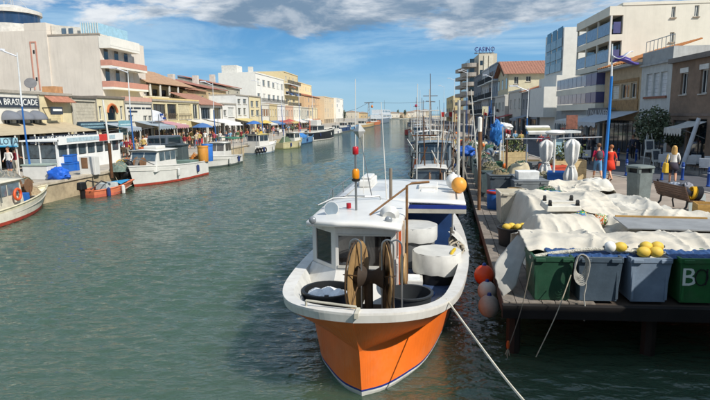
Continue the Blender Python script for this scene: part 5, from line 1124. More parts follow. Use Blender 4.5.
def apartment():
    Y0 = 47.6; x1 = 16.3; y_e = 56.5; z0 = ZG; zt = atY(606, 6, Y0).z; fh = 2.95
    t = thing('apartment_block', 'cream apartment block with blue glass balconies and large blank end wall', 'apartments', (26, 53, ZG))
    CR = M('ded8c8', .85, var=.1, scale=.6, dirt=.15, streak=.12, dcol=(.3, .27, .2)); xe = atY(622, 40, Y0).x
    hs = [(671, 676, 6.5, 17.5), (694, 699.5, 5, 16.5), (669.5, 674.5, 32, 42)]; H = []
    for a, b, c, d in hs: p, q = atY(a, d, Y0), atY(b, c, Y0); H.append((p.x, q.x, p.z, q.z))
    w_ = MB(); endwall(w_, Y0, xe, 40, z0, zt, H); w_.box(xe, 40, Y0+.281, y_e, z0, zt-.01); w_.box(xe-.1, 40, Y0-.05, y_e, zt+.001, zt+.22); w_.build('wall', CR, t)
    for h in H: window_y(t, Y0, *h)
    # loggias of the two upper floors, tinted glazing, lower balconies
    ys = [Y0, Y0+3.0, Y0+6.0, y_e]; fz = [atY(606, y, Y0).z for y in (34.5, 62)]      # slab tops
    BG = M('7c8ca4', .15, var=.3, spec=.7, name='glass'); PUR = M('55567f', .3, var=.15)
    rs = MB(); rs.box(x1-.1, xe, Y0, y_e, zt-.75, zt-.02); rs.build('roof_slab', CR, t)
    for i, z in enumerate(fz):
        s = MB(); s.box(x1, xe, Y0+.0, y_e, z-.5, z); so_ = s.build('balcony', CR, t)
        for k in range(3):
            g = MB(); g.box(x1, x1+.04, ys[k]+.18, ys[k+1]-.1, z+.05, z+1.0); g.build('glass_panel', BG, so_)
            d = MB(); d.box(xe+.001-.07, xe-.01, ys[k]+.3, ys[k+1]-.4, z+.05, z+2.1); d.build('glass_door', GLASS, so_)
        g = MB(); g.box(x1+.25, xe-.15, Y0+.02, Y0+.06, z+.08, z+.98); g.build('end_panel', PUR, so_)
        for k in range(4): c = MB(); yy = ys[k] if k < 3 else ys[k]-.15; c.box(x1, x1+.14, yy, yy+.15, z, (fz[0]-.5 if i else zt-.76)); c.build('pier', WHITE if k == 0 else CR, t)
        rr = MB(); rr.tube([(x1+.02, Y0+.02, z+1.03), (x1+.02, y_e-.1, z+1.03)], .025, 5); rr.build('handrail', STEEL, so_)
    # glazed floor under them, then two long balconies reaching further along the street
    zb = zX(590, 86, XR-.6); g = MB(); g.box(xe-.05, xe-.001, Y0+.3, y_e, zb+.1, fz[1]-.55); g.build('glazed_band', M('4a86b0', .08, var=.3, spec=.9, name='glass'), t)
    for i in range(6): m = MB(); yy = Y0+.3+(y_e-Y0-.4)*i/5; m.box(xe-.1, xe-.052, yy, yy+.06, zb+.1, fz[1]-.55); m.build('mullion', WHITE, t)
    for zz, ya, yb in ((zb, Y0-.1, yX(556, 15.4)), (zX(590, 103.5, XR-.6), Y0-.1, yX(557, 15.4))):
        s = MB(); s.box(15.4, xe, ya, yb, zz-.55, zz); so_ = s.build('balcony', CR, t)
        n = 9
        for k in range(n):
            a = ya+(yb-ya)*k/n; b = ya+(yb-ya)*(k+1)/n-.06; p = MB(); p.box(15.42, 15.47, a+.03, b, zz+.06, zz+1.0); p.build('glass_panel', PUR if k in (0, 1) else M('8a93a8', .2, var=.25, spec=.6), so_)
        p = MB(); p.box(15.48, xe-.1, ya+.02, ya+.06, zz+.06, zz+1.0); p.build('end_panel', PUR, so_)
        rr = MB(); rr.tube([(15.44, ya, zz+1.04), (15.44, yb, zz+1.04)], .025, 5); rr.build('handrail', STEEL, so_)
    bk = MB(); bk.box(xe-.02, xe+.0, Y0, yX(556, 15.4), ZG, zb-.56); 
    z1b = zX(590, 103.5, XR-.6); d = MB(); d.box(xe-.04, xe-.021, Y0+.1, yX(557, 15.4)-.3, z1b+.05, zb-.6); d.build('dark_glazing', GLASS, t)
    bw = MB(); bw.box(xe-.02, 40, y_e+.01, yX(556, 15.4)+.5, ZG, zb); bw.build('rear_wing', CR, t)
    # ground floor shop with grey sign board
    sh = MB(); facade(sh, 15.9, 1, Y0, yX(557, 15.9), ZG, z1b-.56, [(Y0+.6, Y0+3.4, ZG+.05, ZG+2.3), (Y0+4.2, Y0+8, ZG+.05, ZG+2.3), (Y0+9, Y0+13, ZG+.05, ZG+2.3)]); sh.box(16.4, xe+1, Y0+.05, yX(557, 15.9), ZG, z1b-.6); sh.build('shop_front', M('9aa0a2', .7, var=.2, dirt=.3), t)
    for a, b in ((.6, 3.4), (4.2, 8), (9, 13)): window(t, 15.9, 1, Y0+a, Y0+b, ZG+.05, ZG+2.3, frame=M('b8bcbe', .5), sill=False)
    sb = MB(); ya, yb = yX(607, 15.2), yX(588.5, 15.2); za, zc = zX(598, 121, 15.2), zX(598, 108, 15.2); sb.box(15.2, 15.32, ya, yb, za, zc); so_ = sb.build('sign_board', M('55585c', .6, var=.15), t)
    text_mesh('LUNA WEB', 'lettering', M('a8acb0', .5), so_, (15.195, (ya+yb)/2, za+(zc-za)*.58), (0, -1, 0), (0, 0, 1), (zc-za)*.72, .01, squeeze=(yb-ya)/(4.3*(zc-za)*.72))
    k = MB(); k.box(15.18, 15.199, ya+.1, yb-.1, za+.08, za+.2); k.build('sign_strip', M('8a8e92', .6), so_)
    for y in (ya+.2, yb-.2): k = MB(); k.box(15.32, 15.9, y, y+.06, zc-.1, zc-.02); k.build('sign_bracket', GREY, so_)
    return t
apartment()
def white_block():
    Y0 = 62.0; t = thing('white_block', 'narrow white block with stepped sunlit end wall beyond the apartments', 'apartments', (22, 64, ZG)); WH = M('dcdad2', .8, var=.06, dirt=.1)
    xa, xb = atY(563.5, 50, Y0).x, atY(580, 50, Y0).x+6; zt = atY(570, 27, Y0).z; z2 = atY(560, 75, Y0).z; x2 = atY(556, 90, Y0).x; z3 = atY(550, 86.5, Y0).z; x3 = atY(544, 90, Y0).x
    b = MB(); b.box(xa, xb, Y0, Y0+8, z2+.01, zt); b.box(x2, xb, Y0-.02, Y0+8.0, ZG, z2); b.box(x3, x2-.01, Y0-.04, Y0+7, ZG+2.6, z3); b.build('wall', WH, t)
    zs = [z2+.5, z2+(zt-z2)*.36, z2+(zt-z2)*.62]
    for i, z in enumerate(zs):
        for k in range(3):
            y = Y0+.5+k*2.4; f = MB(); f.box(xa-.04, xa-.003, y, y+1.9, z+.9, z+2.1); o = f.build('window', GLASS, t); g = MB(); g.box(xa-.12, xa-.05, y-.1, y+2.1, z, z+.9); g.build('balcony_panel', M('7a92a0', .25, var=.25, spec=.5), o)
    return t
white_block()
GREYW = M('8f9092', .85, var=.15, dirt=.3, streak=.2); CREAM = M('cdbb8a', .85, var=.15, dirt=.2); GREYB = M('7d8288', .85, var=.15, dirt=.3, streak=.2); OFFW = M('c6c3ba', .85, var=.12, dirt=.25, streak=.2)
SLG = M('8b99a6', .8, var=.15, dirt=.2)
plain_house('terrace_house', 'grey house with dark window strip just beyond the white block', 15.6, 1, 69, yX(522, 15.6), ZG, zX(536, 90, 15.6), GREYW, 2, 4, roof='tile', rh=1.7, roofm=M('b06a42', .8, var=.3))
plain_house('terrace_house', 'pale grey house with white blinds before the gabled house', 15.8, 1, yX(522, 15.8)+.05, yX(509, 15.8), ZG, zX(515, 92, 15.8), OFFW, 2, 3, kind='shutter')
def gabled():
    y0, y1 = yX(508, XR), yX(498.5, XR)+1; ze = zX(507, 74, XR); zr = zX(503.5, 62, XR); ym = (y0+y1)/2; t = thing('gabled_house', 'yellow house with big orange tiled gable roof', 'house', (21, ym, ZG)); wm = M('cbc1a4', .85, var=.12, dirt=.2)
    a, b_ = atY(514, 84, y0), atY(518.5, 76.5, y0); c, d = atY(526, 79, y0), atY(531, 76, y0)
    H = [(a.x, b_.x, a.z, b_.z), (c.x, d.x, c.z-.4, d.z)]
    b = MB(); endwall(b, y0, XR, 30, ZG, ze, H); b.box(XR, 30, y0+.281, y1, ZG, ze-.01); b.prism([(y0+.02, ze), (y1-.02, ze), (ym, zr-.12)], (XR+.02, 29.9), 'x'); b.build('wall', wm, t)
    for h in H: window_y(t, y0, *h)
    for k in range(3): s = MB(); yy = y0+1.2+k*(y1-y0-3)/2; s.box(XR-.04, XR-.002, yy, yy+1.1, ze-2.4, ze-.7); o = s.build('window', GLASS, t)
    tiles(t, 'roof', [(XR-.8, y0-.6, ze-.2), (30.4, y0-.6, ze-.2), (30.4, ym, zr), (XR-.8, ym, zr)], 34, 10, M('986b58', .8, var=.3)); tiles(t, 'roof', [(30.4, y1+.6, ze-.2), (XR-.8, y1+.6, ze-.2), (XR-.8, ym+.01, zr), (30.4, ym+.01, zr)], 34, 10, M('986b58', .8, var=.3))
    fs = MB(); fs.add([(XR-.85, y0-.6, ze-.3), (XR-.85, ym, zr-.1), (XR-.85, ym, zr-.45), (XR-.85, y0-.2, ze-.5)], [(0, 1, 2, 3)]); fs.build('barge_board', M('6a4a34', .8), t, solid=.08)
gabled()
plain_house('terrace_house', 'pale house with dark shutters in front of the gable', 15.4, 1, yX(505, 15.4), yX(495, 15.4), ZG, zX(500, 97, 15.4), OFFW, 2, 3)
plain_house('tall_house', 'blue grey four storey house left of the gabled roof', XR, 1, yX(497.5, XR), yX(489, XR), ZG, zX(493, 66, XR), SLG, 4, 4, balc=(1, 2, 3))
plain_house('tall_house', 'white four storey house with balconies below the casino letters', XR, 1, yX(489, XR)+.1, yX(481.5, XR), ZG, zX(485, 71, XR), M('b9bcc0', .8, var=.1), 4, 3, balc=(1, 2, 3))
plain_house('tall_house', 'dark slate four storey house below the casino tower', XR, 1, yX(481.5, XR)+.1, yX(474, XR), ZG, zX(477, 77, XR), M('6e737a', .8, var=.1), 4, 4, balc=(1, 2))
def casino():
    Y0 = 170; z0 = ZG; t = thing('casino_building', 'tall beige casino building with rounded balconies and blue roof letters', 'casino', (27, 185, ZG)); wm = M('a89f94', .85, var=.12, dirt=.2); lm = M('c4bba8', .85, var=.1)
    x0 = atY(464, 80, Y0).x; x1 = atY(478, 80, Y0).x; x2 = atY(496, 80, Y0).x; zt = atY(470, 62, Y0).z; zw = atY(486, 54, Y0).z
    b = MB(); b.box(x0+1.5, x1, Y0, Y0+30, z0, zt-.3); b.build('wall', wm, t)
    for i in range(6):
        z = z0+3+i*(zt-z0-4)/5.2; p = MB(); p.prism([(x0+2.2+2.9*cos(a), Y0+1.5+3*sin(a)) for a in [pi*.5+pi*k/12 for k in range(13)]]+[(x0+3.5, Y0-1.4), (x0+3.5, Y0+25), (x0-.6, Y0+25)], (z, z+1.15), 'z'); p.build('balcony', wm, t)
        g = MB(); g.box(x0+1.44, x0+1.49, Y0+2, Y0+24, z+1.2, z+2.4); g.box(x0+1.6, x0+3, Y0-.05, Y0-.003, z+1.2, z+2.5); g.build('dark_opening', GLASS, t)
    tw = MB(); tw.box(x1+.01, x2, Y0-1, Y0+16, z0, zw); tw.build('tower', lm, t); st_ = MB(); st_.box(x1+1.5, x1+2.6, Y0-1.2, Y0-1.003, z0+4, zw-.5); st_.box(x2-2.4, x2-1.2, Y0-1.2, Y0-1.003, z0+4, zw-.5); st_.build('tower_ribs', M('d8d0bc', .8), t)
    for k in range(5):
        for xx in (x1+.4, x1+3.2): g = MB(); z = zw-2-k*2.7; g.box(xx, xx+.8, Y0-1.06, Y0-1.004, z-1.3, z); g.build('window', GLASS, t)
    pa_, pb_ = atY(474.5, 54, Y0-1), atY(494.5, 48.5, Y0-1); hgt = pb_.z-pa_.z
    fr_ = MB(); fr_.box(pa_.x, pb_.x, Y0-.9, Y0-.8, zw, zw+.35); fo = fr_.build('letter_frame', GREY, t)
    for k in range(6): g = MB(); xx = pa_.x+(pb_.x-pa_.x)*(k+.5)/6; g.box(xx-.06, xx+.06, Y0-.89, Y0-.81, zw+.35, zw+.36+hgt); g.build('letter_post', GREY, fo)
    text_mesh('CASINO', 'lettering', M('26287a', .5), fo, ((pa_.x+pb_.x)/2, Y0-1.2, zw+.5+hgt*.5), (1, 0, 0), (0, 0, 1), hgt*1.3, .15, squeeze=(pb_.x-pa_.x)/(hgt*1.3*3.55))
casino()
plain_house("far_house", "low cream house at the end of the right quay row", XR, 1, 205, 240, ZG, 10.5, CREAM, 3, 8)
t = plain_house('back_block', 'long beige flat roofed block rising behind the orange gable roof', 42, 1, 118, 150, ZG, atX(540, 60, 42).z, M('b8a88c', .85, var=.12), 5, 6, cat='apartments', group=None)
t = plain_house('back_block', 'small yellowish block behind the white block', 34, 1, 92, 104, ZG, atX(550, 58, 34).z, M('c9b07c', .85, var=.12), 4, 3, cat='apartments', group=None)
# shop awnings along the right street
for i, (px, c, l) in enumerate(((565, 'c8c8c4', 'pale flat shop awning right of the white block'), (515, '8d949c', 'grey shop awning before the pale grey house'), (498, '9a3a38', 'red shop awning near the gabled house'), (486, 'b4b8bc', 'light shop awning under the white four storey house'), (479, '4a5a78', 'blue shop awning under the dark slate house'))):
    y = yX(px, 13.9); tt = thing('shop_awning', l, 'awning', (13.9, y, ZG)); awning(tt, 15.9, 1, y-2.2, y+2.4, ZG+2.9, 2.2, .5, M(c, .8, var=.15), .3)
    for s in (-2.1, 2.3): k = MB(); k.tube([(13.75, y+s, ZG), (13.75, y+s, ZG+2.4)], .04, 6); k.build('post', GREY, tt)
# glass kiosk with poster left of the grey sign
t = thing('kiosk', 'glass shelter with pale blue poster beside the tile-brown sign', 'kiosk', gz(560, 165)); a, c = atY(553, 168, 33), atY(563, 133, 33)
b = MB(); b.box(a.x, c.x, 32.95, 33.0, 1.9, c.z-.3); b.build('poster', M('9fc0cc', .5, var=.4, scale=3), t); b = MB()
b.box(a.x-.08, a.x-.01, 32.9, 33.05, 1.1, c.z); b.box(c.x+.01, c.x+.08, 32.9, 33.05, 1.1, c.z); b.box(a.x-.5, c.x+.9, 32.6, 34.2, c.z+.001, c.z+.12); b.build('frame', M('d0d4d2', .5), t)
t = thing('hanging_sign', 'small reddish brown sign panel beside the glass shelter', 'sign', atY(572, 150, 36)); a, c = atY(566, 129, 36), atY(578, 115, 36); b = MB(); b.box(a.x, c.x, 36, 36.06, a.z, c.z); b.build('panel', M('8a5a4a', .7, var=.5, scale=5), t); b = MB(); b.tube([((a.x+c.x)/2, 36.1, 1.1), ((a.x+c.x)/2, 36.1, c.z)], .05, 6); b.build('post', GREY, t)
# road sign plate with blue edge
p = atY(486, 110, 62); t = thing('road_sign', 'cream direction sign with blue side on a post over the dock', 'sign', (p.x, 62, 1.1)); b = MB(); b.box(p.x-.42, p.x+.26, 62, 62.05, p.z-.55, p.z+.4); b.build('plate', M('cfc8a8', .6, var=.3, scale=6), t); b = MB(); b.box(p.x+.27, p.x+.48, 62, 62.05, p.z-.55, p.z+.4); b.build('blue_strip', DBLUE, t); b = MB(); b.tube([(p.x, 62.1, 1.1), (p.x, 62.1, p.z)], .05, 6); b.build('post', GREY, t)
# ================================================================== left bank houses
XL = -28.0; ZL = 1.01
yL = lambda px, X=XL: yX(px, X, 110)
def hL(a, b, c, d, X=XL): m = (a+b)/2; return (yX(a, X, 110), yX(b, X, 110), zX(m, d, X), zX(m, c, X))   # left bank: Y grows with px
LW = M('d8d4c8', .85, var=.1, dirt=.2, streak=.15); LY = M('d4c7a0', .85, var=.1, dirt=.2); LB = M('b9b3a2', .85, var=.12, dirt=.2); LC = M('d6caa6', .85, var=.1, dirt=.2)
def left_house(name, label, pa, pb, ytop, wm, holes=(), depth=5.2, X=XL, roof='flat', cat='house', top=None, parap=.2):
    y0, y1 = yX(pa, X, 110), yX(pb, X, 110); zt = zX((pa+pb)/2, ytop, X); t = thing(name, label, cat, (X-depth/2, (y0+y1)/2, ZL), 'low shop houses on the left bank')
    b = MB(); H = [hL(*h[:4], X=X) for h in holes]; n = max(1, int((y1-y0)/2.6)); G_ = [(y0+(y1-y0)*(k+.08)/n, y0+(y1-y0)*(k+.92)/n, ZL+.05, ZL+2.35) for k in range(n)]; facade(b, X, -1, y0, y1, ZL, zt, H+G_); fx_box(b, X, -1, .281, depth, y0, y1-.01, ZL, zt-.005)
    for g in G_: window(t, X, -1, *g, frame=FRD if R.random() < .6 else FRW, sill=False, pane=M('2a2622', .15, var=.8, scale=2, spec=.7, name='glass'))
    b.build('wall', wm, t)
    if roof == 'flat': c = MB(); fx_box(c, X, -1, -.12, .25, y0, y1-.02, zt+.002, zt+parap); fx_box(c, X, -1, .25, depth, y0, y0+.2, zt+.002, zt+parap-.01); c.build('coping', top or M('a39c90', .8), t)
    dp = MB(); dp.tube([(X+.07, y1-.15, ZL), (X+.07, y1-.15, zt-.05)], .05, 6); dp.build('downpipe', M('8f8a80', .6), t)
    for h, g in zip(H, holes):
        k = g[4] if len(g) > 4 else 'casement'
        if k != 'none': window(t, X, -1, *h, kind=k, frame=g[5] if len(g) > 5 else None)
    return t, y0, y1, zt
SIGN = M('343c48', .6, var=.15); LET = M('e6e6e0', .6)
# restaurant with dome awnings
t, y0, y1, zt = left_house('restaurant', 'white restaurant building with dark sign and three grey dome awnings', -14, 40, 93, LW, [(3, 11, 113, 126), (15, 24, 113, 126), (29, 36, 113, 126)], cat='restaurant')
a = hL(-12, 40, 97.5, 107); b = MB(); fx_box(b, XL, -1, -.10, -.003, a[0], a[1]-.1, a[2], a[3]); so_ = b.build('sign_board', SIGN, t)
text_mesh('LA BRASUCADE', 'lettering', LET, so_, (XL+.11, (yL(-9)+yL(39))/2, (a[2]+a[3])/2), (0, 1, 0), (0, 0, 1), .62, .01, squeeze=(yL(39)-yL(-9))/4.75)
for i, (pa, pb) in enumerate(((0, 13), (13.5, 26.5), (27, 39.5))):
    h = hL(pa, pb, 110.5, 120); b = MB(); ym = (h[0]+h[1])/2; rr = (h[1]-h[0])/2
    b.grid(lambda u, v_: (XL+.03+.95*sin(pi*.5*v_)*sin(pi*u), ym-rr*cos(pi*u), h[2]+(h[3]-h[2])*sin(pi*u)**.8*cos(pi*.5*v_)), 20, 10); b.build('dome_awning', M('6c7078', .8, var=.12), t, True, solid=.02)
# cream house with small tiled canopy
t, y0, y1, zt = left_house('cream_house', 'cream house with small tiled canopy next to the dome awnings', 40, 72.5, 95.5, LY, [(50, 62, 107, 125, 'shutter', M('cdbf98', .7))])
h = hL(45, 69, 99, 102.5); tiles(t, 'canopy_tiles', [(XL+.7, h[0], h[2]-.05), (XL+.7, h[1], h[2]-.05), (XL+.02, h[1], h[3]+.15), (XL+.02, h[0], h[3]+.15)], 14, 3, M('a5705a', .8, var=.3))
b = MB(); h = hL(40.5, 52, 107, 114.5); fx_box(b, XL, -1, -.9, -.8, h[0], h[1], h[2], h[3]); so_ = b.build('hanging_sign', SIGN, t); b = MB(); fx_box(b, XL, -1, -.93, -.905, h[0]+.15, h[1]-.15, h[2]+.25, h[2]+.42); b.build('sign_stripe', LET, so_); b = MB(); fx_box(b, XL, -1, -.8, -.003, h[0]+.2, h[0]+.28, h[3]-.12, h[3]-.04); b.build('bracket', BLACK, so_)
b = MB(); p = zX(72, 88, -29.5); b.box(-30.1, -29.0, yL(68), yL(76), zt-.2, p); b.build('chimney', M('b98a62', .8, var=.3), t)
# grey-beige wall house, arched house
t, y0, y1, zt = left_house('shuttered_house', 'greyish house with one large beige shutter and blue signboard', 72.8, 97, 98.5, LB, [(76, 96, 101.5, 121, 'shutter', M('b7b09e', .7))], top=M('6a645c', .8))
t2, y0, y1, zt = left_house('arch_house', 'cream house with arched window between two narrow windows', 97.2, 125, 98.5, LC, [(99, 102, 106, 120), (107.5, 116.5, 105, 120, 'none'), (120, 123, 106, 120)], top=M('7a7268', .8))
h = hL(107.5, 116.5, 105, 120); ym = (h[0]+h[1])/2; rr = (h[1]-h[0])/2
b = MB(); b.prism([(h[0], h[2]), (h[1], h[2]), (h[1], h[3]-rr*.9)]+[(ym+rr*cos(a), h[3]-rr*.9+rr*.9*sin(a)) for a in [pi*k/10 for k in range(1, 10)]]+[(h[0], h[3]-rr*.9)], (XL-.2, XL-.15), 'x'); b.build('arched_pane', GLASS, t2)
b = MB(); b.tube([(XL+.03, ym+(rr+.05)*cos(a), h[3]-rr*.9+(rr*.9+.05)*sin(a)) for a in [pi*k/12 for k in range(13)]], .12, 6); b.build('arch_trim', M('b86a3e', .8, var=.3), t2, True)
b = MB(); b.prism([(h[0], h[3])]+[(ym-rr*cos(a), h[3]-rr*.9+rr*.9*sin(a)) for a in [pi*k/10 for k in range(0, 11)]]+[(h[1], h[3])], (XL-.28, XL-.02), 'x'); b.build('arch_spandrel', LC, t2)
a = hL(78, 117, 121.8, 129.2, XL+.3); b = MB(); fx_box(b, XL+.3, -1, 0, .2, a[0], a[1], a[2], a[3]); so_ = b.build('sign_board', M('2e4454', .6, var=.2), t)
for k in range(2): b = MB(); fx_box(b, XL+.3, -1, -.02, -.003, a[0]+.2, a[1]-.2, a[2]+.12+.26*k, a[2]+.28+.26*k); b.build('sign_stripe', M('7fa0ac', .6, var=.6, scale=9), so_)
b = MB(); h = hL(117.5, 130.5, 120.5, 135, -26.3); b.box(-26.35, -26.25, h[0], h[1], h[2], h[3]); q = thing('notice_board', 'light blue square notice board on a post by the terrace', 'sign', (-26.3, (h[0]+h[1])/2, ZL)); so_ = b.build('panel', M('6d9aa4', .6, var=.2), q, bevel=.05)
for k in range(3): b = MB(); b.box(-26.24, -26.23, h[0]+.15, h[1]-.15, h[2]+.2+.35*k, h[2]+.32+.35*k); b.build('text_bar', M('bcd4d6', .6, var=.5, scale=9), so_)
b = MB(); b.tube([(-26.4, (h[0]+h[1])/2, ZL), (-26.4, (h[0]+h[1])/2, h[2])], .06, 6); b.build('post', GREY, q)
# pink-topped, yellow and following low houses
t, y0, y1, zt = left_house('pink_top_house', 'white shop house with pink parapet and small arched windows', 125.2, 152, 103.5, M('d6d2c6', .85, var=.08, dirt=.2), [(128, 133, 115, 121), (143, 147, 115.5, 121), (148, 151.5, 115.5, 121)])
pz = zX(138, 97.2, XL); b = MB(); fx_box(b, XL, -1, -.06, .3, y0+.02, y1-.04, zt+.21, pz); b.build('parapet', M('c79c8a', .8, var=.1, dirt=.2), t)
a = hL(127, 151, 106.5, 109.5); 
for u0, u1, k in ((0, .22, 0), (.26, .55, 0), (.6, .72, 0), (.76, 1, 0), (.05, .4, 1)):
    b = MB(); fx_box(b, XL, -1, -.03, -.003, a[0]+(a[1]-a[0])*u0, a[0]+(a[1]-a[0])*u1, a[3]-.25-.35*k, a[3]-.08-.35*k); b.build('sign_bar', M('3a4048', .6, var=.6, scale=9), t)
t, y0, y1, zt = left_house('yellow_shop_house', 'yellow shop house with tall dark framed windows and curtain rails', 152.2, 199, 102, M('cfc39c', .85, var=.1, dirt=.2), [(153.5, 166, 104, 119, 'casement', FRD), (167.5, 177, 104, 119, 'casement', FRD), (178.5, 191, 104, 119, 'shutter', M('c9bd9c', .7)), (193, 198, 104, 119)])
pz = zX(175, 98.5, XL); b = MB(); fx_box(b, XL, -1, -.08, .3, y0+.02, y1-.04, zt+.21, pz); b.build('parapet', M('d6be86', .8, var=.1, dirt=.15), t)
for pa, pb in ((153.5, 166), (167.5, 177), (178.5, 191)):
    h = hL(pa, pb, 114, 119); b = MB(); n = 9
    for i in range(n+1): y = h[0]+(h[1]-h[0])*i/n; fx_box(b, XL, -1, -.1, -.07, y, y+.025, h[2], h[3])
    fx_box(b, XL, -1, -.11, -.06, h[0], h[1], h[3], h[3]+.05); b.build('window_rail', M('6a5a48', .7), t)
fl = MB(); p0, p1 = atX(152, 110, -26.8), atX(166, 121, -26.8); fl.grid(lambda u, v_: (-26.8+.2*sin(u*5), p0.y+(p1.y-p0.y)*u, p0.z+(p1.z-p0.z)*(v_+.35*u*(1-v_))), 12, 8); q = thing('banner', 'white banner with blue marks slanting off the yellow shop house', 'banner', (-26.8, p0.y, ZL)); so_ = fl.build('cloth', M('d8dae0', .8), q, True, solid=.02)
for u, v_ in ((.55, .4), (.75, .75)): b = MB(); b.obox((-26.7+.1, p0.y+(p1.y-p0.y)*u, p0.z+(p1.z-p0.z)*v_), (.05, .7, .22)); b.build('mark', DBLUE, so_)
b = MB(); b.tube([(-26.9, p0.y, ZL), (-26.85, p0.y, p0.z+.2)], .04, 6); b.build('pole', GREY, q)
a = hL(156, 188, 122, 127.5, XL+.5); b = MB(); b.box(XL+.01, XL+.5, a[0], a[1]+2.2, a[2]-.1, a[3]+.1); so_ = b.build('fascia', M('c9ba8c', .7, var=.15), t)
for k, wd in enumerate(('Crepes', 'Glaces')): text_mesh(wd, 'lettering', M('f0eee6', .5), so_, (XL+.52, a[0]+(a[1]-a[0])*(.27+.46*k), (a[2]+a[3])/2), (0, 1, 0), (0, 0, 1), .62, .02, squeeze=(a[1]-a[0])/4.6)
t, y0, y1, zt = left_house('small_tiled_house', 'small house with orange lean-to tiles and grey windows', 199.2, 222, 105.5, LW, [(201, 210.5, 107.5, 119, 'casement', M('7a828a', .6)), (213, 221, 107.5, 119, 'casement', M('7a828a', .6))], roof='none')
tiles(t, 'roof', [(XL+.4, y0, zt), (XL+.4, y1, zt), (XL-4, y1, zt+1.7), (XL-4, y0, zt+1.7)], 16, 6, M('9c7260', .8, var=.3))
left_house('white_shop_house', 'white shop house right of the orange lean-to tiles', 222.2, 236, 104.5, M('d8d6d0', .85, var=.08, dirt=.2), [(223.5, 226.5, 110, 116), (228, 234, 107.5, 117, 'shutter')])
left_house('white_shop_house', 'tall narrow white shop house with red lettered banner', 236.2, 249, 96, M('d0d0cc', .85, var=.08, dirt=.2), [(238, 241, 99, 104), (243.5, 247, 99, 104), (238, 241, 108, 115), (243.5, 246, 108, 115)])
left_house('cream_shop_house', 'pale yellow shop house beside the big white apartments', 249.2, 261, 97, LY, [(251, 254, 101, 107), (256, 259, 101, 107), (251, 254, 110, 116), (256, 259, 110, 116)])
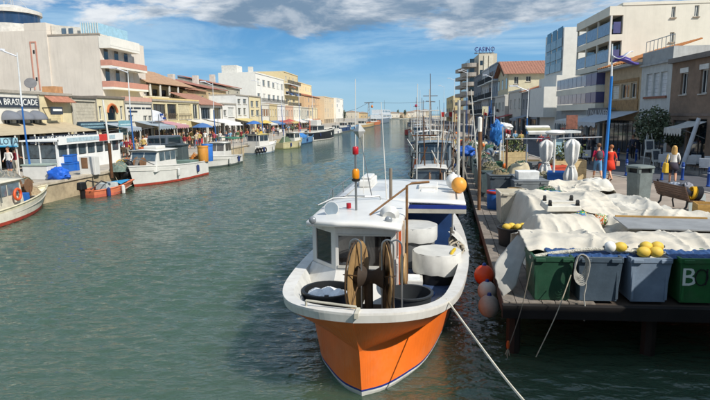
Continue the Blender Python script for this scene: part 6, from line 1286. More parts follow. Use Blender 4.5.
# rows behind
def big_beige():
    Y0 = 57.0; X1 = atY(100.5, 60, Y0).x; t = thing('beige_block', 'big beige block with blank streaked end wall and pink balconies', 'apartments', (-50, 62, ZL)); wm = M('d0c7bb', .9, var=.10, scale=.5, dirt=.0, streak=.28, dcol=(.22, .19, .15))
    z1 = atY(75, 35.2, Y0).z; z2 = atY(20, 23.5, Y0).z; xm = atY(47, 30, Y0).x; b = MB(); b.box(xm+.01, X1, Y0, Y0+10, ZL, z1); b.box(-75, xm, Y0-.15, Y0+10, ZL, z2-.8); b.box(atY(25, 30, Y0).x, xm, Y0-.14, Y0+10, z2-.79, z2); b.build('wall', wm, t)
    c = MB(); c.box(xm, X1+.1, Y0-.06, Y0+.2, z1+.002, z1+.16); c.build('coping', M('9a9084', .8), t)
    ph = MB(); ph.prism([(xm+.1, z1+.1), (xm+.1, z2-.1), (xm+3.4, z1+.9), (xm+3.4, z1+.1)], (Y0+.6, Y0+6)); ph.build('penthouse', M('d8d2c6', .8), t)
    for k in range(2): g = MB(); g.box(xm+1.3+.8*k, xm+1.8+.8*k, Y0+.55, Y0+.597, z1+.25, z1+.85); g.build('penthouse_window', glassy('5a6a78'), t)
    # round lantern room with glass band and aerial
    cx = atY(8, 30, Y0+2).x; zc = z2-.8; r = MB(); r.lathe([(2.9, zc), (2.9, zc+1.0)], 28, (cx, Y0+2.8, 0)); r.lathe([(3.1, zc+2.2), (3.1, zc+2.6), (1.2, zc+3.2)], 28, (cx, Y0+2.8, 0)); ro = r.build('lantern_room', M('c8c4bc', .8), t, True)
    g = MB(); g.lathe([(2.85, zc+1.001), (2.85, zc+2.199)], 28, (cx, Y0+2.8, 0)); g.build('glass_band', glassy('2a3f5c'), ro, True)
    m = MB(); zz = zc+3.0
    for dx, dy in ((-.45, -.45), (.45, -.45), (0, .5)): m.tube([(cx+dx, Y0+2.8+dy, zz), (cx+dx*.4, Y0+2.8+dy*.4, zz+5)], .05, 5)
    for k in range(6): m.tube([(cx-.45+.05*k, Y0+2.35, zz+.8*k), (cx+.4-.05*k, Y0+2.35, zz+.8*k+.7)], .035, 5)
    for s in (-1, 1): m.tube([(cx+s*2.4, Y0+2.4, zz-.3), (cx+s*.2, Y0+2.6, zz+2.2)], .03, 5)
    m.build('aerial_mast', M('b0b4b8', .5), ro)
    # outlined pink frame on the wall
    pk = M('c08a78', .8, var=.12, dirt=.2); p = [atY(x, y, Y0-.15) for x, y in ((29.5, 41.5), (36, 41.5), (40.5, 90), (34, 90))]; fr_ = MB(); x0, x1, za, zb = p[0].x, p[1].x, p[3].z, p[0].z
    for a, b_, c_, d in ((x0, x0+.14, za, zb), (x1-.14, x1, za, zb), (x0+.141, x1-.141, zb-.14, zb)): fr_.box(a, b_, Y0-.20, Y0-.152, c_, d)
    fr_.build('wall_outline', pk, t)
    for k in range(2): g = MB(); zk = zb-.9-2.9*k; g.box((x0+x1)/2-.07, (x0+x1)/2+.1, Y0-.18, Y0-.152, zk-.4, zk); g.build('slot_window', BLACK, t)
    # canal side: stacked balconies
    yb = yX(130, X1, 60); WHT = M('e0dcd2', .7, var=.06, dirt=.12); zs = [zX(101, y, X1+1.3) for y in (85.5, 63.5, 43)]
    for i, z in enumerate(zs):
        s = MB(); s.box(X1, X1+1.3, Y0-.05, yb+(1.5 if i < 2 else 0), z-.25, z+.0); so_ = s.build('balcony', WHT, t); r_ = MB(); hp = .62 if i < 2 else .95; r_.box(X1+1.22, X1+1.32, Y0-.05, yb+(1.5 if i < 2 else 0), z, z+hp); r_.box(X1, X1+1.219, Y0-.05, Y0+.05, z, z+hp); r_.build('parapet', pk if i < 2 else WHT, so_)
        if i < 2:
            for k in range(3): y = Y0+.6+k*(yb-Y0)/3; f = MB(); f.box(X1-.001, X1+.04, y, y+1.9, z+.05, z+2.2); o = f.build('patio_door', M('d8d6d0', .6), t); g = MB(); g.box(X1+.041, X1+.06, y+.1, y+.9, z+.2, z+2.1); g.build('pane', GLASS, o)
            aw = MB(); aw.grid(lambda u, v_: (X1+1.25*v_, Y0+(yb-Y0)*u, z+2.55-.55*v_-.12*abs(sin(u*9))*v_), 20, 5); aw.build('blind', M('c9c3b6', .8), t, solid=.02)
    rl = MB(); zr = z1+.15; rl.box(xm+3.8, X1, Y0+.1, Y0+.14, zr, zr+1.1); rl.box(X1-.1, X1-.06, Y0+.141, yb, zr, zr+1.1); rl.build('glass_railing', M('9fc4d4', .2, var=.2, spec=.6), t)
    for k in range(8): q = MB(); xx = xm+3.8+(X1-xm-3.9)*k/7; q.box(xx, xx+.06, Y0+.05, Y0+.099, zr, zr+1.2); q.build('rail_post', WHITE, t)
    dsh = MB(); m = Matrix.Translation(atY(30.5, 83, 50)) @ Matrix.Rotation(1.1, 4, 'X') @ Matrix.Rotation(.5, 4, 'Y'); dsh.lathe([(.02, -.18), (.3, -.14), (.55, 0), (.53, .02)], 16, m=m); q = thing('satellite_dish', 'grey satellite dish on the roof above the dome awnings', 'satellite dish', atY(30.5, 90, 50)); dsh.build('dish', M('5f5f62', .5), q, True); st_ = MB(); st_.tube([atY(30.5, 95, 50), atY(30.5, 84, 50)], .05, 6); st_.build('stand', GREY, q)
    return t
big_beige()
XB = -33.5
def tile_roof_house():
    y0, y1 = yX(139, XB, 80), yX(187, XB, 90); zt = zX(160, 86, XB); t = thing('tiled_block', 'cream balcony block under a long sloping orange tile roof', 'apartments', (-38, (y0+y1)/2, ZL)); wm = M('c6b48c', .85, var=.12, dirt=.2)
    H = [(y0+.8+k*2.6, y0+2.4+k*2.6, zt-2.0, zt-.5) for k in range(5)]; b = MB(); facade(b, XB, -1, y0, y1, ZL, zt, H); fx_box(b, XB, -1, .281, 9, y0, y1, ZL, zt-.01); b.build('wall', wm, t)
    for h in H: window(t, XB, -1, *h, frame=FRD, sill=False)
    za = zX(139, 71, XB); 
    tiles(t, 'roof', [(XB+1.4, y0-.3, zt+.05), (XB+1.4, y1+.2, zt+.05), (XB-5, y1+.2, zt+2.5), (XB-5, y0-.3, zt+2.5)], 36, 9, M('a5856a', .85, var=.3))
    for k in range(2): balcony(t, XB, -1, y0+.3, y1-.3, zt-2.4-2.7*k, 1.3, .9, slab=WHITE, rail='solid', rmat=M('d8ceb4', .8))
    for k in range(6): p = MB(); yy = y0+.3+(y1-y0-.9)*k/5; fx_box(p, XB, -1, -1.28, -1.1, yy, yy+.2, zt-1.45, zt); p.build('pillar', WHITE, t)
tile_roof_house()
STONE = M('a08a68', .9, var=.35, scale=2.5, dirt=.3, bump=.4, bscale=5)
def stone_house(label, pa, pb, ytop, X, rm, depth=9, wm=STONE, rh=2.2):
    y0, y1 = yX(pa, X, 95), yX(pb, X, 95); zt = zX((pa+pb)/2, ytop, X); t = thing('stone_house', label, 'house', (X-depth/2, (y0+y1)/2, ZL), 'old stone houses behind the shops')
    b = MB(); H = [(y0+.9, y0+1.8, zt-1.9, zt-.6), (y1-1.9, y1-1.0, zt-1.9, zt-.6)]; facade(b, X, -1, y0, y1, ZL, zt, H); fx_box(b, X, -1, .281, depth, y0, y1, ZL, zt-.01); b.prism([(X-depth, zt), (X-.3, zt), (X-depth, zt+rh*.95)], (y0+.02, y1-.02)); b.build('wall', wm, t)
    for h in H: window(t, X, -1, *h)
    tiles(t, 'roof', [(X+.4, y0-.2, zt+.02), (X+.4, y1+.1, zt+.02), (X-depth, y1+.1, zt+rh), (X-depth, y0-.2, zt+rh)], 22, 8, rm)
    c = MB(); c.box(X-depth*.6, X-depth*.6+.9, y1-1.6, y1-.8, zt+rh*.4, zt+rh+.55); c.build('chimney', M('c9c3b8', .8), t)
stone_house('old stone house with orange roof left of the white chimney', 187.5, 206, 91, -32, M('a0755e', .85, var=.3)); stone_house('stone house with red roof behind the lean-to tiles', 206.5, 226, 90, -32.5, M('986658', .85, var=.3), wm=M('b09a78', .9, var=.3, dirt=.3))
stone_house('plain grey house with red roof next to the white apartments', 226.5, 240, 88, -33, M('9c6a5a', .85, var=.3), wm=M('a9a598', .9, var=.25, dirt=.3))
def white_apts():
    X = -34; Y0 = yX(256, X, 90); y1 = yX(284, X, 90); zt = atX(257, 73.5, X).z; t = plain_house('white_apartments', 'big white apartment block with window rows behind the left quay', X, -1, Y0, y1, ZL, zt, M('dedcd4', .85, var=.06, dirt=.12), 4, 6, depth=8.5, win=(2.4, 1.4), cat='apartments', group=None, ground='no', balc=(1, 2))
    b = MB(); b.box(X-8, X-4.5, Y0+1, Y0+5, zt+.3, zt+1.9); b.build('roof_box', M('d4d2ca', .8), t); b = MB(); b.box(X-2.2, X-1.3, Y0+2, Y0+3, zt+.2, zt+1.6); b.build('chimney', WHITE, t)
white_apts()
t = plain_house('yellow_apartments', 'yellow apartment block with stacked balconies and blue blinds', -34, -1, yX(284, -34, 90)+.3, yX(298, -34, 90), ZL, zX(290, 74, -34), M('cdbb92', .85, var=.1), 5, 4, depth=10, cat='apartments', group=None, ground='no', balc=(1, 2, 3, 4))
for k, c in enumerate(('4a6aa0', 'b0765c', '4a6aa0')): awning(t, -34, -1, yX(285.5+3*k, -34, 90), yX(288+3*k, -34, 90), zX(290, 92-7*(k % 2), -34), 1.5, .7, M(c, .8))
t = plain_house('orange_block', 'orange cream block with tile roof far along the left quay', -36, -1, yX(304, -36, 95), yX(322, -36, 95), ZL, zX(312, 97, -36), M('cba982', .85, var=.1), 4, 7, depth=10, roof='tile', cat='apartments', group=None)
plain_house('cream_block', 'cream block rising above the orange block', -44, -1, 212, 245, ZL, atX(318, 88, -44).z, M('d9c69c', .85, var=.1), 5, 6, depth=10, cat='apartments', group=None)
plain_house('pale_block', 'pale block with orange side at the end of the left houses', -34, -1, yX(324, -34, 95), yX(335, -34, 95), ZL, zX(330, 98, -34), M('cfbb9c', .85, var=.1), 5, 5, depth=10, cat='apartments', group=None)
plain_house('white_tower', 'white end house last of the left bank row', -33, -1, yX(336, -33, 95), yX(343, -33, 95), ZL, zX(340, 99, -33), M('e0ddd4', .85, var=.06), 5, 4, depth=10, cat='apartments', group=None)
# low shops closing the gap along the left promenade
cs = ['d0cbbd', 'c9b78c', 'd8d6d0', 'c9a890', 'd6d0c0', 'bfb8a8', 'd8cba8']
nm = ['white', 'straw', 'snow white', 'salmon', 'bone', 'grey', 'butter']
for k in range(7): 
    pa, pb = 261.3+k*8, 269+k*8; plain_house('quay_shop', nm[k]+' low shop house on the far left promenade, %s after the pale yellow one' % ORD[k], -28.5, -1, yL(pa, -28.5), yL(pb, -28.5), ZL, zX(pa+4, 105+.6*k, -28.5), M(cs[k], .85, var=.1, dirt=.2), 2, 3, depth=5, awn=M(['c8c8c4', '5a7aa8', 'a0645a', 'c2b078', 'd0d0cc', '6a8a9a', 'b08468'][k], .8), group='low shop houses on the left bank')
# ---- restaurant terraces in front
def terrace():
    t = thing('terrace_awning', 'wide beige awning with dark lettered board over the restaurant terrace', 'awning', (-26, 40, ZL)); b = MB(); y0, y1 = yX(-8, -25.4, 130), yX(97, -25.4, 130)
    z0 = zX(45, 134, -25.4); b.grid(lambda u, v_: (XL+.02+2.6*v_, y0+(y1-y0)*u, z0+.75-.7*v_-.06*sin(pi*v_)), 24, 6); b.build('awning_cloth', M('b3a488', .8, var=.15, dirt=.2), t, solid=.02)
    ya, yb = yX(30, -25.38, 137), yX(97, -25.38, 137); zc, zd = zX(65, 141.5, -25.38), zX(65, 134.5, -25.38); b = MB(); b.box(-25.42, -25.36, ya, yb, zc, zd); so_ = b.build('sign_board', SIGN, t)
    text_mesh('LA BRASUCADE et les', 'lettering', LET, so_, (-25.35, (ya+yb)/2, (zc+zd)/2), (0, 1, 0), (0, 0, 1), .48, .01, squeeze=(yb-ya)/5.6)
    for k in range(7): p = MB(); yy = y0+(y1-y0)*k/6; p.tube([(-25.4, yy, ZL), (-25.4, yy, z0)], .05, 6); p.build('post', WHITE, t)
terrace()
def veranda():
    X0 = -22.4; ya, yb = yX(57, X0, 150), yX(119, X0, 150); zt = zX(88, 139, X0); t = thing('veranda', 'white framed glass veranda with pale blue fascia on the quay', 'veranda', (-23.6, (ya+yb)/2, ZL)); WV = M('dedfdc', .6, var=.06, dirt=.15)
    b = MB(); b.box(-24.8, X0+.3, ya-.2, yb+.2, zt, zt+.10); b.box(X0+.22, X0+.32, ya-.2, yb+.2, zt-.22, zt+.30); b.build('roof', WV, t); b = MB(); b.box(X0+.321, X0+.34, ya+.6, yb-1.0, zt-.08, zt+.18); b.build('fascia_strip', M('a6bcc4', .6, var=.3, scale=5), t)
    b = MB(); b.box(X0+.322, X0+.345, yX(95, X0, 140), yX(103, X0, 140), zt-.18, zt+.30); b.build('red_sign', M('c23a34', .6), t)
    n = 7
    for k in range(n+1):
        y = ya+(yb-ya)*k/n; p = MB(); p.box(X0-.06, X0+.06, y-.06, y+.06, ZL, zt-.001); p.build('post', WV, t)
        if k < n:
            y2 = ya+(yb-ya)*(k+1)/n; g = MB(); g.box(X0-.01, X0+.01, y+.07, y2-.07, ZL+1.0, zt-.25); g.build('pane', M('46545c', .08, var=.7, scale=2, spec=.9, name='glass'), t)
            q = MB(); q.box(X0-.05, X0+.05, y+.065, y2-.065, ZL, ZL+.95); q.build('panel', WV, t)
    for y in (ya, yb):
        for j in range(2): g = MB(); g.box(-24.7+1.15*j, -23.62+1.15*j, y-.01, y+.01, ZL+.9, zt-.2); g.build('side_pane', M('46545c', .08, var=.7, scale=2, spec=.9, name='glass'), t); q = MB(); q.box(-24.75+1.15*j, -24.68+1.15*j, y-.05, y+.05, ZL, zt-.001); q.build('side_post', WV, t); q = MB(); q.box(-24.67+1.15*j, -23.62+1.15*j, y-.03, y+.03, ZL, ZL+.85); q.build('side_board', M('8a969a', .6, var=.2), t)
veranda()
# light blue sign at the far left
a = atY(-6, 138, 30), atY(17.5, 147, 30); t = thing('shop_sign', 'light blue sign panel with dark letters at the left edge', 'sign', (a[0].x, 30, ZL)); b = MB(); b.box(a[0].x, a[1].x, 30, 30.08, a[1].z, a[0].z); so_ = b.build('panel', M('a8d2de', .5, var=.15), t)
text_mesh('FLOTA', 'lettering', M('4a5a66', .6), so_, ((a[0].x+a[1].x)/2+.1, 29.99, (a[0].z+a[1].z)/2+.05), (1, 0, 0), (0, 0, 1), .52, .008, squeeze=.9); b = MB(); b.box(a[0].x, a[1].x, 29.98, 29.999, a[1].z, a[1].z+.08); b.build('blue_line', M('3a90b8', .5), so_)
for x in (a[0].x+.15, a[1].x-.15): b = MB(); b.tube([(x, 30.1, ZL), (x, 30.1, a[0].z)], .045, 6); b.build('post', WHITE, t)
# awnings over the crowd further on
for k, (pa, pb, c, l) in enumerate(((126, 140, '9aa4ac', 'slate awning before the pink topped house'), (158, 174, '8d99a2', 'grey blue awning below the pale fascia'), (176, 188, 'b98a90', 'pink awning below the pale fascia'), (206, 220, 'c9c5bb', 'cream awning beneath the lean-to house'), (224, 240, 'dcdad4', 'white awning before the white shop house'), (250, 262, 'bfae74', 'yellow awning beside the lamp on the left quay'))):
    y0, y1 = yX(pa, -25.6, 135), yX(pb, -25.6, 135); t = thing('terrace_awning', l, 'awning', (-26, (y0+y1)/2, ZL), 'terrace awnings on the left'); awning(t, -28, -1, y0, y1, ZL+3.0, 2.6, .55, M(c, .8, var=.12), .3)
    for y in (y0+.1, y1-.1): p = MB(); p.tube([(-25.5, y, ZL), (-25.5, y, ZL+2.5)], .04, 6); p.build('post', WHITE, t)
# blue lamps of the left quay
for px, pb, pt, X, l in ((29, 186, 84, None, 'blue street lamp at the left in front of the restaurant sign'), (135, 170, 90, None, 'blue street lamp above the long white motorboat'), (217, 150, 86, None, 'blue street lamp beside the green canopy boat'), (264, 143, 82, None, 'blue street lamp by the big white apartments'), (284, 138, 84, None, 'blue street lamp before the yellow apartments'), (301, 134, 86, None, 'thin blue street lamp past the yellow apartments'), (314, 131, 92, None, 'small blue street lamp far down the left quay')):
    Xq = -21.3; y = yX(px, Xq, 150); zt = atX(px, pt, Xq).z; lamp_post(l, (Xq, y, ZL), max(zt-ZL, 7.0), False, .15, '2a5fa0', side=-1)
# ================================================================== other boats
def hull_mesh(t, L, B, D, hm, bm_, stripe=None, rake=.5, sheer=.35, transom=.85, flare=.75, full=2.4, rub=None):
    """bow at +Y, stern at 0; z=0 waterline"""
    n = 22; rows = []
    for i in range(n+1):
        u = i/n; k = max(0, (u-.42)/.58); hb = B/2*(transom+(1-transom)*min(1, u/.42))*(1-k**full); zs = D*(1+sheer*u*u)
        zk = -.25-.1*(1-u)+.55*max(0, u-.8)**1.0*0; fl = flare+(1-flare)*(1-k*.9)
        pts = []
        for z in (zs, zs-.13, zs*.5, .16, .02, -.25):
            f = 1 if z >= zs-.14 else fl+(1-fl)*max(0, z/zs); y = L*u+rake*k*k*(z/zs if z > 0 else z*.5); w_ = max(.012, hb*f*(1 if z > -.1 else .8)); pts.append((w_, y, z))
        rows.append(pts)
    b = MB(); bands = [1, 0, 0, 2, 2]
    for s in (1, -1):
        for i in range(n):
            for j in range(5):
                b.cur = bands[j]; q = [rows[i][j], rows[i][j+1], rows[i+1][j+1], rows[i+1][j]]; q = [(s*a, y, z) for a, y, z in q]; b.add(q[::-1] if s < 0 else q, [(3, 2, 1, 0)])
    for j in range(5): b.cur = bands[j]; a, c = rows[0][j], rows[0][j+1]; b.add([a, c, (-c[0], c[1], c[2]), (-a[0], a[1], a[2])], [(0, 1, 2, 3)])
    b.build('hull', [hm, rub or hm, bm_], t, True)
    d = MB()
    for i in range(n): a, c = rows[i][1], rows[i+1][1]; z0, z1 = a[2]-.18, c[2]-.18; d.add([(-a[0], a[1], z0), (a[0], a[1], z0), (c[0], c[1], z1), (-c[0], c[1], z1)], [(0, 1, 2, 3)])
    d.build('deck', M('b5b2a8', .7, var=.25, dirt=.4), t)
    g = MB()
    for s in (1, -1): g.tube([(s*r[0][0], r[0][1], r[0][2]+.01) for r in rows], .045, 5)
    g.build('gunwale', rub or hm, t, True)
    return rows
def cabin(t, y0, y1, w_, z0, h, mat, roofm=None, rakef=.25, win='36424a', over=.15):
    """wheelhouse with raked front (towards the bow), window band and roof"""
    b = MB(); hw = w_/2; zt = z0+h; zm = z0+h*.52
    b.add([(-hw, y0, z0), (hw, y0, z0), (hw, y1, z0), (-hw, y1, z0), (-hw*.93, y0, zt), (hw*.93, y0, zt), (hw*.93, y1-rakef*h, zt), (-hw*.93, y1-rakef*h, zt)], [(3, 2, 1, 0), (4, 5, 6, 7), (0, 1, 5, 4), (1, 2, 6, 5), (2, 3, 7, 6), (3, 0, 4, 7)])
    o = b.build('cabin', mat, t, bevel=.03); gm = M(win, .08, var=.5, spec=.9, name='glass')
    L = y1-y0; n = max(1, int(L/.75))
    for s in (-1, 1):
        for k in range(n): g = MB(); a = y0+.12+(L-.25-rakef*h*.7)*k/n; c = y0+.12+(L-.25-rakef*h*.7)*(k+1)/n-.1; x = s*hw*.965; g.box(min(x, x+s*.025), max(x, x+s*.025), a, c, zm, zt-.1); g.build('side_window', gm, o)
    for k in range(2): g = MB(); xa = -hw*.85+hw*.88*k; yf = lambda z: y1-rakef*(z-z0)+.015; g.add([(xa, yf(zm), zm), (xa+hw*.8, yf(zm), zm), (xa+hw*.8, yf(zt-.1), zt-.1), (xa, yf(zt-.1), zt-.1)], [(0, 1, 2, 3)]); g.build('windscreen', gm, o)
    for k in range(2): g = MB(); xa = -hw*.85+hw*.88*k; g.box(xa, xa+hw*.8, y0-.02, y0-.002, zm, zt-.1); g.build('rear_window', gm, o)
    r = MB(); r.grid(lambda u, v_: (-hw*.98-over*.4+(2*hw*.98+over*.8)*u, y0-over+(L+2*over-rakef*h*.8)*v_, zt+.02+.05*sin(pi*u)), 6, 4); r.build('roof', roofm or mat, o, True, solid=.05)
    return o
def outboard(t, x=0, y=-.25, z=.45):
    b = MB(); b.box(x-.17, x+.17, y-.35, y+.12, z+.2, z+.62, .03); b.build('outboard', BLACK, t, bevel=.05); b = MB(); b.box(x-.07, x+.07, y-.2, y+.02, z-.7, z+.2); b.build('outboard_leg', BLACK, t)
def mast(t, x, y, z0, z1, r=.035, cross=0, mat=None, lean=0):
    b = MB(); b.tube([(x, y, z0), (x+lean, y, z1)], [r, r*.6], 6)
    if cross: b.tube([(x-cross+lean*.7, y, z0+(z1-z0)*.75), (x+cross+lean*.7, y, z0+(z1-z0)*.75)], r*.6, 5)
    b.build('mast', mat or STEEL, t)
def gantry(t, y, w_, z0, z1, mat, lean=.3):
    b = MB(); b.tube([(-w_/2, y, z0), (-w_/2*.9, y+lean, z1), (w_/2*.9, y+lean, z1), (w_/2, y, z0)], .05, 6); b.tube([(-w_/2*.95, y+lean*.5, (z0+z1)/2), (w_/2*.95, y+lean*.5, (z0+z1)/2)], .035, 5); b.build('gantry', mat, t)
def reel(t, x, y, z, r, mat):
    m = Matrix.Translation((x, y, z)) @ Matrix.Rotation(pi/2, 4, 'Y'); b = MB(); b.lathe([(.04, -.28), (r, -.26), (r, -.22), (r*.3, -.18), (r*.3, .18), (r, .22), (r, .26), (.04, .28)], 16, m=m); b.tube([(x-.3, y, z-r-.1), (x-.3, y, z)], .04, 5); b.tube([(x+.3, y, z-r-.1), (x+.3, y, z)], .04, 5); b.build('net_reel', mat, t)
def heap(t, name, c, rx, ry, h, mat, seed):
    b = MB()
    def fn(u, v_):
        a = 2*pi*u; r = v_; return (c[0]+rx*r*cos(a), c[1]+ry*r*sin(a), c[2]+max(0, h*(1-r**2)+.5*h*fbm(cos(a)*r*3+seed, sin(a)*r*3, seed)))
    b.grid(fn, 18, 6); b.build(name, mat, t, True)
def tyre(t, x, y, z, s): 
    b = MB(); b.tube([(x, y+.24*cos(a), z+.24*sin(a)) for a in [2*pi*k/14 for k in range(15)]], .09, 6, False); b.build('tyre_fender', M('1a1a1c', .8), t, True)
def moor(t, A, Bw, B, side=-1):
    """place the boat (bow +Y local) from stern near corner A to bow tip Bw on the water"""
    A = Vector(A); Bw = Vector(Bw); d = (Bw-A).normalized(); n = Vector((-d.y, d.x, 0))*(1 if side < 0 else -1)
    C = A+n*B*.42; d = (Bw-C); t.location = (C.x, C.y, 0); t.rotation_euler = (0, 0, atan2(-d.x, d.y)); return d.length
HW = M('d0cec7', .35, var=.08, dirt=.2, spec=.5); RED = M('9a3a2a', .6, var=.3, dirt=.2); BRN = M('7a5a40', .8, var=.4); NETS = [M('5a6a52', .9, var=.5, scale=10), M('9d8a6c', .9, var=.5, scale=10), M('6d6a66', .9, var=.5, scale=10), M('7a4a34', .9, var=.5, scale=10), M('3a4a60', .9, var=.5, scale=10)]
W = lambda px, py: tuple(atz(px, py, 0))
# 1 leftmost boat
t = thing('small_fishing_boat', 'cream fishing boat with rust red bottom and small cabin at the left edge', 'boat'); Bm = 2.5; A = (-16.6, 17.6, 0); ln = moor(t, A, W(47, 204), Bm)
loc, rot = t.location.copy(), t.rotation_euler.copy(); t.location = (0, 0, 0); t.rotation_euler = (0, 0, 0)
hull_mesh(t, ln-.5, Bm, .62, M('d8d2c0', .5, var=.12, dirt=.4), RED, sheer=.55, rake=.7, flare=.8, rub=M('cfc6a8', .5, dirt=.3)); cabin(t, ln*.36, ln*.36+2.2, 1.7, .5, 1.2, M('d2ccb8', .5, dirt=.3), rakef=.1, win='6a7a84'); heap(t, 'rope_heap', (.1, ln*.80, .75), .6, .7, .45, NETS[1], 3); heap(t, 'net_heap', (-.3, ln*.70, .7), .5, .5, .7, NETS[3], 5); reel(t, .2, ln*.74, 1.25, .35, BRN)
b = MB(); b.tube([(1.0+.02, ln*.52+.24*cos(a), 1.12+.24*sin(a)) for a in [2*pi*k/16 for k in range(17)]], .06, 6, False); b.build('lifebuoy', M('d8582c', .6), t, True); b = MB(); b.box(.2, .7, ln*.62, ln*.62+.6, .65, 1.0); b.build('blue_crate', M('2a68b4', .5), t); mast(t, -.3, ln*.5, 1.9, 4.2); b = MB(); b.tube([(.95, ln*.4, .9), (.95, ln*.4, 1.7), (.95, ln*.1, 1.7)], .025, 5); b.build('side_rail', STEEL, t)
heap(t, 'canvas', (0, ln*.2, .7), .8, 1.2, .35, M('d6d2c4', .8), 9)
t.location = loc; t.rotation_euler = rot
def simple_boat(label, A, Bw, B, D, hm, bm_, name='motor_boat', extras=None, side=-1, **k):
    t = thing(name, label, 'boat'); ln = moor(t, A, Bw, B, side); loc, rot = t.location.copy(), t.rotation_euler.copy(); t.location = (0, 0, 0); t.rotation_euler = (0, 0, 0)
    rk = k.get('rake', .5); hull_mesh(t, ln-rk*.3, B, D, hm, bm_, **k)
    if extras: extras(t, ln)
    if B < 3.5:
        for k in range(2): b = MB(); yy = ln*(.25+.35*k); sx = (1 if side < 0 else -1); b.lathe([(.02, -.28), (.10, -.22), (.11, 0), (.10, .22), (.02, .28)], 8, (sx*(B*.5+.06), yy, D*.62)); b.build('fender', M('c9c9c4' if k else '2a3a6a', .5, dirt=.3), t, True)
        b = MB(); b.tube([(0, ln-.15, D*1.15), ((-1 if side < 0 else 1)*1.3, ln+.6, D*.95), ((-1 if side < 0 else 1)*2.4, ln+1.3, 1.05)], .018, 4); b.build('mooring_line', ROPE, t)
    t.location = loc; t.rotation_euler = rot; return t
# 2 dinghy
def ex(t, L):
    b = MB(); b.box(-.42, .42, L*.32, L*.62, .3, .68, .04); b.build('locker', M('a9b0ae', .6, dirt=.3), t, bevel=.03); outboard(t, 0, -.2, .3); b = MB(); b.grid(lambda u, v_: ((-.62+1.24*u)*(1-.75*v_), L*.6+L*.4*v_, .56+.12*sin(pi*u)*(1-v_)+.10*v_), 6, 6); b.build('bow_cover', M('2f86b4', .6, var=.2), t, True, solid=.03)
    for s in (-1, 1): b = MB(); b.tube([(s*.4, -.1, .5), (s*.5, .6, .9), (s*.3, 1.2, .7)], .04, 5); b.build('oar', BLACK, t)
simple_boat('small orange dinghy with blue bow cover and black outboard', W(97, 198), W(129, 190), 1.4, .38, M('c8704e', .5, var=.2, dirt=.3), M('b8604a', .5), 'dinghy', ex, transom=.72, sheer=.55, full=1.9, rake=.7)
# 3 long white motorboat, bow towards us
def ex(t, L):
    cabin(t, L*.52, L*.52+2.6, 2.1, .85, 1.35, HW, rakef=.35, win='54646c'); b = MB(); b.box(-.5, .5, L*.52+.4, L*.52+1.5, 2.27, 2.5); b.build('roof_hatch', HW, t, bevel=.06); b = MB(); b.box(-.9, .9, .6, 1.8, .75, 1.2); b.build('aft_bench', M('6a8078', .7), t, bevel=.04)
    heap(t, 'net_heap', (.2, L*.86, 1.0), .55, .6, .8, NETS[2], 4); reel(t, 0, L*.88, 1.45, .38, BRN); mast(t, 0, L*.55, 2.3, 4.6, cross=.4); b = MB(); b.tube([(-.9, L*.8, 1.2), (-.7, L*.98, 1.75), (.7, L*.98, 1.75), (.9, L*.8, 1.2)], .03, 5); b.build('bow_rail', STEEL, t)
simple_boat('long white motorboat with red waterline and big cabin on the left quay', W(206, 174.5), W(133, 187), 2.9, 1.05, HW, RED, 'motor_boat', ex, side=1, transom=.92, sheer=.28, rake=.45, full=3.2)
lump('black_cover', 'black rubber sheet bulging beside the long white motorboat bow', 'sheet', (-18.2, 33.4, .75), .6, .7, .75, BLACK, 3, .3)
# 4 white boat with green canopy, bow towards us
def ex(t, L):
    cabin(t, L*.36, L*.36+1.7, 1.6, .6, 1.45, HW, rakef=.2, win='5a5650'); b = MB(); b.grid(lambda u, v_: (-1.1+2.2*u, .1+2.3*v_, 2.35+.12*sin(pi*u)), 8, 6); b.build('canopy', M('2f6a50', .7, var=.2), t, True, solid=.03)
    for x in (-1, 1):
        for y in (.2, 2.3): b = MB(); b.tube([(x, y, .7), (x, y, 2.35)], .025, 5); b.build('canopy_post', STEEL, t)
    for k in range(2): b = MB(); b.box((-1)**k*1.14-.015, (-1)**k*1.14+.015, L*.12+1.9*k*0, L*.12+1.0, .58, .68); b.build('hull_mark', BLACK, t)
    mast(t, 0, L*.5, 2.0, 4.4)
simple_boat('white boat with dark green canopy and hull lettering on the left quay', W(242, 162.5), W(205.5, 169), 2.3, .78, HW, M('4a5450', .6), 'motor_boat', ex, side=1, sheer=.45, rake=.8)
# 5 white boat with tyres, bow right
def ex(t, L):
    cabin(t, L*.22, L*.22+2.2, 1.7, .7, 1.5, HW, M('c9b870', .5), rakef=.15, win='3a4650'); mast(t, 0, L*.45, 2.2, 5.2, cross=.5); heap(t, 'net_heap', (0, L*.62, .8), .6, .7, .5, NETS[0], 2); gantry(t, .5, 1.8, .7, 2.3, GREY)
    for k in range(4): tyre(t, 1.22, .2+k*.55, .45, 1)
simple_boat('white boat with black tyre fenders and yellow cabin top', W(256, 154.5), W(275, 151), 2.5, .85, HW, M('7a8a94', .6), 'small_fishing_boat', ex, sheer=.5, rake=.5)
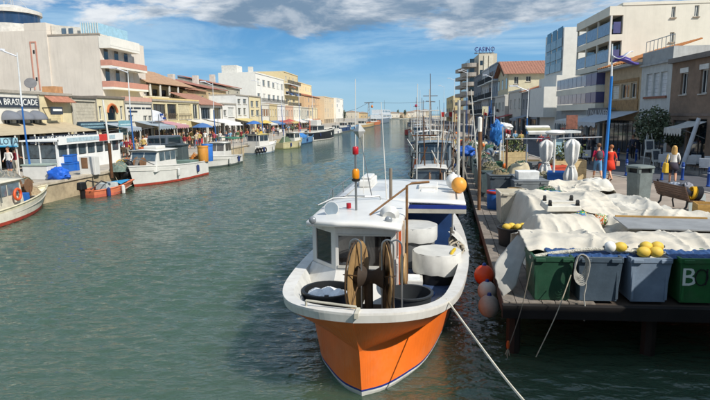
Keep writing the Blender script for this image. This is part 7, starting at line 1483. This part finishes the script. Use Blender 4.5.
# 6 yellow, 7 blue, 8 black hull
def ex(t, L): gantry(t, .4, 2.0, .7, 2.6, WHITE); heap(t, 'net_heap', (0, 2.2, .7), .8, 1.2, .9, NETS[0], 7); cabin(t, L*.55, L*.55+1.6, 1.5, .7, 1.3, HW); mast(t, 0, L*.5, 2, 5)
simple_boat('pale yellow hulled net boat with green nets on the left quay', W(284, 149.2), W(301, 146.5), 2.6, .85, M('b3ab86', .5, var=.15, dirt=.3), M('8a8a60', .6), 'small_fishing_boat', ex, sheer=.4)
def ex(t, L): b = MB(); b.grid(lambda u, v_: (-1.1+2.2*u, .1+3.2*v_, .9+.7*sin(pi*u)**.6), 8, 8); b.build('cover', M('3a78b8', .6, var=.25), t, True, solid=.03); mast(t, .3, L*.6, .9, 4.5, cross=.4)
simple_boat('blue covered boat left of the black hulled boat', W(302, 144.2), W(312, 141), 2.4, .9, M('5480a8', .5, var=.2, dirt=.3), M('2a4a6a', .6), 'covered_boat', ex)
def ex(t, L):
    cabin(t, L*.28, L*.28+3.2, 2.2, .9, 1.6, HW, rakef=.2); b = MB(); b.box(-.8, .8, L*.28+.4, L*.28+2.2, 2.6, 3.5); b.build('upper_cabin', HW, t, bevel=.05); mast(t, 0, L*.4, 3.4, 7, cross=.7); mast(t, .3, L*.15, .9, 6, mat=M('c86a34', .6)); gantry(t, .6, 2.2, .9, 3.4, M('c8582c', .6)); b = MB(); b.tube([(-.8, L*.8, 1.5), (0, L*.98, 2.1), (.8, L*.8, 1.5)], .03, 5); b.build('bow_rail', WHITE, t)
simple_boat('black hulled fishing boat with white wheelhouse on the left quay', W(311, 141.2), W(334, 137.5), 3.4, 1.5, M('24262c', .4, var=.15), M('c8c4bc', .5, dirt=.3), 'fishing_boat', ex, sheer=.35, rub=M('dedcd4', .4))
cols = [('small white boat just past the black hulled boat', 335, 134.4, 341, 132.9, 2.0, .7, 'd8d6d0'), ('dark blue boat beyond the small white one', 343, 131.9, 350, 130.3, 2.6, 1.1, '2c4468'), ('pale blue boat farther down the left quay', 351, 130.1, 358, 128.6, 2.6, .9, '5a86ac'), ('long sand coloured barge at the far left quay', 360, 128.3, 374, 125.6, 4.0, .9, 'b59a6a'), ('orange work barge beyond the sand coloured one', 375, 125.4, 379.5, 124.2, 4, 1.3, 'b8683a')]
for l, a, b_, c, d, B, D, hc in cols:
    def ex(t, L): cabin(t, L*.3, L*.3+min(2.5, L*.35), B*.6, D*.8, 1.4, HW); mast(t, 0, L*.4, D, 4+D)
    simple_boat(l, W(a, b_), W(c, d), B, D, M(hc, .5, var=.15, dirt=.2), M('6a6a66', .6), 'moored_boat', ex)
def ex(t, L):
    for k in range(2): b = MB(); w_ = 3-.4*k; b.box(-w_, w_, L*.15+k, L*.85-k*2, 2.0+2.4*k, 4.2+2.4*k); o = b.build('deckhouse', M('c4cad0', .6), t); 
    for k in range(2):
        for j in range(5): g = MB(); y = L*.2+k+j*L*.12; g.box(3.0-.4*k, 3.03-.4*k, y, y+L*.08, 2.9+2.4*k, 3.8+2.4*k); g.build('window', GLASS, t)
    mast(t, 0, L*.7, 6, 12, .1, 1.2)
simple_boat('large grey white ferry moored far up the canal', W(380.5, 123.6), W(388, 121.6), 7, 2.2, M('6a7682', .5), M('3a4a5a', .5), 'ferry', ex)
# ---- right row behind the main boat
def rboat(i, label, y0, L, B, hull, cab, gan, D=1.1, extra=None, net=0, dx=0):
    t = thing('moored_boat', label, 'boat', group='fishing boats moored along the dock'); hull_mesh(t, L-.4, B, D, M(hull, .5, var=.15, dirt=.3), M('5a4a40', .6), sheer=.4, rake=.5, rub=M('cfccc2', .5, dirt=.3))
    cabin(t, L*(cab or .45)+.3*(i % 3), L*(cab or .45)+.3*(i % 3)+1.5+.5*((i*5) % 4), B*(.5+.06*((i*3) % 4)), D*.8, 1.3+.2*((i*7) % 4), M(['cbc9c2', '7a8790', '9a8a70', 'c0bdb4', '5f6a72', '8a9aa8'][i % 6], .5, dirt=.35), rakef=.15)
    if gan and i % 3 != 2: gantry(t, .5, B*.7, D, D+1.5+.5*(i % 2), [DGREY, GREY, WHITE, RUST, GREY][i % 5], R.uniform(.1, .6))
    for k in range(9): xx, yy = R.uniform(-B*.4, B*.4), R.uniform(.3, L*.8); b = MB(); b.tube([(xx, yy, D*.9), (xx+R.uniform(-.9, .9), yy+R.uniform(-.9, .9), D+R.uniform(.7, 2.6))], R.uniform(.015, .035), 5); b.build('pole', R.choice([STEEL, RUST, WHITE, WHITE, BRN]), t)
    for k in range(4): xx, yy = R.uniform(-B*.35, B*.35), R.uniform(.4, L*.7); heap(t, 'gear_heap', (xx, yy, D*.8), R.uniform(.25, .5), R.uniform(.3, .6), R.uniform(.4, .9), R.choice([BLACK, DGREY, NETS[3], NETS[4], NETS[1], M('c8643a', .8, var=.3), M('2a5aa8', .6, var=.3), WHITE]), i*7+k)
    b = MB(); pts = [(R.uniform(-B*.4, B*.4), L*k/7, D+R.uniform(0, 1.0)) for k in range(7)]; b.tube([cr(pts, k/40) for k in range(41)], .018, 4); b.build('rigging_rope', ROPE, t)
    heap(t, 'net_heap', (0, L*.22, D*.85), B*.3, L*.13, .75, NETS[net % 5], i); heap(t, 'net_heap', (.1, L*.78, D), B*.25, L*.09, .5, NETS[(net+2) % 5], i+20); reel(t, -.2, L*.68, D+.55, .42, BRN)
    mast(t, .2, L*.55, D, D+3.2+1.4*(i % 3), .04, .5, M('c9c9c4', .5) if i % 2 else RUST, .1); mast(t, -.5, L*.3, D, D+2.6+(i % 2), .03, 0, M('d0c8b8', .5), -.15)
    for k in range(3): mast(t, R.uniform(-B*.4, B*.4), R.uniform(.5, L*.8), D*.9, D+R.uniform(2.2, 4.6), R.uniform(.02, .035), R.choice((0, 0, .35)), R.choice([WHITE, STEEL, BRN, DGREY]), R.uniform(-.35, .35))
    b = MB(); b.grid(lambda u, v_: (-B*.3+B*.6*u, L*.05+L*.16*v_, D+.55+.35*sin(pi*u)*sin(pi*v_)+.2*fbm(u*4+i, v_*4, i)), 12, 10); b.build('gear_sheet', M(['bdb8aa', '3f6a9a', '8a8a80', '2c3034', 'b0703c'][i % 5], .8, var=.3), t, True, solid=.02)
    for k in range(3): b = MB(); b.tube([(-B*.42, L*(.2+.2*k), D), (-B*.45, L*(.2+.2*k), D+.8)], .02, 5); b.build('stanchion', STEEL, t)
    b = MB(); b.box(-.3-.1*i % .4, .3, L*.42, L*.42+.5, D*.85, D*.85+.4); b.build('fish_crate', M(['2a68b4', 'd8d6d0', 'c8582c', '3a7a50'][i % 4], .5), t)
    b = MB(); b.ball((-B*.5-.1, L*.5, D*.6), .2, 10, 8); b.build('fender', M(['d8d4cc', 'd8702c', '2a4a8a'][i % 3], .5), t, True)
    if i % 3 == 2:
        b = MB(); b.grid(lambda u, v_: (-B*.42+B*.84*u, .2+L*.3*v_, D+1.9+.15*sin(pi*u)), 6, 4); b.build('canopy', M(['d8d6d0', 'c8ccd0', '5a86b4'][(i//3) % 3], .6, var=.15), t, True, solid=.03)
        for x in (-B*.4, B*.4):
            for y in (.3, .1+L*.3): b = MB(); b.tube([(x, y, D*.9), (x, y, D+1.9)], .025, 5); b.build('canopy_post', STEEL, t)
    if extra: extra(t, L)
    xc = xdock(y0+L/2)-B/2-.35+dx; t.location = (xc, y0+L, 0); t.rotation_euler = (0, 0, pi+R.uniform(-.05, .05)); return t
def ex1(t, L): b = MB(); b.grid(lambda u, v_: (-.9+1.0*u, L*.82+1.0*v_, 1.15+.45*sin(pi*u)*sin(pi*v_)+.2*fbm(u*3, v_*3)), 10, 10); b.build('blue_cover', M('2f7ac4', .6, var=.3), t, True, solid=.02)
rb = [('dark net boat with blue cover tied behind the orange boat', 19.6, 6.6, 2.5, '2c2e32', 0, 1, ex1), ('grey work boat with steel gantry behind the blue covered one', 27, 7.2, 2.7, '8a8e90', .3, 1, None), ('white fishing boat third along the right dock', 35, 7.4, 2.9, 'd4d2ca', .35, 1, None), ('grey blue fishing boat fourth along the right dock', 43.2, 7.5, 3.0, 'a9b4ba', .3, 1, None), ('white boat with rusty gantry fifth along the right dock', 51.4, 7.5, 3.0, 'd0cec6', .35, 1, None), ('slate blue fishing boat sixth along the right dock', 60, 8, 3.0, '5a6c90', .3, 1, None), ('white boat seventh along the right dock', 69, 8, 3.1, 'd8d6d0', .35, 1, None), ('green hulled boat eighth along the right dock', 78, 8, 3.1, '7a9a88', .3, 1, None), ('white boat ninth along the right dock', 87.5, 8.5, 3.2, 'd6d4cc', .35, 1, None), ('blue hulled boat tenth along the right dock', 97.5, 9, 3.2, '3a5a8a', .3, 1, None), ('bright red hulled boat far along the right dock', 109, 8, 3.2, 'a82430', .3, 1, None), ('white boat beyond the bright red one', 121, 9, 3.2, 'd6d4cc', .3, 1, None), ('grey boat last but one on the right dock', 138, 11, 3.6, '8a8c8e', .3, 1, None), ('pale boat farthest on the right dock', 160, 12, 3.8, 'c9c9c4', .3, 1, None)]
for i, (l, y, L, B, hc, cab, gan, e) in enumerate(rb): rboat(i, l, y, L, B, hc, cab, gan, extra=e, net=i, dx=(-.9 if i == 10 else 0))
# ================================================================== crowd and clutter
LANDM = [(12, 172, 30), (18, 170, 31), (38, 167, 34), (42, 166, 36), (46, 167, 33), (52, 166, 35), (122, 160, 44), (126, 159, 46), (131, 158, 46), (137, 158, 47), (142, 159, 46), (146, 157, 50), (150, 156, 52), (156, 156, 54), (161, 155, 55), (166, 154, 57), (170, 155, 56), (175, 153, 60), (179, 154, 58), (184, 152, 62), (188, 153, 60), (193, 151, 65), (197, 150, 66), (202, 150, 68), (206, 149, 70), (210, 148, 72), (214, 149, 70), (221, 147, 76), (226, 147, 76), (231, 146, 80), (236, 146, 80), (241, 145, 84), (246, 144, 88), (251, 144, 88), (257, 142, 96), (262, 142, 96), (268, 141, 100), (274, 140, 106), (280, 139, 112), (287, 138, 118), (294, 136, 128), (300, 136, 128), (307, 135, 136), (315, 134, 146), (322, 132, 160)]
TOPS = [('c8c4bc', 'pale'), ('7a1f2a', 'dark red'), ('d8d6d0', 'white'), ('2c3a58', 'navy'), ('a8583f', 'orange'), ('3a3a3e', 'black'), ('7aa0b8', 'light blue'), ('b8a888', 'beige'), ('a84a58', 'pink red'), ('4a6a4a', 'green'), ('b8a060', 'yellow')]
BOTS = [('2c3448', 'navy'), ('3a3530', 'dark'), ('8a8070', 'tan'), ('5a6a80', 'denim'), ('c0b8a8', 'cream')]
SPOT = [(0, 'by the light blue sign'), (34, 'near the left restaurant lamp'), (110, 'beside the notice board'), (140, 'before the pink topped house'), (155, 'below the yellow shop house'), (176, 'by the pink awning'), (195, 'near the lean-to house'), (220, 'by the white awning'), (245, 'near the yellow awning'), (266, 'before the far low shops'), (300, 'far along the left promenade')]
used = set()
for i, (px, py, Y) in enumerate(LANDM):
    p = atY(px, 150, Y); x = max(min(p.x, -20.2), -27.0); spot = [s for a, s in SPOT if px >= a][-1]
    k = i
    while True:
        tc, tn = TOPS[k % 11]; bc_, bn = BOTS[(k*3+i) % 5]; l = 'person in %s top and %s trousers standing %s' % (tn, bn, spot)
        if l not in used: break
        k += 1
    used.add(l); person(l, (x, Y+R.uniform(-.4, .4), ZL), R.uniform(0, 6.28), tc, bc_, hair=['3b2a1e', '1e1a18', '8a6a40', '6a6460'][i % 4], skin=i % 3, pose=[STAND, CARRY, STEP, WALK][i % 4], key='c%d' % (i % 4), shorts=i % 3 == 0, sleeves=i % 2 == 0, h=R.uniform(1.6, 1.82), group='people on the left promenade')
# second, denser file of people nearer the quay edge
for i in range(34):
    px = 128+i*5.2+R.uniform(-1.5, 1.5); Y = yX(px, -22.5+R.uniform(-1.5, 1.5), 150); x = atY(px, 150, Y).x; spot = [s for a, s in SPOT if px >= a][-1]; k = i*3+1
    while True:
        tc, tn = TOPS[k % 11]; bc_, bn = BOTS[(k*2+i) % 5]; l = 'person in %s top and %s trousers walking %s' % (tn, bn, spot)
        if l not in used: break
        k += 1
    used.add(l); person(l, (x, Y, ZL), R.choice((0, pi))+R.uniform(-.4, .4), tc, bc_, hair=['3b2a1e', '1e1a18', '8a6a40', '6a6460'][i % 4], skin=i % 3, pose=[WALK, WALK2, STEP, CARRY][i % 4], key='w%d' % (i % 4), shorts=i % 2 == 0, sleeves=i % 3 == 0, h=R.uniform(1.58, 1.82), group='people on the left promenade')
# people on the far right quay
for i, (px, Y) in enumerate(((508, 52), (515, 50), (521, 48), (498, 60), (492, 70), (486, 80), (480, 95), (541, 44), (548, 42))):
    p = atY(px, 140, Y); tc, tn = TOPS[(i*4+2) % 11]; bc_, bn = BOTS[i % 5]
    person('person in %s top and %s trousers on the right street, %s from the left' % (tn, bn, ORD[[8-0, 0, 0, 0, 0, 0, 0, 0, 0][0]-8+i]), (p.x, Y, 1.1), R.uniform(0, 6), tc, bc_, pose=[STAND, WALK][i % 2], key='r%d' % (i % 2), skin=i % 3, group='people on the right street')
# ---- crates, stalls, tables, heaps on the left quay
def crate(label, c, sz, col, rz=0, group=None):
    t = thing('crate', label, 'crate', (0, 0, 0), group); x, y, h = sz; mt = M(col, .5, var=.15, dirt=.2); b = MB()
    b.box(-x/2, x/2, -y/2, y/2, 0, h*.08); b.box(-x/2, -x/2+.04, -y/2, y/2, h*.08, h); b.box(x/2-.04, x/2, -y/2, y/2, h*.08, h); b.box(-x/2+.04, x/2-.04, -y/2, -y/2+.04, h*.08, h); b.box(-x/2+.04, x/2-.04, y/2-.04, y/2, h*.08, h); b.build('box', mt, t)
    b = MB(); b.box(-x/2-.03, x/2+.03, -y/2-.03, -y/2, h*.85, h*.98); b.box(x/2, x/2+.03, -y/2, y/2, h*.85, h*.98); b.build('rim', mt, t); return place(t, c, rz)
P_ = lambda px, py: atz(px, py, ZL)
for i, (px, py, dz, sz) in enumerate(((66, 171, 0, (1.0, .8, .55)), (73, 170, 0, (1.0, .8, .55)), (68, 170.5, .56, (1.0, .8, .5)))): p = P_(px, py); crate('blue plastic crate by the veranda, %s one' % ['left lower', 'right lower', 'upper'][i], p+Vector((0, 0, dz)), sz, '2464b8', .1*i, 'blue crates by the veranda')
p = P_(52, 181); lump('tarpaulin_heap', 'blue tarpaulin heap on the quay behind the cream boat bow', 'tarpaulin', p+Vector((.1, .5, .30)), .6, .45, .42, M('1f5cc0', .5, var=.3), 2, .22)
p = P_(40, 180); t = thing('white_locker', 'long white locker standing on the left quay behind the cream boat', 'locker', p); b = MB(); b.box(p.x-1.0, p.x+.5, p.y, p.y+.8, ZL, ZL+.8); b.build('body', HW, t, bevel=.03); b = MB(); b.box(p.x-1.05, p.x+.55, p.y-.05, p.y+.85, ZL+.801, ZL+.87); b.build('lid', M('9aa89c', .6), t)
t = thing('serving_hatch', 'white cabinet with brown shelf under the veranda', 'cabinet', P_(88, 175)); p = P_(88, 175); b = MB(); b.box(p.x-.5, p.x+.5, p.y, p.y+.5, ZL, ZL+1.1); b.build('body', HW, t, bevel=.02); b = MB(); b.box(p.x-.35, p.x+.05, p.y-.02, p.y-.002, ZL+.4, ZL+1.05); b.build('brown_panel', BRN, t)
p = P_(112, 178); t = thing('rust_post', 'rusty mooring post with tall white pole on the quay corner', 'post', p); b = MB(); b.tube([(p.x, p.y, ZL), (p.x, p.y, ZL+2.0)], .09, 8); b.build('lower', RUST, t); b = MB(); b.tube([(p.x, p.y, ZL+2.0), (p.x-.15, p.y, ZL+4.4)], .05, 6); b.build('upper', WHITE, t)
heaps = [(120, 171, 'grey green net heap by the dinghy', '6a7a70', .8), (124, 168, 'yellow produce heap on a market table', 'd0a83a', .8), (130, 167, 'orange nets heaped on the quay', 'c8683a', .8), (26, 184, 'brown ropes heaped at the left quay', '7a6448', .45), (8, 186, 'grey nets heaped near the left edge', '7a7a74', 1.0), (196, 160, 'orange net heap by the blue drum', 'c47a34', .6), (148, 165, 'grey rope heap before the slate containers', '77746c', .7)]
for i, (px, py, l, c, s) in enumerate(heaps): p = P_(px, py); net_heap(l, (p.x, p.y, ZL), s*.9, s*.8, s*.85, M(c, .9, var=.5, scale=9, bump=.7, bscale=30), i+30)
for i, (px, py) in enumerate(((160, 163.5), (171.5, 162.5))):
    p = P_(px, py); t = thing('container', 'dark slate container on the left quay, %s of the pair' % ['left', 'right'][i], 'container', p); b = MB(); b.box(p.x-.9, p.x+.9, p.y, p.y+1.2, ZL+.12, ZL+1.25, .03); b.build('body', M('4a5658', .6, var=.2, dirt=.3), t, bevel=.03); b = MB(); b.box(p.x-.95, p.x+.95, p.y-.05, p.y+1.25, ZL+1.251, ZL+1.33); b.build('lid', M('3c474a', .6), t)
    b = MB(); b.box(p.x-.5, p.x+.5, p.y-.02, p.y-.003+.01, ZL+.45, ZL+.95); b.build('marking', M('6f7c7c', .6, var=.5, scale=5), t)
    for s in (-.7, .7): b = MB(); b.box(p.x+s-.08, p.x+s+.08, p.y+.1, p.y+1.1, ZL, ZL+.119); b.build('skid', BLACK, t)
p = P_(177, 160); t = thing('van', 'dark grey parked van roof seen above the slate containers', 'van', (p.x-2, p.y+2, ZL)); x, y = p.x-2, p.y+3; b = MB(); b.prism([(y-2.1, .45), (y+2.1, .45), (y+2.15, 1.0), (y+1.2, 1.15), (y+.6, 1.85), (y-2.0, 1.9), (y-2.15, 1.0)], (x-.85, x+.85), 'x'); b.v = [(a, c, d+ZL) for a, c, d in b.v]; b.build('body', M('4c5660', .3, var=.1, spec=.6), t, bevel=.06)
for s in (-1, 1): b = MB(); b.box(x+s*.855-.01, x+s*.855+.01, y-1.8, y+.5, ZL+1.2, ZL+1.7); b.build('window', GLASS, t)
b = MB(); b.box(x-.7, x+.7, y-2.1, y-2.06, ZL+1.2, ZL+1.7); b.build('rear_window', GLASS, t)
for s in (-1, 1):
    for yy in (-1.3, 1.35): b = MB(); b.tube([(x+s*.7, y+yy, ZL+.33), (x+s*.9, y+yy, ZL+.33)], .33, 14); b.build('wheel', BLACK, t)
barrel('blue drum standing beside the green canopy boat', P_(208, 161), .4, 1.3, '2f6fc0', '2f6fc0'); barrel('orange drum left of the blue drum', P_(203.5, 161.5), .4, 1.2, 'c88a3a', 'c88a3a')
STL = [(132, 45, 'c8643a', 'orange'), (150, 50, 'd6d2c8', 'white'), (168, 55, '3a5a9a', 'blue'), (190, 62, 'b83a3a', 'red'), (212, 70, 'd0ccc0', 'cream'), (232, 79, '3f7a5a', 'green'), (252, 89, 'd6b03a', 'yellow'), (272, 103, 'd2d0c8', 'pale'), (292, 122, 'c85a3a', 'rust')]
for i, (px, Y, c, cn) in enumerate(STL):
    p = atY(px, 150, Y); x = max(-25.5, min(-20.6, p.x)); t = thing('market_stall', '%s market stall table on the left promenade' % cn, 'stall', (x, Y, ZL), 'market stalls'); b = MB(); b.box(x-.7, x+.7, Y-1.2, Y+1.2, ZL+.75, ZL+.82); b.build('table_top', WOOD, t)
    b = MB(); b.grid(lambda u, v_: (x+.72+.04*sin(u*20), Y-1.22+2.44*u, ZL+.83-.6*v_), 20, 4); b.build('cloth', M(c, .8), t, solid=.015)
    for sx in (-.6, .6):
        for sy in (-1.1, 1.1): b = MB(); b.box(x+sx-.03, x+sx+.03, Y+sy-.03, Y+sy+.03, ZL, ZL+.749); b.build('leg', WOOD, t)
    for k in range(4): b = MB(); b.ball((x+R.uniform(-.4, .4), Y-.9+.6*k, ZL+.93), .16, 8, 6, (1.2, 1.4, .7)); b.build('goods', M(R.choice(['d0a03a', 'c8c4b8', '9a4a34', '5a7a4a']), .7), t, True)
for i, (px, Y, c, cn) in enumerate(((196, 64, '44689a', 'blue'), (246, 86, '3a68a8', 'bright blue'), (258, 93, 'c4aa5a', 'yellow'), (226, 76, 'd8d6d0', 'white'), (281, 112, 'a8504a', 'red'), (305, 134, 'd4d0c4', 'cream'))):
    p = atY(px, 150, Y); x = max(-25, min(-21, p.x)); t = thing('parasol', 'open %s parasol over the left promenade' % cn, 'parasol', (x, Y, ZL), 'open parasols on the left'); b = MB(); b.tube([(x, Y, ZL), (x, Y, ZL+2.6)], .03, 6); b.build('pole', WHITE, t); b = MB(); b.lathe([(1.35, 2.1), (1.3, 2.15), (.7, 2.45), (.02, 2.65)], 8, (x, Y, ZL), closed=False); b.build('canopy', M(c, .8, var=.12), t, False, solid=.015)
# ---- right dock clutter between the slate bins and the street
CL = ['2a68b4', 'd2d0c8', 'b84a34', '6d7276', '3f6a50', '8a7a5c', 'c9b060', '4a5058']; CN = ['blue', 'white', 'red', 'grey', 'green', 'brown', 'yellow', 'slate']
for i in range(26):
    y = 24+i*1.65+R.uniform(-.3, .3); x = xdock(y)+1.7+R.uniform(0, 2.6); s = R.uniform(.6, 1.0); n_ = i // 8
    crate('%s fish crate on the right dock, %s of its colour from the barrel' % (CN[i % 8], ORD[n_]), (x, y, 1.1), (s, s*1.1, R.uniform(.35, .8)), CL[i % 8], R.uniform(-.3, .3), 'fish crates on the right dock')
for i in range(12):
    y = 25.3+i*2.9; x = xdock(y)+2.2+R.uniform(-.3, 1.8); net_heap('%s net heap on the right dock, %s beyond the slate bins' % (['tan', 'grey', 'green', 'white', 'rust', 'blue'][i % 6], ORD[i]), (x, y, 1.1), R.uniform(.5, .9), R.uniform(.5, .9), R.uniform(.6, 1.1), M(['6f6a50', '66686a', '43604e', 'a5a196', '7a4a34', '3a5070'][i % 6], .9, var=.5, scale=9, bump=.7, bscale=30), i+50)
for i in range(12):
    y = 26+i*4.3; x = xdock(y)+R.uniform(.2, 2.2); h = R.uniform(2.2, 3.8); t = thing('flag_buoy', 'marker pole with %s float bound upright on the right dock, %s one' % (['orange', 'white', 'black'][i % 3], ORD[i]), 'marker pole', (x, y, 1.1), 'marker poles on the right dock'); b = MB(); b.tube([(x, y, 1.1), (x+R.uniform(-.3, .3), y, 1.1+h)], .03, 5); b.build('pole', M(['b9b6ac', '6b4a2e', 'c8c8c8'][i % 3], .6), t); b = MB(); b.ball((x, y, 1.1+h*.3), .11, 10, 8, (1, 1, 1.3)); b.build('float', M(['d8702c', 'd8d6d0', '1c1d20'][i % 3], .5), t, True); b = MB(); b.grid(lambda u, v_: (x+.22*u, y+.05*sin(u*6), 1.1+h-.30+.2*v_-.08*u), 4, 3); b.build('flag', M(['8a2a2a', '26282c', '3a3a40'][i % 3], .8), t, True, solid=.008)
for i in range(15):
    y = 21.5+i*3.1; x = xdock(y)+R.uniform(-.1, .5); h = R.uniform(1.8, 4.2); lx, ly = R.uniform(-.7, .7), R.uniform(-.7, .7); b = MB(); b.tube([(x, y, 1.1), (x+lx*.5, y+ly*.5, 1.1+h*.5), (x+lx, y+ly, 1.1+h)], [.035, .03, .02], 5)
    tag(b.build('net_pole', M(['c9c6bc', '6b4f38', '8f8a80'][i % 3], .7, var=.3), None, True), '%s net pole leaning among the slate bins of the dock edge, %s from the barrel' % (['pale', 'brown', 'grey'][i % 3], ORD[i]), 'pole', 'net poles on the dock edge')
for i in range(14):
    y = 22.6+i*2.6; x = xdock(y)+2.6+R.uniform(0, 2.4); hh = R.uniform(.5, .95); cn_ = ['white', 'grey', 'cream', 'blue grey', 'rusty'][i % 5]; t = thing('gear_stack', '%s sheeted gear stack on the right dock, %s going away' % (cn_, ORD[i]), 'gear', (x, y, 1.1), 'sheeted gear on the right dock'); w_ = R.uniform(.5, .8)
    b = MB(); b.grid(lambda u, v_: (x+(u-.5)*2*w_, y+(v_-.5)*1.7*w_, 1.11+hh*(1-abs(2*u-1)**5)*(1-abs(2*v_-1)**5)*(.85+.35*fbm(u*3+i, v_*3, i))), 20, 16); b.build('sheet', M(['cbc8be', '8e9090', 'c0b496', '6a7c8c', '8a5a40'][i % 5], .8, var=.25, dirt=.3), t, True, solid=.01)
    b = MB(); b.tube([(x-w_, y-.2, 1.12), (x-.3*w_, y-.1, 1.14+hh), (x+.3*w_, y, 1.14+hh), (x+w_, y+.1, 1.12)], .02, 5); b.build('lashing', ROPE, t, True)
# the red and white harbour boards, cable pylons, far shore houses
def pylon(label, px, Y, yt, s):
    p = atY(px, 120, Y); z = atY(px, yt, Y).z; t = thing('cable_pylon', label, 'pylon', (p.x, Y, 1.0)); b = MB()
    for dx in (-.8, .8): b.tube([(p.x+dx, Y, 1), (p.x+dx*.2, Y, z)], .16, 6)
    for k in range(6): zz = 1+(z-1)*k/6; w_ = .8-.6*k/6; b.tube([(p.x-w_, Y, zz), (p.x+w_*.9, Y, zz+(z-1)/6)], .08, 5)
    b.build('lattice', M('8a8f92', .6), t); b = MB(); b.obox((p.x, Y, z), (5.0, .5, .5), 0, 0, s); b.build('head_beam', M('6a6e72', .6), t); return Vector((p.x, Y, z))
A_ = pylon('grey cable lift pylon on the left bank', 369, 300, 102.5, -.05); B_ = pylon('grey cable lift pylon on the right bank', 430.5, 300, 101.5, .08)
o = MB().tube([A_, (A_+B_)/2-Vector((0, 0, .6)), B_], .07, 5).build('lift_cable', DGREY, None); tag(o, 'upper lift cable spanning the canal between the pylons', 'cable')
C_ = atY(345, 112, 300); o = MB().tube([A_, (A_+C_)/2-Vector((0, 0, .8)), C_], .07, 5).build('lift_cable', DGREY, None); tag(o, 'lift cable dropping from the left pylon to the bank', 'cable')
for px, py, c, l in ((416, 105.7, 'b02850', 'red cable lift gondola hanging over the canal'), (372, 106.5, 'c87a3a', 'orange cable lift gondola at the left pylon')):
    p = atY(px, py, 300); t = thing('gondola', l, 'gondola', p); b = MB(); b.ball(p, .75, 12, 8, (.9, .9, 1.1)); b.build('cabin', M(c, .5), t, True); b = MB(); b.tube([p+Vector((0, 0, .7)), p+Vector((0, 0, 2.4))], .06, 5); b.build('hanger', DGREY, t)
for i, (px, yt, w_, c, l) in enumerate(((352, 112, 12, 'd0c4b0', 'cream'), (362, 113, 10, 'c9b088', 'tan'), (386, 112.5, 9, 'b8b4ac', 'grey'), (393, 113, 12, 'd8d2c4', 'white'), (401, 113.5, 12, 'c4b49c', 'sand'), (409, 112.5, 10, 'd6cfc0', 'pale'), (418, 111, 14, 'd0ccc4', 'chalk'), (425, 110.5, 10, 'b0a898', 'stone'))):  # building colours paled in place of distance haze
    Y = 486+4.3*i; p = atY(px, 115, Y); z = atY(px, yt, Y).z; t = thing('far_building', '%s low building on the far shore' % l, 'building', (p.x, Y, 1), 'low buildings on the far shore'); b = MB(); b.box(p.x-w_/2, p.x+w_/2, Y, Y+8, 1, z); b.build('wall', M(c, .85, var=.1), t); b = MB(); b.prism([(p.x-w_/2-.3, z), (p.x+w_/2+.3, z), (p.x, z+1.2)], (Y-.3, Y+8.3)); b.build('roof', M('b09a8a', .8), t)
    for k in range(3): g = MB(); x = p.x-w_/2+w_*(k+.3)/3; g.box(x, x+.8, Y-.05, Y-.003, 1.9, 2.9); g.build('window', M('7a8288', .4), t)
DT = [M('6a7668', .8, var=.3), M('7a8676', .8, var=.3)]  # leaf greens lightened to stand in for hazy air
for i, px in enumerate((380, 398, 405, 344)): p = atY(px, 115, 500 if px > 350 else 300); tree('haze-paled green tree on the far shore, %s from the left' % ORD[[1, 2, 3, 0][i]], (p.x, p.y, 1), 6.5 if px > 350 else 5, 1.1, 40+i, DT, 500, .7, .2, squash=1.25, group='trees on the far shore')
b = MB(); p0, p1 = atY(441, 117, 120), atY(453, 112, 120); t = thing('harbour_board', 'red and white harbour board above the far right boats', 'sign', (p0.x, 120, 1.1)); 
for k in range(3): q = MB(); x0 = p0.x+(p1.x-p0.x)*k/3; q.box(x0, x0+(p1.x-p0.x)/3-.05, 120, 120.1, p0.z, p1.z); q.build('panel', M(['b02a2a', 'd8d4cc', 'b02a2a'][k], .6), t)
for x in (p0.x+.2, p1.x-.2): q = MB(); q.tube([(x, 120.15, 1.1), (x, 120.15, p1.z)], .06, 6); q.build('post', GREY, t)
